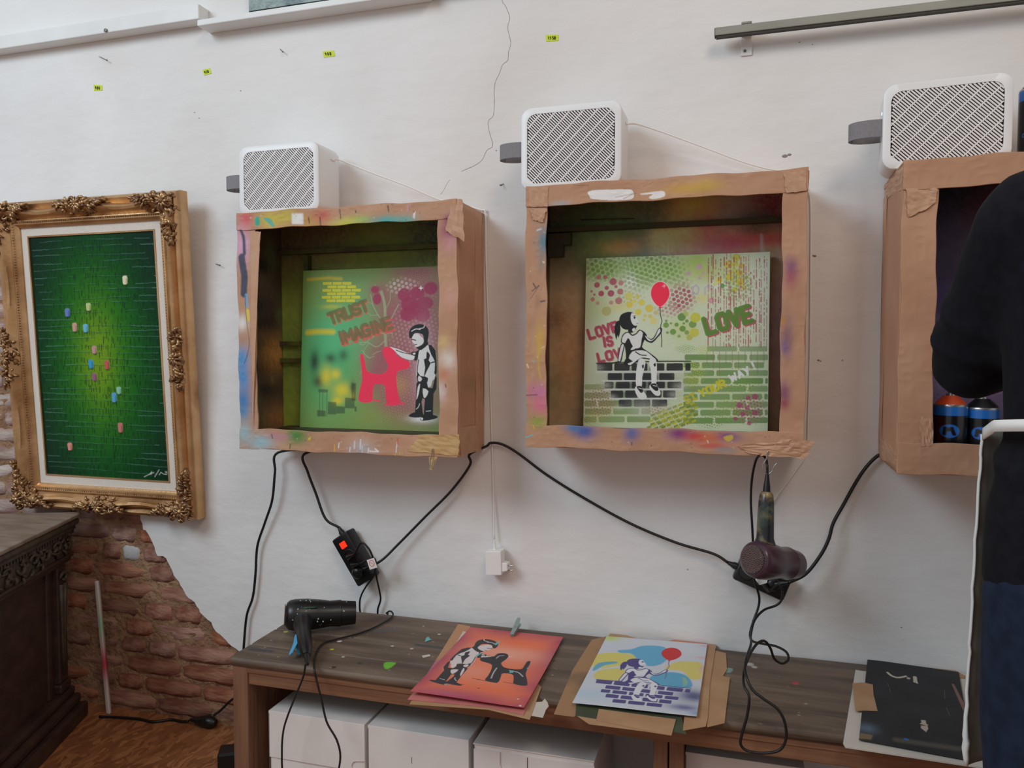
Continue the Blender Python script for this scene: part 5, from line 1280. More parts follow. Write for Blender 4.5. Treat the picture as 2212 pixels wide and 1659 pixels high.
panel('oil_canvas', M_OIL, fr, Oc, Uc, Vc, R3 @ Vector((0, .012, 0)), GA.w - 1, GA.h - 1, GA, hgt=HGT)

# ================================================================== AIR PURIFIERS ON THE BOXES
def rrect(w, h, r, n=6):
    out = []
    for (cx, cy, a0) in ((w - r, r, -90), (w - r, h - r, 0), (r, h - r, 90), (r, r, 180)):
        for k in range(n + 1):
            a = math.radians(a0 + 90 * k / n); out.append((cx + r * math.cos(a), cy + r * math.sin(a)))
    return out
def clip_to_rrect(p, q, w, h, r):
    """part of the segment p-q inside a rounded rectangle"""
    def inside(a):
        x, y = a
        if x < 0 or y < 0 or x > w or y > h: return False
        cx = min(max(x, r), w - r); cy = min(max(y, r), h - r)
        return math.hypot(x - cx, y - cy) <= r or (cx == x or cy == y)
    n = 60; ins = [inside((p[0] + (q[0] - p[0]) * k / n, p[1] + (q[1] - p[1]) * k / n)) for k in range(n + 1)]
    if not any(ins): return None
    a = ins.index(True) / n; b = (n - ins[::-1].index(True)) / n
    f = lambda t: (p[0] + (q[0] - p[0]) * t, p[1] + (q[1] - p[1]) * t)
    return f(a), f(b)
def purifier(x0, z0, w, h, yf, dp, label, rz=0.0, led=False, port='right'):
    t = thing('air_purifier', (x0 + w / 2, yf + dp / 2, z0), label, 'air purifier', 'white air purifiers on the spray boxes')
    M = Matrix.Translation((x0 + w / 2, yf + dp / 2, z0)) @ Matrix.Rotation(rz, 4, 'Z') @ Matrix.Translation((-w / 2, -dp / 2, 0))
    r = .026; wall_ = .016
    T = lambda x, z, y: M @ Vector((x, y, z))
    outer = rrect(w, h, r); inner = [(wall_ + a * (w - 2 * wall_) / w, wall_ + b * (h - 2 * wall_) / h) for a, b in outer]
    n = len(outer)
    # housing: rounded shell
    hb = MB()
    rings = [(.012, 0.0), (.012, .0), (0.004, .0), (.0005, .0015), (0, .005)]
    sect = [(1.0, .006), (1.0, dp - .012), (.985, dp - .003), (.955, dp)]
    vs = []
    for sc, y in sect:
        for a, b in outer: vs.append(T(w / 2 + (a - w / 2) * sc, h / 2 + (b - h / 2) * sc, y))
    fs = [(i * n + k, i * n + (k + 1) % n, (i + 1) * n + (k + 1) % n, (i + 1) * n + k) for i in range(len(sect) - 1) for k in range(n)]
    fs.append(tuple(range(n))); fs.append(tuple((len(sect) - 1) * n + k for k in range(n)))
    hb.add(vs, fs).build('housing', M_PURI, t, smooth='auto')
    # front bezel ring
    vs = []
    for sc, y, pts in ((1.0, .0055, outer), (.992, .0015, outer), (.975, 0.0, outer), (1.0, .0, inner), (1.0, .004, inner)):
        for a, b in pts: vs.append(T(w / 2 + (a - w / 2) * sc, h / 2 + (b - h / 2) * sc, y))
    fs = [(i * n + k, i * n + (k + 1) % n, (i + 1) * n + (k + 1) % n, (i + 1) * n + k) for i in range(4) for k in range(n)]
    MB().add(vs, fs).build('front_bezel', M_PURI, t, smooth='auto')
    # dark filter behind the grille
    MB().prism([T(a, b, .0056) for a, b in inner], (M.to_3x3() @ Vector((0, .0003, 0)))).build('filter', M_DARK, t)
    # slotted grille: fine slats falling to the right, crossed by rising bars
    iw, ih = w - 2 * wall_, h - 2 * wall_; ir = r * .6
    gr = MB()
    def bar(p, q, hw, y0, y1):
        d = Vector((q[0] - p[0], q[1] - p[1])); d.normalize(); nn = Vector((-d.y, d.x)) * hw
        c = [(p[0] + nn.x, p[1] + nn.y), (q[0] + nn.x, q[1] + nn.y), (q[0] - nn.x, q[1] - nn.y), (p[0] - nn.x, p[1] - nn.y)]
        gr.prism([T(wall_ + a, wall_ + b, y0) for a, b in c], M.to_3x3() @ Vector((0, y1 - y0, 0)))
    diag = iw + ih; sp = .0077
    s_ = -ih
    k = 0
    while s_ < diag:                               # slats "\"
        seg = clip_to_rrect((s_ - ih * .15, ih * 1.15), (s_ + ih * 1.15, -ih * .15), iw, ih, ir)
        if seg: bar(seg[0], seg[1], .00152, .0008, .0036)
        s_ += sp
    s_ = -ih; sp2 = .0355
    while s_ < diag:                               # cross bars "/"
        seg = clip_to_rrect((s_ - ih * .15, -ih * .15), (s_ + ih * 1.15, ih * 1.15), iw, ih, ir)
        if seg: bar(seg[0], seg[1], .0012, .0004, .004)
        s_ += sp2
    gr.build('grille', M_PURI2, t, kind='stuff')
    # fabric carrying strap on the left side
    st = MB(); zc = h * .52; hh = .0185
    path = catmull([(0.002, dp * .10), (-.028, dp * .09), (-.055, dp * .17), (-.066, dp * .36), (-.055, dp * .55), (-.028, dp * .64), (.002, dp * .62)], 5)
    vs = []; 
    for off_ in (0, .0022):
        for (a, b) in path:
            ln = math.hypot(a, b - dp / 2) or 1
            for z in (zc - hh, zc + hh): vs.append(T(a + (-a / ln) * 0 + (off_ if a < -.03 else 0), z, b + (off_ * (1 if b < dp / 2 else -1))))
    m = len(path); fs = []
    for s0 in (0, 2 * m):
        for k in range(m - 1): fs.append((s0 + 2 * k, s0 + 2 * k + 1, s0 + 2 * k + 3, s0 + 2 * k + 2))
    for k in range(m - 1):
        fs.append((2 * k, 2 * k + 2, 2 * m + 2 * k + 2, 2 * m + 2 * k)); fs.append((2 * k + 1, 2 * m + 2 * k + 1, 2 * m + 2 * k + 3, 2 * k + 3))
    st.add(vs, fs).build('carry_strap', M_STRAP, t, smooth='auto')
    # seam and cable recess on the right side
    rec = MB(); 
    rec.prism([T(w + .0004, h * .80, dp * .52), T(w + .0004, h * .80, dp * .74), T(w + .0004, h * .95 - r, dp * .74), T(w + .0004, h * .95 - r, dp * .52)], M.to_3x3() @ Vector((-.0006, 0, 0)))
    rec.build('cable_recess', M_LINEN, t)
    if led:
        MB().ball(T(-.0005, h * .70, .022), (.0008, .0035, .0035), 8, 5).build('status_light', M_LED, t)
    return t, T(w, h * .80, dp * .63)
pu1, port1 = purifier(-1.371, 1.5585, .252, .190, -.152, .115, 'white air purifier above the paint splashed first spray box')
pu2, port2 = purifier(-.553, 1.5795, .249, .200, -.152, .108, 'white air purifier above the middle spray box')
pu3, port3 = purifier(.262, 1.5725, .240, .180, -.170, .110, 'white air purifier with a blue light at the right edge', rz=math.radians(-4), led=True)

# white leads of the purifiers
def cable(parent, name, pts, r, mat_, n=8, seg=8):
    return MB().tube(cable_pts(pts, seg), r, n).build(name, mat_, parent, smooth=True)
cable(pu1, 'lead', [port1, P(735, 346, -.07), P(800, 372, -.055), P(880, 402, -.04), P(945, 430, -.025), P(985, 440, -.015), Vector((-.708, -.008, 1.566)), Vector((-.696, -.008, 1.555)), P(1050, 560, -.006), P(1055, 700, -.006), P(1060, 850, -.006), P(1063, 960, -.006), P(1066, 1080, -.008), P(1068, 1165, -.016)], .0022, M_WCORD)
cable(pu2, 'lead', [port2, P(1375, 268, -.07), P(1430, 285, -.055), P(1520, 318, -.04), P(1600, 348, -.028), P(1655, 364, -.02), P(1715, 375, -.01), Vector((.108, -.007, 1.585)), Vector((.117, -.007, 1.57)), P(1751, 440, -.006), P(1751, 600, -.006), P(1750, 760, -.006), P(1746, 900, -.006), P(1742, 975, -.006), P(1720, 1015, -.006), P(1678, 1072, -.006), P(1640, 1130, -.006)], .0020, M_WCORD)
ad0 = P(1066, 1216, -.02)
ad = thing('power_adapter', ad0, 'white plug-in power adapter dangling on a thin white lead', 'adapter')
qa = [P(1048, 1191, -.045), P(1082, 1191, -.045), P(1083, 1243, -.045), P(1049, 1243, -.045)]
MB().prism(qa, (0, .036, 0)).build('adapter_body', M_WCORD, ad, bevel=.002)
qb = [P(1083, 1216, -.042), P(1095, 1218, -.042), P(1096, 1234, -.042), P(1083, 1236, -.042)]
MB().prism(qb, (0, .028, 0)).build('plug_head', M_WCORD, ad, bevel=.002)
for yy in (1222, 1232): MB().tube([P(1095, yy, -.03), P(1108, yy, -.03)], .0021, 8).build('plug_pin', M_METAL, ad)
MB().tube([P(1068, 1168, -.025), P(1069, 1192, -.025)], [.0028, .0046], 8).build('strain_relief', M_WCORD, ad)

# ================================================================== BENCH UNDER THE BOXES
BZ = .437
BMx = Matrix.Translation((-1.212, -.428, 0)) @ Matrix.Rotation(math.radians(1.2), 4, 'Z')
BL = 2.05
bench = thing('bench', (-.2, -.22, 0), 'long weathered wooden bench along the wall', 'bench')
bw = Img(900, 170, [(500, 1417), (1800, 1565), (1800, 1423), (640, 1310)], uspan=(0, 1.385 / BL), vspan=(1, 0))   # top seen flat, units of the photograph
rw = random.Random(91)
for x, y, r, col in ((600, 1365, 3.2, (214, 206, 70)), (715, 1402, 3, (214, 210, 60)), (726, 1385, 3.4, (226, 222, 214)), (945, 1370, 2, (226, 220, 214)), (744, 1417, 2.2, (226, 220, 214)), (1000, 1330, 1.6, (220, 214, 206)), (890, 1400, 2.4, (220, 214, 200)), (846, 1395, 2.4, (210, 204, 190)), (672, 1352, 1.6, (220, 190, 60)), (730, 1438, 3.4, (40, 36, 40)), (784, 1430, 2.6, (40, 36, 40)), (640, 1398, 2, (200, 200, 190)), (805, 1320, 2, (200, 170, 90)), (1040, 1400, 2, (150, 130, 110)), (1640, 1432, 6, (190, 186, 178)), (1650, 1438, 4, (190, 186, 178)), (1733, 1470, 5, (196, 60, 70)), (1587, 1459, 3, (150, 140, 130)), (1745, 1509, 2.5, (170, 160, 150))):
    bw.dot((x, y), r, col, .92)
bw.poly([(838, 1428), (862, 1428), (858, 1436), (846, 1442), (838, 1438)], (110, 190, 50), .95, smooth=3)
bw.poly([(1570, 1441), (1600, 1440), (1596, 1449), (1572, 1448)], (130, 170, 160), .8, smooth=3)
for p_, q_, w_, c_ in (((540, 1402), (582, 1406), 9, (56, 54, 62)), ((900, 1392), (965, 1400), 7, (50, 50, 58)), ((628, 1398), (650, 1386), 8, (64, 60, 62)), ((800, 1365), (846, 1358), 6, (84, 90, 100)), ((520, 1397), (600, 1400), 3, (70, 66, 66)), ((1100, 1405), (1180, 1412), 3, (60, 52, 48))): bw.line([p_, q_], w_, c_, .75, soft=2)
for _ in range(320):
    x = rw.uniform(520, 1790); f = rw.random(); y0 = 1417 + (x - 500) * .114; y1 = 1310 + (x - 640) * .0975
    bw.dot((x, y1 + (y0 - y1) * f), rw.uniform(.5, 1.5), rw.choice(((200, 194, 186), (60, 52, 48), (210, 190, 120), (150, 140, 130))), rw.uniform(.3, .9))
for _ in range(90):
    x = rw.uniform(520, 1750); f = rw.random(); y0 = 1417 + (x - 500) * .114; y1 = 1310 + (x - 640) * .0975; y = y1 + (y0 - y1) * f; L_ = rw.uniform(8, 60)
    bw.line([(x, y), (x + L_, y + L_ * .108 + rw.uniform(-2, 2))], rw.uniform(.5, 1.4), rw.choice(((176, 160, 144), (60, 50, 44))), rw.uniform(.2, .5))
D_ = .382
for (y0, y1) in ((.0, .083), (.088, .194), (.1995, D_)):       # three planks, front to back
    o_ = BMx @ Vector((0, y1, BZ)); u_ = BMx.to_3x3() @ Vector((BL, 0, 0)); v_ = BMx.to_3x3() @ Vector((0, -(y1 - y0), 0))
    ph = y1 * 50
    def wp(U, V, ph=ph):
        o = np.zeros(U.shape + (3,)); o[..., 2] = -.0007 * (np.abs(2 * V - 1) ** 14) - .0006 * np.sin(U * 23 + ph) ** 2; return o
    panel('plank', M_WOODB, bench, o_, u_, v_, (0, 0, -.020), 700, max(24, int(150 * (y1 - y0) / D_)), bw, (0, 1), (1 - y1 / D_, 1 - y0 / D_), warp=wp)
def bbox(name, x0, x1, y0, y1, z0, z1, m_, bev=.002):
    return MB().box(x0, x1, y0, y1, z0, z1, BMx).build(name, m_, bench, bevel=bev)
bbox('front_rail', .045, BL - .02, .006, .026, BZ - .066, BZ - .021, M_WOODR)
bbox('front_rail', .022, BL - .02, .003, .007, BZ - .036, BZ - .0215, M_WOODR, .001)
bbox('back_rail', .045, BL - .02, D_ - .03, D_ - .01, BZ - .066, BZ - .021, M_WOODR)
# left end: post and board
bbox('leg', .004, .046, .002, .040, 0, BZ - .0205, M_WOODV); bbox('leg', .004, .046, D_ - .045, D_ - .008, 0, BZ - .0205, M_WOODV)
bbox('end_board', .012, .034, .0405, D_ - .0455, 0.0, BZ - .0205, M_WOODV)
# middle trestle and right end
for xx in (1.022, 1.055): bbox('leg', xx, xx + .030, .028, .068, 0, BZ - .0205, M_WOODV)
bbox('leg', 1.03, 1.075, D_ - .075, D_ - .032, 0, BZ - .0205, M_WOODV)
bbox('cross_board', 1.042, 1.062, .0685, D_ - .0755, .16, BZ - .0205, M_WOODV)
for yy in (.002, D_ - .045): bbox('leg', BL - .05, BL - .008, yy, yy + .038, 0, BZ - .0205, M_WOODV)

# white cardboard cartons under the bench
def carton(x0, x1, z1, yf, dpt, label, slot):
    M = BMx
    xl = x0 + 1.212; xr = x1 + 1.212
    t = thing('white_carton', M @ Vector(((xl + xr) / 2, yf + dpt / 2, 0)), label, 'box', 'white cartons stored under the bench')
    hz = z1 * .62
    MB().box(xl, xr, yf + .003, yf + dpt, 0, z1 - .002, M).build('carton_body', M_WBOX, t, bevel=.002)
    # lid with a turned down front flap
    MB().box(xl - .0015, xr + .0015, yf, yf + dpt + .001, z1 - .0025, z1, M).build('lid', M_WBOX, t, bevel=.0008)
    fl_ = [(xl - .001, z1 - .0005), (xr + .001, z1 - .0005), (xr + .001, hz), (xl - .001, hz)]
    if slot == 'right':      # finger notch cut into the right edge
        c = (xr + .001, z1 - .105); n = [(c[0], c[1] + .016)] + [(c[0] - .022 - .013 * math.sin(math.pi * k / 8), c[1] + .013 * math.cos(math.pi * k / 8)) for k in range(9)] + [(c[0], c[1] - .016)]
        fl_ = fl_[:2] + n + fl_[2:]
    elif slot == 'top':
        c = (xl + .075, z1 - .012)
        fl_ = [(xl - .001, z1 - .012), (c[0] - .013, c[1])] + [(c[0] - .013 * math.cos(math.pi * k / 8), c[1] - .026 - .013 * math.sin(math.pi * k / 8)) for k in range(9)] + [(c[0] + .013, c[1])] + [(xr + .001, z1 - .012), (xr + .001, hz), (xl - .001, hz)]
    MB().prism([M @ Vector((a, yf + .0028, b)) for a, b in fl_], M.to_3x3() @ Vector((0, -.003, 0))).build('front_flap', M_WBOX, t)
    MB().box(xl - .0006, xl + .0006, yf - .0004, yf + .002, .02, z1 - .006, M).build('fold_edge', M_SLOT, t)
    if slot == 'top': MB().box(xl + .125, xl + .127, yf - .0006, yf + .001, hz, z1 - .014, M).build('flap_seam', M_SLOT, t)
    if slot == 'plain': MB().box(xl + .11, xl + .1112, yf - .0006, yf + .001, z1 - .075, z1 - .06, M).build('pen_mark', M_SLOT, t)
carton(-1.122, -.865, .303, .024, .28, 'leftmost white carton under the bench, with a side finger notch', 'right')
carton(-.853, -.604, .304, .022, .28, 'second white carton under the bench with a plain front', 'plain')
carton(-.589, -.315, .302, .016, .28, 'third white carton under the bench with a top finger notch', 'top')
carton(-.125, .115, .318, .080, .24, 'white carton under the bench right of the middle trestle', 'none')

# ================================================================== PAPERS AND PRINTS ON THE BENCH
def sheet(name, pts, z, th, m_, parent=None, curl=0.0, sub=0):
    """flat cut sheet: outline in photograph units laid on the level z"""
    q = [Pz(x, y, z) for x, y in pts]
    mb = MB().prism(q, (0, 0, -th))
    return mb
k6 = lambda x, y: (1180 + x / 3.568, 1300 + y / 3.568)
k5 = lambda x, y: (870 + x / 5.978, 1320 + y / 5.978)
k8 = lambda x, y: (1820 + x / 6.406, 1400 + y / 6.406)
def paper_thing(name, pts, z, th, m_, label, cat, group=None):
    q = [Pz(x, y, z) for x, y in pts]
    for p in q:
        p.y = min(p.y, -.004)
    c = sum(q, Vector()) / len(q)
    ob = MB().prism(q, (0, 0, -th)).build(name, m_, None, org=c)
    return tag(ob, label, cat, group)
# stack under the orange print
M_PINKP = mat('pink_oversprayed_paper', (196, 110, 116), (206, 132, 120), scale=8, rough=.6)
M_MAGP = mat('kraft_with_magenta_overspray', (190, 142, 104), (176, 76, 150), scale=5, rough=.7, contrast=(.5, .7))
M_KRAFTP = mat('kraft_paper', (172, 132, 96), (184, 146, 110), scale=12, rough=.75, bump=.0008, bscale=30)
M_KRAFTD = mat('sooty_kraft_paper', (164, 126, 90), (96, 84, 66), scale=7, rough=.75, contrast=(.5, .72))
M_GREENP = mat('dark_green_oversprayed_paper', (58, 66, 52), (78, 90, 60), scale=9, rough=.7)
M_REDP = mat('red_oversprayed_kraft', (206, 116, 100), (190, 142, 108), scale=7, rough=.7)
paper_thing('backing_paper', [k5(*p) for p in ((715, 168), (870, 195), (880, 260), (420, 900), (330, 1150), (100, 1180), (240, 930), (560, 420))], BZ + .0016, .0008, M_MAGP, 'brown paper with magenta overspray sticking out left of the orange print', 'paper')
paper_thing('backing_paper', [k5(*p) for p in ((780, 260), (830, 270), (560, 700), (520, 690))], BZ + .0026, .0006, M_PAPER if False else M_WBOARD, 'thin white paper sliver beside the orange print', 'paper')
paper_thing('backing_paper', [k5(*p) for p in ((1500, 700), (1790, 980), (1640, 1400), (1100, 1270), (85, 1200), (130, 1150), (900, 1180))], BZ + .0028, .0008, M_KRAFTP, 'lowest brown sheet poking out under the orange print', 'paper')
paper_thing('backing_paper', [k5(*p) for p in ((900, 300), (1980, 420), (1560, 1340), (1100, 1240), (62, 1140), (130, 1060))], BZ + .0042, .0008, M_PINKP, 'pink oversprayed sheet directly below the orange print', 'paper')
tornq = [k5(*p) for p in ((1640, 1180), (1800, 1170), (1835, 1130), (1870, 1180), (1885, 1230), (1850, 1270), (1810, 1375), (1640, 1345))]
paper_thing('torn_paper', tornq, BZ + .0019, .0007, M_WBOARD, 'torn cream paper scrap beside the lower right of the orange print', 'paper')
# orange print
TLo, TRo, BRo, BLo = (865, 205), (2085, 335), (1555, 1285), (110, 1085)
OP = Img(240, 380, [TLo, TRo, BRo, BLo], base=(236, 120, 84))
OP.a[..., :3] = lin((240, 128, 90))
yy_, xx_ = np.mgrid[0:380, 0:240] / np.array([379.0, 239.0])[:, None, None]
ed = np.minimum(np.minimum(xx_, 1 - xx_) * 3.2, np.minimum(yy_, 1 - yy_) * 4.2); ed = np.clip(1 - ed, 0, 1) ** 1.6
OP.fill(ed * (0.7 + .5 * vnoise(380, 240, 40, 3)), (176, 70, 96), .9)
OP.spray((1350, 560), 400, (238, 176, 156), .75, 190, speck=.1); OP.spray((900, 800), 250, (236, 160, 136), .6, 200, speck=.1); OP.spray((1600, 430), 300, (246, 112, 60), .6, 110, speck=.1); OP.spray((1150, 1050), 420, (242, 112, 66), .6, 60, speck=.1); OP.spray((560, 1110), 300, (190, 100, 130), .6, 50, speck=.1)
OP.tf = affine3([(1160, 610), (1190, 1490), (880, 818)], [(1110, 375), (545, 985), (1420, 600)])
draw_boy(OP, (52, 50, 54), (226, 214, 214))
OP.tf = None
# plain dark dog, facing the child
OP.tf = affine3([(600, 1334), (978, 1352), (842, 818)], [(1590, 990), (1060, 925), (1330, 560)])
draw_plain_dog(OP, (50, 48, 52))
OP.line([(650, 1180), (700, 1120), (780, 1110)], 12, (214, 204, 206), .8, smooth=3); OP.line([(900, 1100), (920, 1200), (930, 1300)], 12, (206, 196, 198), .8, smooth=3); OP.line([(860, 860), (900, 880), (920, 930)], 10, (206, 196, 198), .8, smooth=3)
OP.tf = None
for pts in ([(1175, 430), (1240, 390), (1250, 400), (1200, 450)], [(920, 600), (1000, 550), (1015, 560), (960, 600)], [(1370, 800), (1425, 785), (1420, 815), (1375, 822)], [(1590, 760), (1612, 740), (1615, 755)]): OP.poly(pts, (96, 196, 196), .95)
OP.line([(900, 905), (1020, 925), (1200, 955)], 12, (66, 56, 60), .8, smooth=3); OP.line([(1300, 945), (1490, 975)], 10, (66, 56, 60), .7); OP.line([(355, 935), (440, 945), (560, 985)], 14, (60, 54, 58), .9, smooth=3); OP.line([(600, 980), (780, 990)], 12, (60, 54, 58), .8)
OP.dot((975, 1035), 14, (150, 60, 60), .9, ry=9); OP.dot((1505, 1262), 12, (240, 226, 226), .9); OP.dot((1478, 1172), 9, (240, 226, 226), .8); OP.dot((1180, 268), 8, (150, 60, 70), .9)
def print_on_bench(name, im, crn, kf, z, th, label, lift=0.0):
    q = [Pz(*kf(*c), z) for c in crn]
    c = sum(q, Vector()) / 4
    # regular sheet through the mean sides
    U = ((q[1] - q[0]) + (q[2] - q[3])) / 2; V = ((q[3] - q[0]) + (q[2] - q[1])) / 2
    O = c - U / 2 - V / 2
    def wp(Ug, Vg):
        o = np.zeros(Ug.shape + (3,)); o[..., 2] = lift * (Vg ** 2) + .0012 * np.sin(Ug * 4 + 1) * Vg; return o
    ob = panel(name, M_PAPER, None, O, U, V, (0, 0, -th), im.w - 1, im.h - 1, im, org=c, warp=wp)
    return tag(ob, label, 'print', 'stencil prints on the bench'), O, U, V
pr1, O1, U1, V1 = print_on_bench('stencil_print', OP, (TLo, TRo, BRo, BLo), k5, BZ + .0062, .0012, 'orange stencil print of a boy and a black dog on the bench', .008)
# clothes pegs
def peg(name_m, a, b, up, label, open_=.006, w=.0045):
    """two-armed plastic clothes peg from mouth a to tail b"""
    a, b, up = Vector(a), Vector(b), Vector(up).normalized()
    d = (b - a); L = d.length; d.normalize(); s = d.cross(up).normalized()
    t = thing('clothes_peg', (a + b) / 2, label, 'clothes peg')
    for sg in (1, -1):
        mb = MB(); vs = []; n = 10
        for k in range(n + 1):
            f = k / n
            hgt = (.0012 + (open_ * max(0, f - .3) * 1.6) + .001 * math.sin(f * 9)) * sg
            ww = w * (1.0 + .35 * math.sin(f * math.pi)) * (1 if f < .92 else .8)
            c = a + d * (L * f) + up * hgt
            for (ss, uu) in ((-1, 0), (1, 0), (1, 1), (-1, 1)): vs.append(c + s * (ss * ww) + up * (uu * .0022 * sg))
        fs = [(i * 4 + k, i * 4 + (k + 1) % 4, (i + 1) * 4 + (k + 1) % 4, (i + 1) * 4 + k) for i in range(n) for k in range(4)] + [(0, 1, 2, 3), tuple(n * 4 + k for k in (3, 2, 1, 0))]
        mb.add(vs, fs).build('peg_arm', name_m, t)
    c = a + d * (L * .42)
    MB().tube([c + s * (w * 1.5 * math.cos(q)) * 1.0 + up * (.005 * math.sin(q)) + d * (.0006 * k) for k, q in enumerate([i * .7 for i in range(20)])], .0007, 5).build('spring', M_METAL, t)
    return t
pa, pb = Pz(1106, 1372, BZ + .011), Pz(1122, 1341, BZ + .020)
peg(M_GREYCLIP, pa, pb, (0, -.35, 1), 'grey green clothes peg clipped to the top of the orange print')

# kraft sheets under the girl print
for pts, z, m_, lb in (
    ([(200, 530), (350, 292), (470, 265), (520, 300), (330, 780), (215, 885), (58, 865)], .0012, M_KRAFTD, 'brown kraft sheet left of the girl print'),
    ([(480, 262), (540, 150), (590, 160), (642, 212), (625, 240), (700, 282), (1300, 300), (1295, 370), (580, 330)], .0022, M_KRAFTP, 'crumpled kraft strip above the girl print'),
    ([(1180, 290), (1312, 302), (1260, 640), (1245, 890), (1230, 960), (1052, 992), (1100, 600)], .0034, M_KRAFTP, 'kraft sheet right under the girl print edge'),
    ([(1290, 372), (1386, 396), (1392, 522), (1362, 572), (1416, 584), (1374, 934), (1240, 966), (1250, 600)], .0018, M_KRAFTP, 'torn kraft sheet farthest right of the girl print'),
    ([(230, 780), (640, 800), (1040, 880), (1080, 1020), (1000, 1005), (400, 910), (225, 885)], .0026, M_GREENP, 'dark green oversprayed sheet below the girl print'),
    ([(240, 880), (390, 905), (970, 985), (965, 1030), (780, 1000), (330, 942)], .0034, M_KRAFTP, 'narrow kraft strip along the bench edge under the girl print'),
    ([(405, 825), (1000, 905), (965, 1028), (385, 912)], .0044, M_KRAFTP, 'kraft tape strip overlapping the bench edge below the girl print'),
    ([(920, 305), (990, 270), (1130, 280), (1240, 300), (1240, 345), (930, 330)], .0046, M_REDP, 'red oversprayed kraft scrap behind the girl print')):
    paper_thing('kraft_sheet', [k6(*p) for p in pts], BZ + z, .0007, m_, lb, 'paper', 'kraft sheets under the girl print')
# girl print
GC = ((455, 270), (1250, 320), (1150, 900), (215, 785))
GP = Img(250, 390, GC, base=(206, 212, 222))
GP.spray((480, 285), 60, (190, 214, 90), .95, 40, speck=.05); GP.spray((330, 720), 160, (176, 206, 224), .6, 80, speck=.05); GP.spray((1100, 380), 120, (214, 216, 224), .7, 60, speck=.05)
GP.poly([(350, 500), (380, 420), (480, 400), (620, 405), (690, 430), (700, 480), (560, 500), (420, 520)], (220, 208, 86), .9, smooth=5, soft=6)
GP.poly([(370, 600), (400, 540), (560, 520), (600, 560), (520, 620)], (218, 206, 90), .9, smooth=5, soft=6)
GP.poly([(900, 520), (980, 470), (1100, 460), (1200, 480), (1190, 600), (1100, 600), (1040, 540)], (222, 206, 92), .9, smooth=5, soft=6)
GP.poly([(540, 380), (640, 370), (740, 340), (900, 350), (930, 430), (860, 490), (760, 500), (690, 450), (640, 405), (560, 400)], (84, 174, 214), .93, smooth=5, soft=5)
GP.poly([(355, 530), (400, 480), (520, 468), (532, 482), (440, 500), (370, 540)], (84, 170, 206), .93, smooth=4, soft=3)
GP.poly([(780, 600), (840, 560), (960, 548), (1060, 570), (1110, 620), (1105, 670), (960, 670), (820, 640)], (80, 168, 206), .93, smooth=5, soft=4)
GP.poly([(1040, 590), (1070, 600), (1080, 640), (1050, 660)], (150, 190, 150), .8, smooth=4, soft=3)
GP.spray((1130, 740), 110, (66, 72, 128), .95, 100, speck=.15); GP.spray((1050, 830), 110, (80, 88, 146), .85, 50, speck=.15); GP.spray((1160, 880), 60, (110, 140, 190), .7, 40, speck=.1)
for x, y, r, ry in ((1222, 336, 26, 18), (1206, 432, 40, 20), (1195, 520, 14, 60)): GP.spray((x, y), r, (226, 170, 184), .75, ry, speck=.05)
GP.tf = affine3([(676, 408), (145, 1010), (530, 1300)], [(955, 402), (385, 612), (690, 775)])
IND = (74, 66, 130)
draw_girl(GP, IND, (226, 228, 236), IND)
draw_balloon(GP, (676, 408), 88, 112, (206, 40, 44), [(676, 530), (680, 590), (692, 640), (682, 690), (688, 760), (692, 810), (690, 862)], (110, 110, 150))
GP.tf = None
pr2, O2, U2, V2 = print_on_bench('stencil_print', GP, GC, k6, BZ + .0075, .0012, 'blue and yellow stencil print of a girl with a red balloon on the bench', .004)
# black stencil card on a white board, far right
wq = [(180, 300), (285, 318), (1500, 330), (2000, 380), (2000, 1659), (1600, 1600), (40, 1362), (8, 1310)]
paper_thing('white_board', [k8(*p) for p in wq], BZ + .003, .0028, M_WBOARD, 'off white board under the black stencil card', 'board')
paper_thing('kraft_sheet', [k8(*p) for p in ((605, 190), (680, 105), (1100, 190), (1560, 300), (1695, 380), (1690, 420), (620, 260))], BZ + .0045, .0008, M_KRAFTP, 'kraft strip behind the black stencil card at the wall', 'paper')
SB = Img(220, 330, [(265, 150), (1690, 330), (1720, 1560), (330, 1270)])
for pts, w_ in (([(580, 375), (640, 425), (720, 452), (790, 445), (850, 428)], 30), ([(985, 440), (990, 480)], 44)): SB.line(pts, w_, (206, 196, 178), .97, smooth=3)
SB.dot((890, 462), 22, (196, 176, 160), .95); SB.poly([(965, 430), (1000, 430), (1035, 548), (960, 520)], (200, 192, 178), .97)
SB.poly([(1065, 1060), (1128, 1066), (1135, 1110), (1162, 1125), (1150, 1135), (1045, 1110), (1070, 1095)], (196, 184, 168), .95); SB.poly([(1062, 1130), (1150, 1135), (1160, 1170), (1130, 1212), (1062, 1160)], (196, 180, 164), .95)
for pts in ([(590, 545), (620, 600)], [(625, 620), (650, 680)], [(1425, 640), (1418, 770)], [(1430, 900), (1465, 1010)]): SB.line(pts, 5, (120, 120, 120), .8)
SB.spray((400, 1150), 120, (110, 130, 150), .6, 90); SB.poly([(330, 1200), (480, 1230), (470, 1280), (325, 1262)], (150, 126, 90), .6, soft=3); SB.line([(760, 1290), (1640, 1430)], 70, (110, 104, 90), .5, soft=8); SB.dot((880, 1288), 26, (40, 110, 190), .95, ry=14); SB.dot((1080, 1466), 34, (40, 110, 200), .95, ry=20)
SB.poly([(1545, 535), (1590, 545), (1700, 840), (1700, 990), (1670, 940)], (150, 110, 100), .8)
print_b, O3, U3, V3 = print_on_bench('stencil_card', SB, ((265, 150), (1690, 330), (1720, 1560), (330, 1270)), k8, BZ + .0065, .0014, 'black sprayed stencil card lying on the white board', .0)
print_b.data.materials.clear(); print_b.data.materials.append(M_BLKBOARD)
print_b['category'] = 'stencil'; del print_b['group']
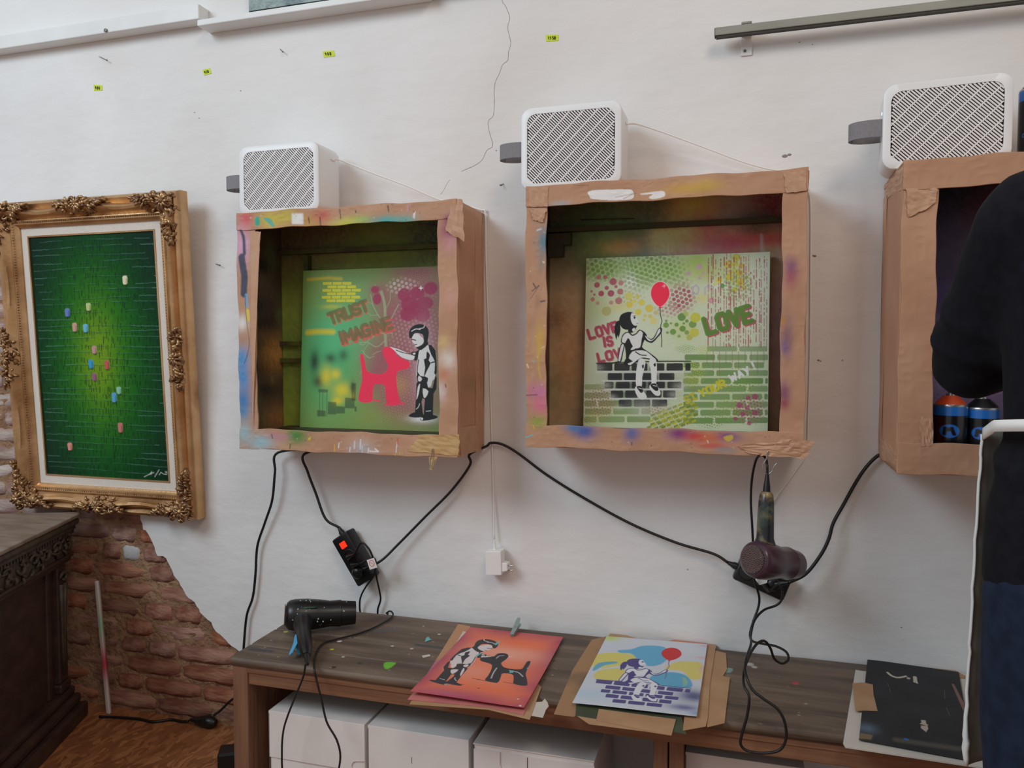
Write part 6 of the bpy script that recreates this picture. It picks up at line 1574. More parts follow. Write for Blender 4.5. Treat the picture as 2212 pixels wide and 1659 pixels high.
paper_thing('tape_flap', [k8(*p) for p in ((135, 485), (300, 475), (420, 505), (430, 640), (485, 870), (320, 862), (180, 868))], BZ + .0085, .0006, M_KRAFTP, 'brown tape flap across the left edge of the black stencil card', 'tape')
# paper and tape scraps lying on the bench
paper_thing('paper_scrap', [k5(*p) for p in ((248, 575), (350, 558), (358, 580), (262, 602))], BZ + .0008, .0006, M_WBOARD, 'tiny white paper scrap left of the orange print', 'paper scrap')
M_TEALP = mat('turquoise_scrap', (110, 186, 190), rough=.6)
paper_thing('paper_scrap', [k5(*p) for p in ((285, 400), (300, 345), (330, 330), (360, 362), (375, 368), (345, 375))], BZ + .0008, .0006, M_TEALP, 'small turquoise scrap on the bench', 'paper scrap')

# ================================================================== POWER STRIPS, LEADS, DRYERS
def power_strip(a, b, wdt, hgt, label, nsock, lit, up=(0, -1, 0), first=.38):
    """a: cable end, b: far end (points on the middle of the face)"""
    a, b, up = Vector(a), Vector(b), Vector(up).normalized()
    d = (b - a); L = d.length; d.normalize(); s = up.cross(d).normalized(); up = d.cross(s).normalized()
    t = thing('power_strip', (a + b) / 2 - up * hgt, label, 'power strip', 'black power strips on the wall')
    M = Matrix((( d.x, s.x, up.x, a.x), (d.y, s.y, up.y, a.y), (d.z, s.z, up.z, a.z), (0, 0, 0, 1)))
    MB().box(0, L, -wdt / 2, wdt / 2, -hgt, 0, M).build('housing', M_BLACKP, t, bevel=.006, smooth='auto')
    MB().tube([M @ Vector((x, 0, -hgt / 2)) for x in (.004, -.006, -.014, -.022)], [.009, .009, .006, .0045], 10).build('cable_gland', M_BLACKP, t, smooth='auto')
    holes = []
    for k in range(nsock):
        x = L * (first + (1.0 - first - .12) * (k + .35) / nsock)
        c = M @ Vector((x, 0, .0006)); holes.append((c, up, d, s))
        MB().lathe([(-.002, .0215), (.0012, .0215), (.0018, .0205), (.0018, .0185), (-.0005, .0180), (-.0005, .0002)], c - up * .0006, up, 24).build('socket', M_DARKSOCK, t, smooth='auto')
    if lit:
        sw = MB().box(L * .13, L * .25, -.010, .010, -.001, .0035, M).build('switch', M_RED, t, bevel=.001)
    return t, holes, M
M_DARKSOCK = mat('socket_plastic', (15, 15, 16), rough=.45)
sa, sb = P(731, 1158, -.047), P(789, 1259, -.047)
ps1, ho1, Ms1 = power_strip(sa, sb, .066, .040, 'black power strip with a lit red switch on the wall above the bench', 3, True, up=(-.25, -1, .1))
def plug(parent, c, up, out, name='plug', big=True):
    """schuko plug stuck in a socket, lead leaving along out"""
    c = Vector(c); up = Vector(up); out = Vector(out).normalized()
    mb = MB()
    if big: mb.lathe([(-.0004, .0168), (.010, .0165), (.014, .013), (.016, .008)], c + up * .002, up, 18)
    else: mb.lathe([(-.0004, .0085), (.010, .008), (.013, .006)], c + up * .002, up, 14)
    mb.tube([c + up * .010, c + up * .013 + out * .010, c + up * .016 + out * .022, c + up * .021 + out * .034], [.0075, .007, .0055, .0036], 10)
    mb.build(name, M_BLACKP, parent, smooth='auto')
    return c + up * .021 + out * .034
# strip 1 mains lead: up behind the first box, down again behind the bench
g1 = Ms1 @ Vector((-.022, 0, -.02))
cable(ps1, 'mains_lead', [g1, P(703, 1120, -.03), P(682, 1065, -.028), P(665, 1020, -.03), P(656, 982, -.03), P(650, 960, -.02), P(640, 930, -.0) + Vector((0, -.008, -.0))][:5] + [Vector((-1.16, -.03, .905)), Vector((-1.2, -.03, .900)), P(600, 978, -.03), P(594, 1020, -.03), P(588, 1080, -.025), P(572, 1130, -.02), P(556, 1180, -.016), P(552, 1240, -.014), P(546, 1290, -.014), P(533, 1330, -.014), P(527, 1392, -.014), P(524, 1440, -.012), P(520, 1500, -.012), P(500, 1512, -.012), P(476, 1535, -.014), P(462, 1545, -.02)], .0038, M_BLACKR)

# hanging (second) strip on the right, behind the hanging dryer
ta, tb = P(1592, 1226, -.047), P(1702, 1276, -.047)
ps2, ho2, Ms2 = power_strip(ta, tb, .060, .040, 'black power strip behind the hanging purple hair dryer', 3, False, up=(.05, -1, .15), first=.1)
pe = plug(ps2, ho1[2][0], ho1[2][1], Vector((.8, -.1, .55)))
g2 = Ms2 @ Vector((-.022, 0, -.02))
cable(ps2, 'mains_lead', [pe, P(822, 1212, -.045), P(860, 1176, -.028), P(920, 1115, -.024), P(975, 1060, -.024), P(1015, 1005, -.026), Vector((-.735, -.03, .902)), Vector((-.69, -.02, .925)), P(1060, 957, -.016), P(1085, 960, -.012), P(1120, 980, -.012), P(1180, 1025, -.012), P(1260, 1075, -.014), P(1360, 1130, -.016), P(1460, 1172, -.02), P(1540, 1196, -.024), g2], .0036, M_BLACKR)
# lead from the third box plugged into the second strip
t3 = thing('extension_lead', P(1800, 1130, 0), 'thick black lead hanging from the third spray box to the right power strip', 'lead')
pe3 = plug(t3, ho2[2][0], ho2[2][1], Vector((.9, 0, .25)))
cable(t3, 'cord', [pe3, P(1740, 1240, -.05), P(1772, 1200, -.04), P(1790, 1165, -.035), P(1800, 1130, -.03), P(1822, 1090, -.025), P(1850, 1040, -.022), P(1872, 1008, -.02), P(1894, 986, -.018), P(1908, 981, -.015)], .0042, M_BLACKR)
# second thin lead dropping from the first strip behind the bench
t4 = thing('thin_lead', P(790, 1270, 0), 'thin black lead dropping from the first power strip behind the bench', 'lead')
pe4 = plug(t4, ho1[1][0], ho1[1][1], Vector((.8, -.1, .3)), big=False)
cable(t4, 'cord', [pe4, P(806, 1205, -.07), P(812, 1222, -.06), P(806, 1246, -.05), P(790, 1268, -.035), P(779, 1290, -.022), P(777, 1310, -.014), P(779, 1330, -.012), P(783, 1360, -.012)], .0026, M_BLACKR)
wt = thing('warning_tag', P(800, 1218, -.085), 'small white warning tag with a red ring on the power strip lead', 'tag')
WT = Img(40, 44); WT.fill(np.ones((44, 40)), (234, 228, 222)); 
for k in range(24): WT.line([(.5 + .3 * math.cos(k * .2618), .45 + .3 * math.sin(k * .2618)), (.5 + .3 * math.cos((k + 1) * .2618), .45 + .3 * math.sin((k + 1) * .2618))], .07, (206, 90, 96), .95)
WT.line([(.32, .3), (.68, .62)], .05, (206, 90, 96), .9); WT.line([(.45, .4), (.55, .4), (.55, .55)], .05, (206, 120, 120), .8)
tq = [P(792, 1210, -.086), P(808, 1205, -.086), P(811, 1229, -.086), P(799, 1231, -.086)]
panel('card', M_TAGW, wt, tq[0], tq[1] - tq[0], tq[3] - tq[0], (0, .0006, 0), 39, 43, WT)

# ---- hair dryers
def dryer(rear, tip, r0, r1, hbase, hend, rh0, rh1, label, mb_, mh_, nose=None, name='hair_dryer'):
    rear, tip, hbase, hend = map(Vector, (rear, tip, hbase, hend))
    ax = (tip - rear); L = ax.length; ax.normalize()
    t = thing(name, (rear + tip) / 2 - Vector((0, 0, r0)), label, 'hair dryer', 'hair dryers')
    body = MB().lathe([(-.004, r0 * .55), (0, r0 * .80), (.006, r0 * .93), (.02, r0), (L * .28, r0 * 1.0), (L * .45, r0 * .93), (L * .62, r0 * .82), (L * .78, r1 * 1.16), (L * .785, r1 * 1.10)], rear, ax, 32, cap=False).build('body', mb_, t, smooth='auto')
    MB().lathe([(L * .775, r1 * 1.0), (L * .785, r1 * 1.10), (L * .80, r1 * 1.10), (L, r1), (L, r1 * .86), (L * .80, r1 * .8), (L * .8, .0005)], rear, ax, 28, cap=False).build('nozzle', mb_, t, smooth='auto')
    # inlet grille: dished dark disc with a wire mesh
    MB().lathe([(-.0035, .0005), (-.0035, r0 * .60), (.0005, r0 * .82)], rear, ax, 28, cap=False).build('inlet', M_DARK, t)
    u = ax.orthogonal().normalized(); w = ax.cross(u); gm = MB(); R = r0 * .72
    for k in range(-9, 10):
        q = R * k / 10; e = math.sqrt(max(0, R * R - q * q))
        for (p_, d_) in ((u, w), ((u + w).normalized(), (w - u).normalized())):
            gm.tube([rear - ax * .0045 + p_ * q - d_ * e, rear - ax * .0065 + p_ * q, rear - ax * .0045 + p_ * q + d_ * e], .00045, 4)
    gm.build('inlet_mesh', M_MESH, t, kind='stuff')
    hv = hend - hbase
    MB().tube([hbase + hv * f for f in (-.08, .0, .12, .35, .6, .8, .95, 1.0)], [rh0 * 1.25, rh0 * 1.25, rh0, rh0 * .96, rh0 * .92, (rh0 + rh1) / 2, rh1, rh1 * .7], 16, flat=1.15).build('handle', mh_, t, smooth='auto')
    d = hv.normalized()
    MB().tube([hend - d * .01, hend + d * .012, hend + d * .028, hend + d * .042], [rh1 * .75, rh1 * .6, rh1 * .42, .0036], 10).build('cord_sleeve', M_BLACKP, t, smooth='auto')
    return t, hend + d * .042
M_MESH = mat('inlet_mesh_wire', (120, 96, 92), rough=.5)
# dryer lying on the bench
dz = BZ + .048
dr1, tail1 = dryer(Pz(620, 1329, dz), Pz(768, 1323, BZ + .040), .041, .030, Pz(654, 1350, BZ + .044), Pz(662, 1416, BZ + .026), .019, .011, 'black paint speckled hair dryer lying on the bench', M_BLACKP, M_BLACKP)
M_SPECK = mat('pale_paint_speck', (206, 214, 200), (150, 190, 180), scale=40, rough=.5)
M_SPECKG = mat('green_paint_smear', (30, 70, 52), rough=.4)
_r0, _t0 = Pz(620, 1329, dz), Pz(768, 1323, BZ + .040); _ax = (_t0 - _r0).normalized(); _L = (_t0 - _r0).length
_sd = _ax.cross(Vector((0, 0, 1))).normalized(); _up = _sd.cross(_ax)
spk = MB(); rsp = random.Random(4)
for k in range(26):
    f = rsp.uniform(.08, .95); an = rsp.uniform(-.6, 1.5); rr_ = .041 * (1 if f < .4 else 1 - .27 * (f - .4) / .38 if f < .78 else .78)
    c = _r0 + _ax * (_L * f) + (_sd * math.cos(an) + _up * math.sin(an)) * (rr_ + .0002)
    spk.ball(c, rsp.choice((.0008, .001, .0016, .0022)), 6, 4)
spk.build('paint_specks', M_SPECK, dr1, kind='stuff')
sm_ = MB(); sm_.tube([_r0 + _ax * (_L * f) + (_sd * math.cos(.75) + _up * math.sin(.75)) * .0405 for f in (.22, .3, .38, .44)], [.002, .004, .0035, .0015], 8, flat=.8); sm_.build('paint_smear', M_SPECKG, dr1, smooth=True)
def to_bench(x, y, z=.0045): return Pz(x, y, BZ + z)
cable(dr1, 'cord', [tail1, P(660, 1437, -.445), P(655, 1462, -.447), P(640, 1500, -.452), P(622, 1545, -.455), P(612, 1580, -.455), P(609, 1625, -.455), P(613, 1680, -.455), P(640, 1740, -.455), P(690, 1740, -.455), P(722, 1690, -.455), P(735, 1640, -.455), P(728, 1600, -.455), P(706, 1560, -.452), P(694, 1510, -.449), P(684, 1470, -.446), P(679, 1440, -.436), to_bench(683, 1412), to_bench(698, 1390), to_bench(730, 1380), to_bench(770, 1370), to_bench(805, 1357), to_bench(835, 1341), to_bench(848, 1330), to_bench(848, 1324, .008), to_bench(842, 1320, .012), to_bench(834, 1325, .004)], .0024, M_BLACKR)
pe1 = plug(dr1, ho1[0][0], ho1[0][1], Vector((.85, -.1, .45)), big=False)
cable(dr1, 'cord', [pe1, P(780, 1173, -.085), P(795, 1183, -.085), P(804, 1200, -.080), P(811, 1225, -.055), P(814, 1250, -.035), P(820, 1278, -.022), P(822, 1296, -.016), P(816, 1318, -.014), P(818, 1345, -.014), P(830, 1345, -.014), P(838, 1325, -.02)], .0027, M_BLACKR)
# blue peg leaning on its handle
peg(M_BLUECLIP, Pz(644, 1368, BZ + .040), Pz(639, 1413, BZ + .010), (-.25, -1, .35), 'bright blue clothes peg standing against the hair dryer handle', .012, .0075)
# dryer hanging from the hook
dr2, tail2 = dryer(P(1627, 1208, -.262), P(1716, 1219, -.140), .0415, .032, P(1652, 1176, -.225), P(1656, 1062, -.212), .0165, .0125, 'dark purple hair dryer hanging upside down from a wire hook', M_PURP, M_MARB)
cable(dr2, 'cord', [tail2, P(1657, 1005, -.205), P(1654, 990, -.19), P(1645, 984, -.17), P(1634, 992, -.15), P(1625, 1030, -.13), P(1622, 1080, -.12), P(1625, 1140, -.12), P(1627, 1190, -.11), P(1626, 1235, -.11), P(1633, 1265, -.10), P(1640, 1290, -.09), P(1638, 1312, -.09), P(1628, 1340, -.10), P(1620, 1370, -.12), P(1626, 1385, -.14), P(1650, 1391, -.16), P(1676, 1396, -.18), P(1698, 1408, -.2), P(1703, 1424, -.22), P(1690, 1433, -.24), P(1673, 1423, -.26), P(1664, 1400, -.28), P(1652, 1385, -.30), P(1636, 1390, -.32), P(1619, 1415, -.35), P(1607, 1450, -.38), P(1607, 1480, -.415), P(1618, 1505, -.43), P(1614, 1545, -.432), P(1603, 1585, -.434), P(1600, 1608, -.434), P(1615, 1622, -.434), P(1650, 1627, -.434), P(1684, 1620, -.434), P(1698, 1595, -.434), P(1695, 1560, -.434), P(1680, 1532, -.432), P(1650, 1510, -.430), P(1626, 1490, -.425), P(1612, 1460, -.41), P(1610, 1430, -.37), P(1622, 1392, -.28), P(1622, 1372, -.2), P(1630, 1340, -.14), P(1650, 1318, -.11), P(1676, 1308, -.10), P(1688, 1296, -.10), P(1690, 1276, -.10)], .0028, M_BLACKR)
pe2 = plug(dr2, ho2[1][0], ho2[1][1], Vector((.45, -.2, -.6)))
cable(dr2, 'cord', [pe2, P(1682, 1262, -.1), P(1690, 1276, -.1)], .0028, M_BLACKR)
tg = thing('white_label', P(1643, 1257, -.09), 'blank white label below the hanging hair dryer', 'label')
MB().prism([P(1628, 1248, -.092), P(1658, 1252, -.092), P(1657, 1259, -.092), P(1641, 1264, -.092)], (0, .0008, 0)).build('card', M_HEM, tg)

SCT, SCH, SCY, SCR = 1.25, .0, 1.0, 1.0
# ================================================================== CORNER: CARVED CABINET, LEADS AND STRIP ON THE FLOOR
CA = math.radians(24)
e1 = Vector((math.sin(CA), -math.cos(CA), 0)); nn = Vector((math.cos(CA), math.sin(CA), 0))
CO = Vector((-2.080, -.024, 0))
CM = Matrix(((e1.x, nn.x, 0, CO.x), (e1.y, nn.y, 0, CO.y), (0, 0, 1, 0), (0, 0, 0, 1)))   # a along the face, b outwards, z up
CL, CW, CZ = 1.05, .62, .659
cab = thing('carved_cabinet', CM @ Vector((CL / 2, -CW / 2, 0)), 'dark carved oak cabinet in the left corner below the gold frame', 'cabinet')
def cbox(name, a0, a1, b0, b1, z0, z1, m_, bev=.003, parent=None):
    return MB().box(a0, a1, b0, b1, z0, z1, CM).build(name, m_, parent or cab, bevel=bev)
# top board with rounded corners and moulded edge
def rtop(a0, a1, b0, b1, r, z0, z1, m_, name, bev):
    pts = []
    for (ca, cb, s0) in ((a1 - r, b1 - r, 0), (a0 + r, b1 - r, 90), (a0 + r, b0 + r, 180), (a1 - r, b0 + r, 270)):
        for k in range(7):
            an = math.radians(s0 + 90 * k / 6); pts.append(CM @ Vector((ca + r * math.cos(an), cb + r * math.sin(an), z0)))
    return MB().prism(pts, (0, 0, z1 - z0)).build(name, m_, cab, bevel=bev)
rtop(0, CL, -CW, 0, .035, CZ - .012, CZ, M_CABT, 'top_board', .004)
rtop(.003, CL - .003, -CW + .003, -.003, .035, CZ - .034, CZ - .0122, M_CABC, 'top_moulding', .008)
rtop(.012, CL - .012, -CW + .012, -.012, .03, CZ - .048, CZ - .0342, M_CABC, 'top_moulding', .004)
cbox('carcass', .055, CL - .03, -CW + .03, -.050, .02, CZ - .0482, M_CAB)
cbox('frieze', .03, CL - .02, -.060, -.028, .535, CZ - .0482, M_CABC, .002)
# leafy carving on the frieze, one swirl beside the next
cv = MB(); rc = random.Random(8)
for k in range(13):
    a = .07 + k * .072
    base = CM @ Vector((a, -.028, .575)); sg = 1 if k % 2 else -1
    scroll(cv, base, e1, Vector((0, 0, 1)), nn, .018, .0, .022, 5.2, sg, .002, .0045)
    for q in range(6):
        leaf(cv, base, e1, Vector((0, 0, 1)), nn, rc.uniform(-.03, .03), rc.uniform(-.028, .026), rc.uniform(0, 6.2), .024, .001, .005)
cv.build('carved_foliage', M_CABC, cab, smooth=True)
dn = MB()
for k in range(60):
    a = .03 + k * .0165; dn.box(a, a + .009, -.030, -.020, CZ - .062, CZ - .0485, CM)
dn.build('dentils', M_CABC, cab, kind='stuff')
cbox('lower_moulding', .026, CL - .02, -.06, -.022, .522, .536, M_CAB, .005)
cbox('lower_moulding', .030, CL - .02, -.06, -.030, .508, .5218, M_CAB, .004)
# pilaster with a scroll at its head
pl_ = cbox('pilaster', .062, .118, -.06, -.034, .135, .508, M_CAB, .004)
pv = MB(); base = CM @ Vector((.09, -.034, .47)); scroll(pv, base, e1, Vector((0, 0, 1)), nn, .020, .0, .020, 5.6, 1, .003, .005)
pv.tube([CM @ Vector((a, -.032, z)) for a, z in ((.078, .45), (.084, .36), (.088, .26), (.09, .16))], [.009, .007, .005, .0035], 8)
pv.tube([CM @ Vector((a, -.032, z)) for a, z in ((.104, .45), (.102, .36), (.1, .26), (.099, .16))], [.009, .006, .005, .0035], 8)
pv.build('scroll_carving', M_CABC, pl_, smooth=True)
cbox('pilaster_foot', .056, .124, -.06, -.028, .105, .135, M_CAB, .006)
cbox('panel_stile', .150, .172, -.06, -.042, .105, .508, M_CAB, .004)
cbox('side_panel', .1722, CL - .06, -.058, -.0495, .105, .508, M_CAB, .001)
cbox('base_moulding', .045, CL - .02, -.07, -.020, .080, .105, M_CAB, .008)
cbox('base_moulding', .040, CL - .02, -.07, -.004, .048, .0798, M_CAB, .010)
cbox('base_plinth', .034, CL - .02, -.07, .014, .0, .0478, M_CAB, .008)
cbox('back_post', .03, .0545, -CW + .03, -.050, .02, CZ - .0482, M_CAB)

# thin painted strip leaning upright between cabinet and bricks
SI = Img(6, 160, base=(216, 208, 206)); SI.fill(np.exp(-((SI.yy / 159 - .33) / .10) ** 2), (150, 200, 160), .8); SI.fill(np.exp(-((SI.yy / 159 - .62) / .13) ** 2), (196, 60, 84), .95)
sp0, sp1 = P(231, 1538, -.035), P(205, 1256, -.035)
stp = thing('painted_strip', (sp0.x, -.03, 0), 'thin white and pink painted strip standing against the bricks beside the cabinet', 'strip')
panel('strip_board', M_STRIP, stp, (sp1.x - .003, -.035, sp1.z), (.011, 0, 0), (sp0.x - sp1.x, 0, -(sp1.z - .0005)), (0, .012, 0), 5, 159, SI, warp=lambda U, V: np.stack([np.where(V < .1, (.1 - V) * .03 * (.5 - U), 0), 0 * U, 0 * U], -1))
# floor lead with its coupling
pf = lambda x, y, z=.005: (lambda q: Vector((q.x, min(q.y, -.012), q.z)))(Pz(x, y, z))
flead = thing('floor_lead', pf(450, 1552), 'black floor lead with a coupling plug at the foot of the bricks', 'lead')
cable(flead, 'cord', [pf(215, 1548), pf(250, 1549), pf(300, 1553), pf(330, 1559), pf(370, 1554), pf(405, 1549), pf(425, 1546, .010)], .0042, M_BLACKR)
c0, c1_ = pf(418, 1550, .016), pf(474, 1556, .020)
dcp = (c1_ - c0)
MB().tube([c0 + dcp * f for f in (0, .15, .3, .5, .7, .86, 1.0)], [.005, .007, .012, .0175, .019, .018, .010], 12).build('coupling', M_BLACKP, flead, smooth='auto')
MB().box(-.006, .006, -.0185, .0185, -.010, .014, Matrix.Translation(c0 + dcp * .62 + Vector((0, 0, .002)))).build('coupling_flange', M_BLACKP, flead, bevel=.003)
blk = thing('black_block', pf(500, 1655, 0), 'small black adapter block on the floor by the bench leg', 'adapter')
bb0 = pf(497, 1652, 0)
MB().box(-.030, .030, -.03, .03, 0, .048, Matrix.Translation(bb0 + Vector((0.0, -.0, 0))) @ Matrix.Rotation(.5, 4, 'Z')).build('adapter_body', M_BLACKP, blk, bevel=.006)

# ================================================================== SPRAY CANS
def spray_can(x, y, z, rad, h, top_m, label, line1, line2, redtint, cap=True):
    t = thing('spray_can', (x, y, z), label, 'spray can', 'spray cans at the third box')
    nu, nv = 110, 130
    im = Img(nu + 1, nv + 1, base=(22, 22, 27))
    if redtint: im.spray((.34, .5), .07, (90, 24, 26), .9, .6, speck=0)
    im.fill((im.yy / nv < .14).astype(float), (40, 124, 214))
    im.dot((.445, .39), .085, (44, 120, 214), 1, ry=.118)
    cxm = .445
    # bold letter in the roundel
    for a_, b_ in (((-.058, .085), (-.045, -.085)), ((-.045, -.085), (-.01, -.02)), ((-.01, -.02), (.02, -.085)), ((.02, -.085), (.055, .085))):
        im.line([(cxm + a_[0] * .8, .39 + a_[1] * .62), (cxm + b_[0] * .8, .39 + b_[1] * .62)], .036, (18, 20, 30), 1)
    
    text(im, line1, (.315, .595), (.575, .595), .045, .012, (60, 120, 180), .95, .35)
    text(im, line2, (.345, .665), (.575, .665), .030, .009, (206, 206, 206), .9, .4)
    vs = []; cols = []
    for j in range(nv + 1):
        for i in range(nu):
            # u = 0.5 faces the room (-y), slightly turned to the left
            an = -math.pi / 2 - math.pi + 2 * math.pi * i / nu + math.radians(6)
            vs.append((rad * math.cos(an), rad * math.sin(an), h * (1 - j / nv)))
    U, V = np.meshgrid(np.arange(nu) / nu, np.arange(nv + 1) / nv)
    cols = im.sample(U, V).reshape(-1, 4)
    fs = [(j * nu + i, (j + 1) * nu + i, (j + 1) * nu + (i + 1) % nu, j * nu + (i + 1) % nu) for j in range(nv) for i in range(nu)]
    fs.append(tuple(range(nu - 1, -1, -1))); fs.append(tuple(nv * nu + i for i in range(nu)))
    me = bpy.data.meshes.new('can_body'); me.from_pydata(vs, [], fs); me.shade_smooth(); me.set_sharp_from_angle(angle=.7); set_paint(me, cols); me.materials.append(M_CANBODY)
    ob = bpy.data.objects.new('can_body', me); link(ob, t)
    MB().lathe([(h - .001, rad * .98), (h + .002, rad * 1.0), (h + .0045, rad * .97), (h + .0045, rad * .90)], (x, y, z), (0, 0, 1), 30, cap=False).build('rim', M_CANRIM, t, smooth='auto')
    MB().lathe([(h + .004, rad * .93), (h + .010, rad * .80), (h + .019, rad * .50), (h + .022, rad * .42)], (x, y, z), (0, 0, 1), 30).build('shoulder', top_m, t, smooth='auto')
    MB().lathe([(h + .0215, .009), (h + .026, .009), (h + .026, .0055), (h + .040, .0055), (h + .041, .003)], (x, y, z), (0, 0, 1), 16).build('spray_nozzle', M_CANRIM, t, smooth='auto')
zc3 = .9425
q1, q2 = P(2052, 930, -.185), P(2112, 930, -.17)
spray_can(q1.x, -.185, zc3, .0325, .128, M_ORANGECAN, 'spray can with an orange shoulder standing in the third box', 'COVERSALL', 'WATER-BASED', True)
spray_can(q2.x + .006, -.175, zc3, .0325, .122, M_BLACKP, 'dark blue banded spray can half hidden behind the person', 'URBAN', 'WATER-BASED', False)
q3 = P(2222, 330, -.12)
spray_can(q3.x + .012, -.12, 1.5735, .0325, .150, M_BLACKP, 'spray can on top of the third box at the right picture edge', 'COVERSALL', 'WATER-BASED', False)

# ================================================================== THE PERSON AT THE THIRD BOX (seen from behind)
PXc, PYc = .525, -.760
per = thing('person', (PXc, PYc, 0), 'person seen from behind in a black sweater, blue jeans and white edged apron', 'person')
def remesh(ob, vox, sm=6):
    r = ob.modifiers.new('union', 'REMESH'); r.mode = 'VOXEL'; r.voxel_size = vox; r.use_smooth_shade = True
    s = ob.modifiers.new('soften', 'SMOOTH'); s.factor = .5; s.iterations = sm
    return ob
X, Y = PXc, PYc
shL, elL, wrL, hdL = Vector((X - .150, Y + .01, 1.365)), Vector((X - .190, Y + .165, 1.168)), Vector((X - .07, Y + .375, 1.175)), Vector((X - .03, Y + .435, 1.20))
shR, elR, wrR, hdR = Vector((X + .165, Y + .01, 1.365)), Vector((X + .210, Y + .150, 1.165)), Vector((X + .12, Y + .380, 1.26)), Vector((X + .09, Y + .435, 1.29))
# body: one continuous figure
bd = MB()
bd.loft([(X, Y, .86, .145, .10), (X, Y, .95, .155, .105), (X, Y, 1.08, .135, .095), (X, Y, 1.22, .150, .10), (X, Y, 1.32, .155, .095), (X, Y + .005, 1.39, .11, .07), (X, Y + .012, 1.45, .058, .055), (X, Y + .02, 1.535, .052, .055)], 24)
hc = Vector((X, Y + .045, 1.612))
bd.ball(hc, (.075, .095, .115), 20, 14); bd.ball(hc + Vector((0, .03, -.055)), (.055, .07, .06), 16, 10)
bd.tube([hc + Vector((0, .088, .012)), hc + Vector((0, .112, -.018)), hc + Vector((0, .098, -.03))], [.008, .013, .008], 8)
for sg in (-1, 1): bd.ball(hc + Vector((sg * .076, .0, -.01)), (.008, .018, .03), 8, 6)
for (a, e, w_, hd) in ((shL, elL, wrL, hdL), (shR, elR, wrR, hdR)):
    bd.capsule([a, a.lerp(e, .5), e], [.052, .046, .038], 14); bd.capsule([e, e.lerp(w_, .5), w_], [.038, .034, .026], 14)
    d = (hd - w_).normalized(); sd = d.cross(Vector((0, 0, 1))).normalized(); up = sd.cross(d)
    bd.capsule([w_, w_ + d * .045, w_ + d * .08], [.024, .034, .030], 12)
    for k, (o_, L_) in enumerate(((-.027, .058), (-.009, .070), (.010, .066), (.028, .052))):
        p0 = w_ + d * .085 + sd * o_; bd.capsule([p0 - d * .02, p0 + d * (L_ * .45) - up * .004, p0 + d * (L_ * .72) - up * .022, p0 + d * (L_ * .70) - up * .040], [.0095, .009, .0085, .0075], 8)
    sgn = 1 if a is shL else -1
    p0 = w_ + d * .03 + sd * (.028 * sgn); bd.capsule([p0, p0 + sd * (.022 * sgn) + d * .025, p0 + sd * (.020 * sgn) + d * .055 - up * .012], [.011, .010, .0085], 8)
for sg in (-1, 1):
    bd.capsule([Vector((X + sg * .09, Y, .88)), Vector((X + sg * .10, Y + .01, .50)), Vector((X + sg * .105, Y - .01, .10))], [.088, .058, .04], 14)
    bd.capsule([Vector((X + sg * .108, Y - .02, .06)), Vector((X + sg * .12, Y + .13, .045))], [.04, .035], 12)
remesh(bd.build('body', M_SKIN, per), .008, 4)
for sg in (-1, 1):
    MB().ball(hc + Vector((sg * .031, .088, .006)), (.012, .007, .007), 10, 6).build('eye', M_EYE, per, smooth=True)
MB().tube([hc + Vector((-.022, .094, -.058)), hc + Vector((0, .101, -.057)), hc + Vector((.022, .094, -.058))], [.003, .005, .003], 8).build('mouth', M_LIP, per, smooth=True)
hr = MB(); hr.ball(hc + Vector((0, -.018, .026)), (.086, .098, .105), 20, 14); hr.ball(hc + Vector((0, -.055, -.03)), (.068, .05, .07), 14, 10)
remesh(hr.build('hair', M_HAIR, per), .012, 4)
# sweater
sw = MB()
sw.loft([(X, Y, .835, .196, .140), (X, Y, .860, .208, .150), (X, Y, .965, .204, .144), (X, Y, 1.045, .184, .130), (X, Y, 1.10, .186, .130), (X, Y, 1.22, .192, .132), (X, Y, 1.31, .196, .126), (X, Y, 1.37, .165, .108), (X, Y + .004, 1.42, .11, .085), (X, Y + .008, 1.465, .072, .066)], 28)
for (a, e, w_) in ((shL, elL, wrL), (shR, elR, wrR)):
    a2 = a + Vector((0, 0, .0))
    sw.capsule([a2, a2.lerp(e, .35), a2.lerp(e, .75), e], [.078, .075, .066, .060], 16)
    sw.capsule([e, e.lerp(w_, .35), e.lerp(w_, .7), w_ - (w_ - e).normalized() * .01], [.060, .057, .048, .036], 16)
# folds round the elbow and waist
for f, r_ in ((.62, .071), (.82, .069)):
    c = shL.lerp(elL, f); dd = (elL - shL).normalized(); u = dd.orthogonal().normalized(); v = dd.cross(u)
    sw.tube([c + (u * math.cos(q) + v * math.sin(q)) * r_ * .93 + dd * .012 * math.sin(2 * q) for q in [k * .45 for k in range(14)]], .012, 8, closed=True)
for z_, amp in ((1.025, .012), (.965, .010)):
    sw.tube([Vector((X + .188 * math.cos(q), Y + .132 * math.sin(q), z_ + amp * math.sin(3 * q))) for q in [k * 2 * math.pi / 40 for k in range(40)]], .013, 8, closed=True)
remesh(sw.build('sweater', M_SWEAT, per), .011, 5)
# jeans
jn = MB()
jn.loft([(X, Y, .80, .200, .128), (X, Y - .012, .86, .206, .138), (X, Y - .008, .93, .194, .128), (X, Y, .98, .178, .118)], 28)
for sg in (-1, 1):
    jn.capsule([Vector((X + sg * .100, Y - .008, .85)), Vector((X + sg * .108, Y, .66)), Vector((X + sg * .110, Y + .008, .48)), Vector((X + sg * .110, Y - .005, .28)), Vector((X + sg * .110, Y - .015, .10))], [.108, .098, .080, .070, .066], 20)
    jn.ball((X + sg * .090, Y - .052, .835), (.095, .075, .095), 14, 10)
remesh(jn.build('jeans', M_JEANS, per), .012, 5)
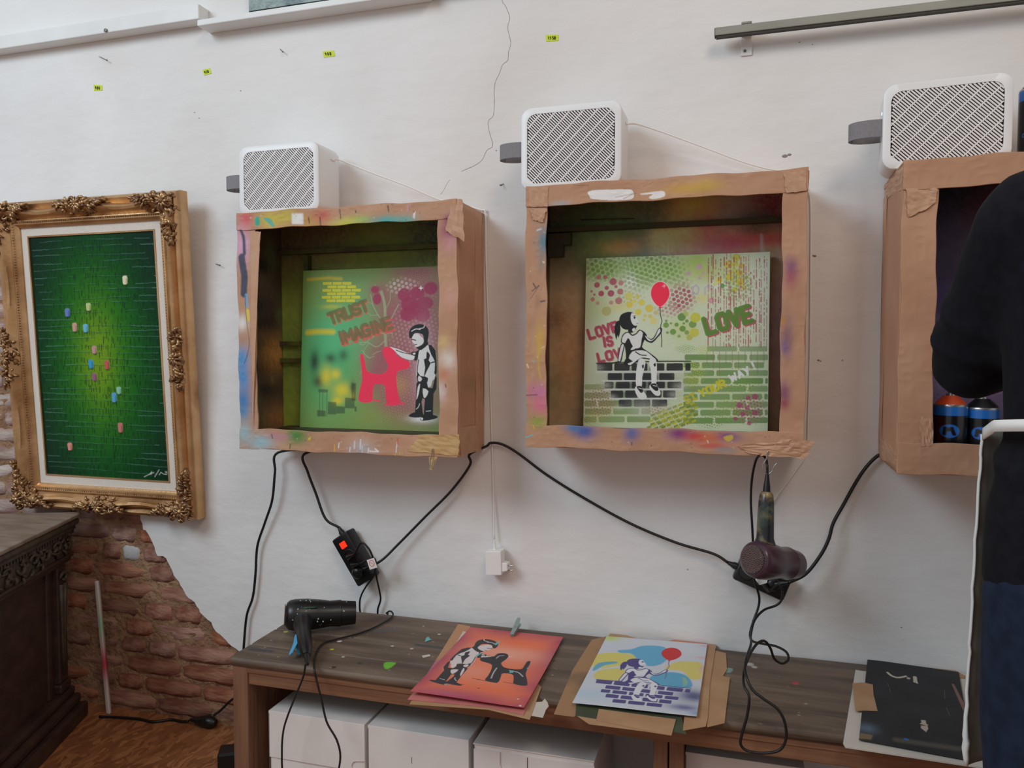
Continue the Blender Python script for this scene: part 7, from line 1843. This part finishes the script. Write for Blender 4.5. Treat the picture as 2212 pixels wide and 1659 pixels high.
# back pockets
for sg in (-1, 1):
    pk = MB(); pts = []
    cxp = X + sg * .100
    def surf(x, z):      # seat surface of the jeans
        xx = cxp + x
        e = [Y - .052 - .075 * math.sqrt(max(0, 1 - ((xx - (X + sg * .09)) / .095) ** 2 - ((z - .835) / .095) ** 2)) if ((xx - (X + sg * .09)) / .095) ** 2 + ((z - .835) / .095) ** 2 < 1 else 9,
             Y - .008 - .104 * math.sqrt(max(0, 1 - ((xx - (X + sg * .102)) / .104) ** 2)),
             Y - .012 - .136 * math.sqrt(max(0, 1 - ((xx - X) / .206) ** 2))]
        return min(e) - .004
    n = 10; vs = []; fs = []
    for j in range(n + 1):
        z = .875 - .13 * j / n
        for i in range(n + 1):
            x = -.062 + .124 * i / n; zz = z - (.035 * (1 - abs(2 * i / n - 1)) * (j / n) ** 3)
            vs.append((cxp + x, surf(x, zz), zz))
    fs = [(j * (n + 1) + i, j * (n + 1) + i + 1, (j + 1) * (n + 1) + i + 1, (j + 1) * (n + 1) + i) for j in range(n) for i in range(n)]
    po = pk.add(vs, fs).build('back_pocket', M_JEANS, per, smooth=True); sdm = po.modifiers.new('thickness', 'SOLIDIFY'); sdm.thickness = .004; sdm.offset = 1
    stc = [(-.062, .875), (-.0625, .81), (-.0625, .746), (0, .710), (.0625, .746), (.0625, .81), (.062, .875)]
    MB().tube([Vector((cxp + x, surf(x, z) - .003, z)) for x, z in catmull(stc, 6)], .0012, 5).build('stitching', M_STITCH, po)
# apron: front sheet wrapped round the thighs, white hem, tie round the back
ap = MB(); n, m = 30, 26; vs = []
hem_px = [(2121, 938), (2118, 1000), (2110, 1120), (2103, 1240), (2097, 1360), (2090, 1480), (2086, 1580), (2087, 1652)]
hem_line = [P(x, y, -.615 + .002 * k) for k, (x, y) in enumerate(hem_px)]
hem_fine = [Vector(q) for q in catmull(hem_line, 8)]
def apt(u, v):
    e_ = hem_fine[min(len(hem_fine) - 1, int(round(v * (len(hem_fine) - 1))))]
    w_ = 2 * (X - e_.x)
    return Vector((e_.x + w_ * u, e_.y + .055 * math.sin(math.pi * u) ** .8 + .006 * math.sin(u * 26) * v * math.sin(math.pi * u), e_.z + .004 * math.sin(u * 12)))
for j in range(m + 1):
    for i in range(n + 1): vs.append(apt(i / n, j / m))
fs = [(j * (n + 1) + i, j * (n + 1) + i + 1, (j + 1) * (n + 1) + i + 1, (j + 1) * (n + 1) + i) for j in range(m) for i in range(n)]
apo = ap.add(vs, fs).build('apron', M_APRON, per, smooth=True); q = apo.modifiers.new('thickness', 'SOLIDIFY'); q.thickness = .002
for u_ in (0, 1):
    hm = [apt(u_, k / 30) + Vector((.0007 * math.sin(k * 1.7) + .0006 * math.sin(k * 3.1), 0, 0)) for k in range(31)]
    MB().tube(hm, [.0045] * 22 + [.005, .0055, .006, .007, .009, .010, .010, .009, .006], 8, flat=.5).build('apron_hem', M_HEM, apo, smooth=True)
bib = MB(); vs = []
for j in range(9):
    z = 1.055 + .30 * j / 8; hw = .16 - .05 * j / 8
    for i in range(9):
        x = -hw + 2 * hw * i / 8; vs.append((X + x, Y + .165 - .05 * (x / .16) ** 2 - .02 * j / 8, z))
fs = [(j * 9 + i, j * 9 + i + 1, (j + 1) * 9 + i + 1, (j + 1) * 9 + i) for j in range(8) for i in range(8)]
bo = bib.add(vs, fs).build('apron_bib', M_APRON, per, smooth=True); q = bo.modifiers.new('thickness', 'SOLIDIFY'); q.thickness = .002
tie = MB(); vs = []; n = 40
for k in range(n + 1):
    ang = math.radians(196 + 148 * k / n); f = k / n
    x = X + .218 * math.cos(ang); y = Y + .004 + .160 * math.sin(ang)
    zt = 1.085 + .016 * math.sin(math.pi * f)
    if k == 0:
        h0_ = hem_line[0]
        for g_ in range(6):
            w0 = h0_.lerp(Vector((x, y, zt)), g_ / 6) ; vs += [(w0.x, w0.y, w0.z - .009), (w0.x, w0.y, w0.z + .009)]
    vs += [(x, y, zt - .008), (x, y, zt + .008)]
fs = [(2 * k, 2 * k + 1, 2 * k + 3, 2 * k + 2) for k in range(n + 6)]
to = tie.add(vs, fs).build('apron_tie', M_HEM, per, smooth=True); q = to.modifiers.new('thickness', 'SOLIDIFY'); q.thickness = .003
neck = [Vector((X + .088 * math.cos(a), Y + .035 + .115 * math.sin(a), 1.395 + .072 * (1 - math.sin(a)) / 2)) for a in [math.radians(20 - k * 11) for k in range(21)]]
MB().tube(neck, .006, 8, flat=.4).build('apron_neck_strap', M_HEM, per, smooth=True)
for sg in (-1, 1):
    sh_ = MB(); sh_.loft([(X + sg * .115, Y + .03, .0, .050, .125), (X + sg * .115, Y + .03, .03, .052, .128), (X + sg * .114, Y + .01, .065, .047, .095), (X + sg * .112, Y - .015, .105, .045, .055)], 20)
    so = sh_.build('shoe', M_SHOE, per, smooth='auto')
    MB().loft([(X + sg * .115, Y + .03, .0, .053, .129), (X + sg * .115, Y + .03, .018, .053, .129)], 20).build('sole', M_HEM, so, smooth='auto')
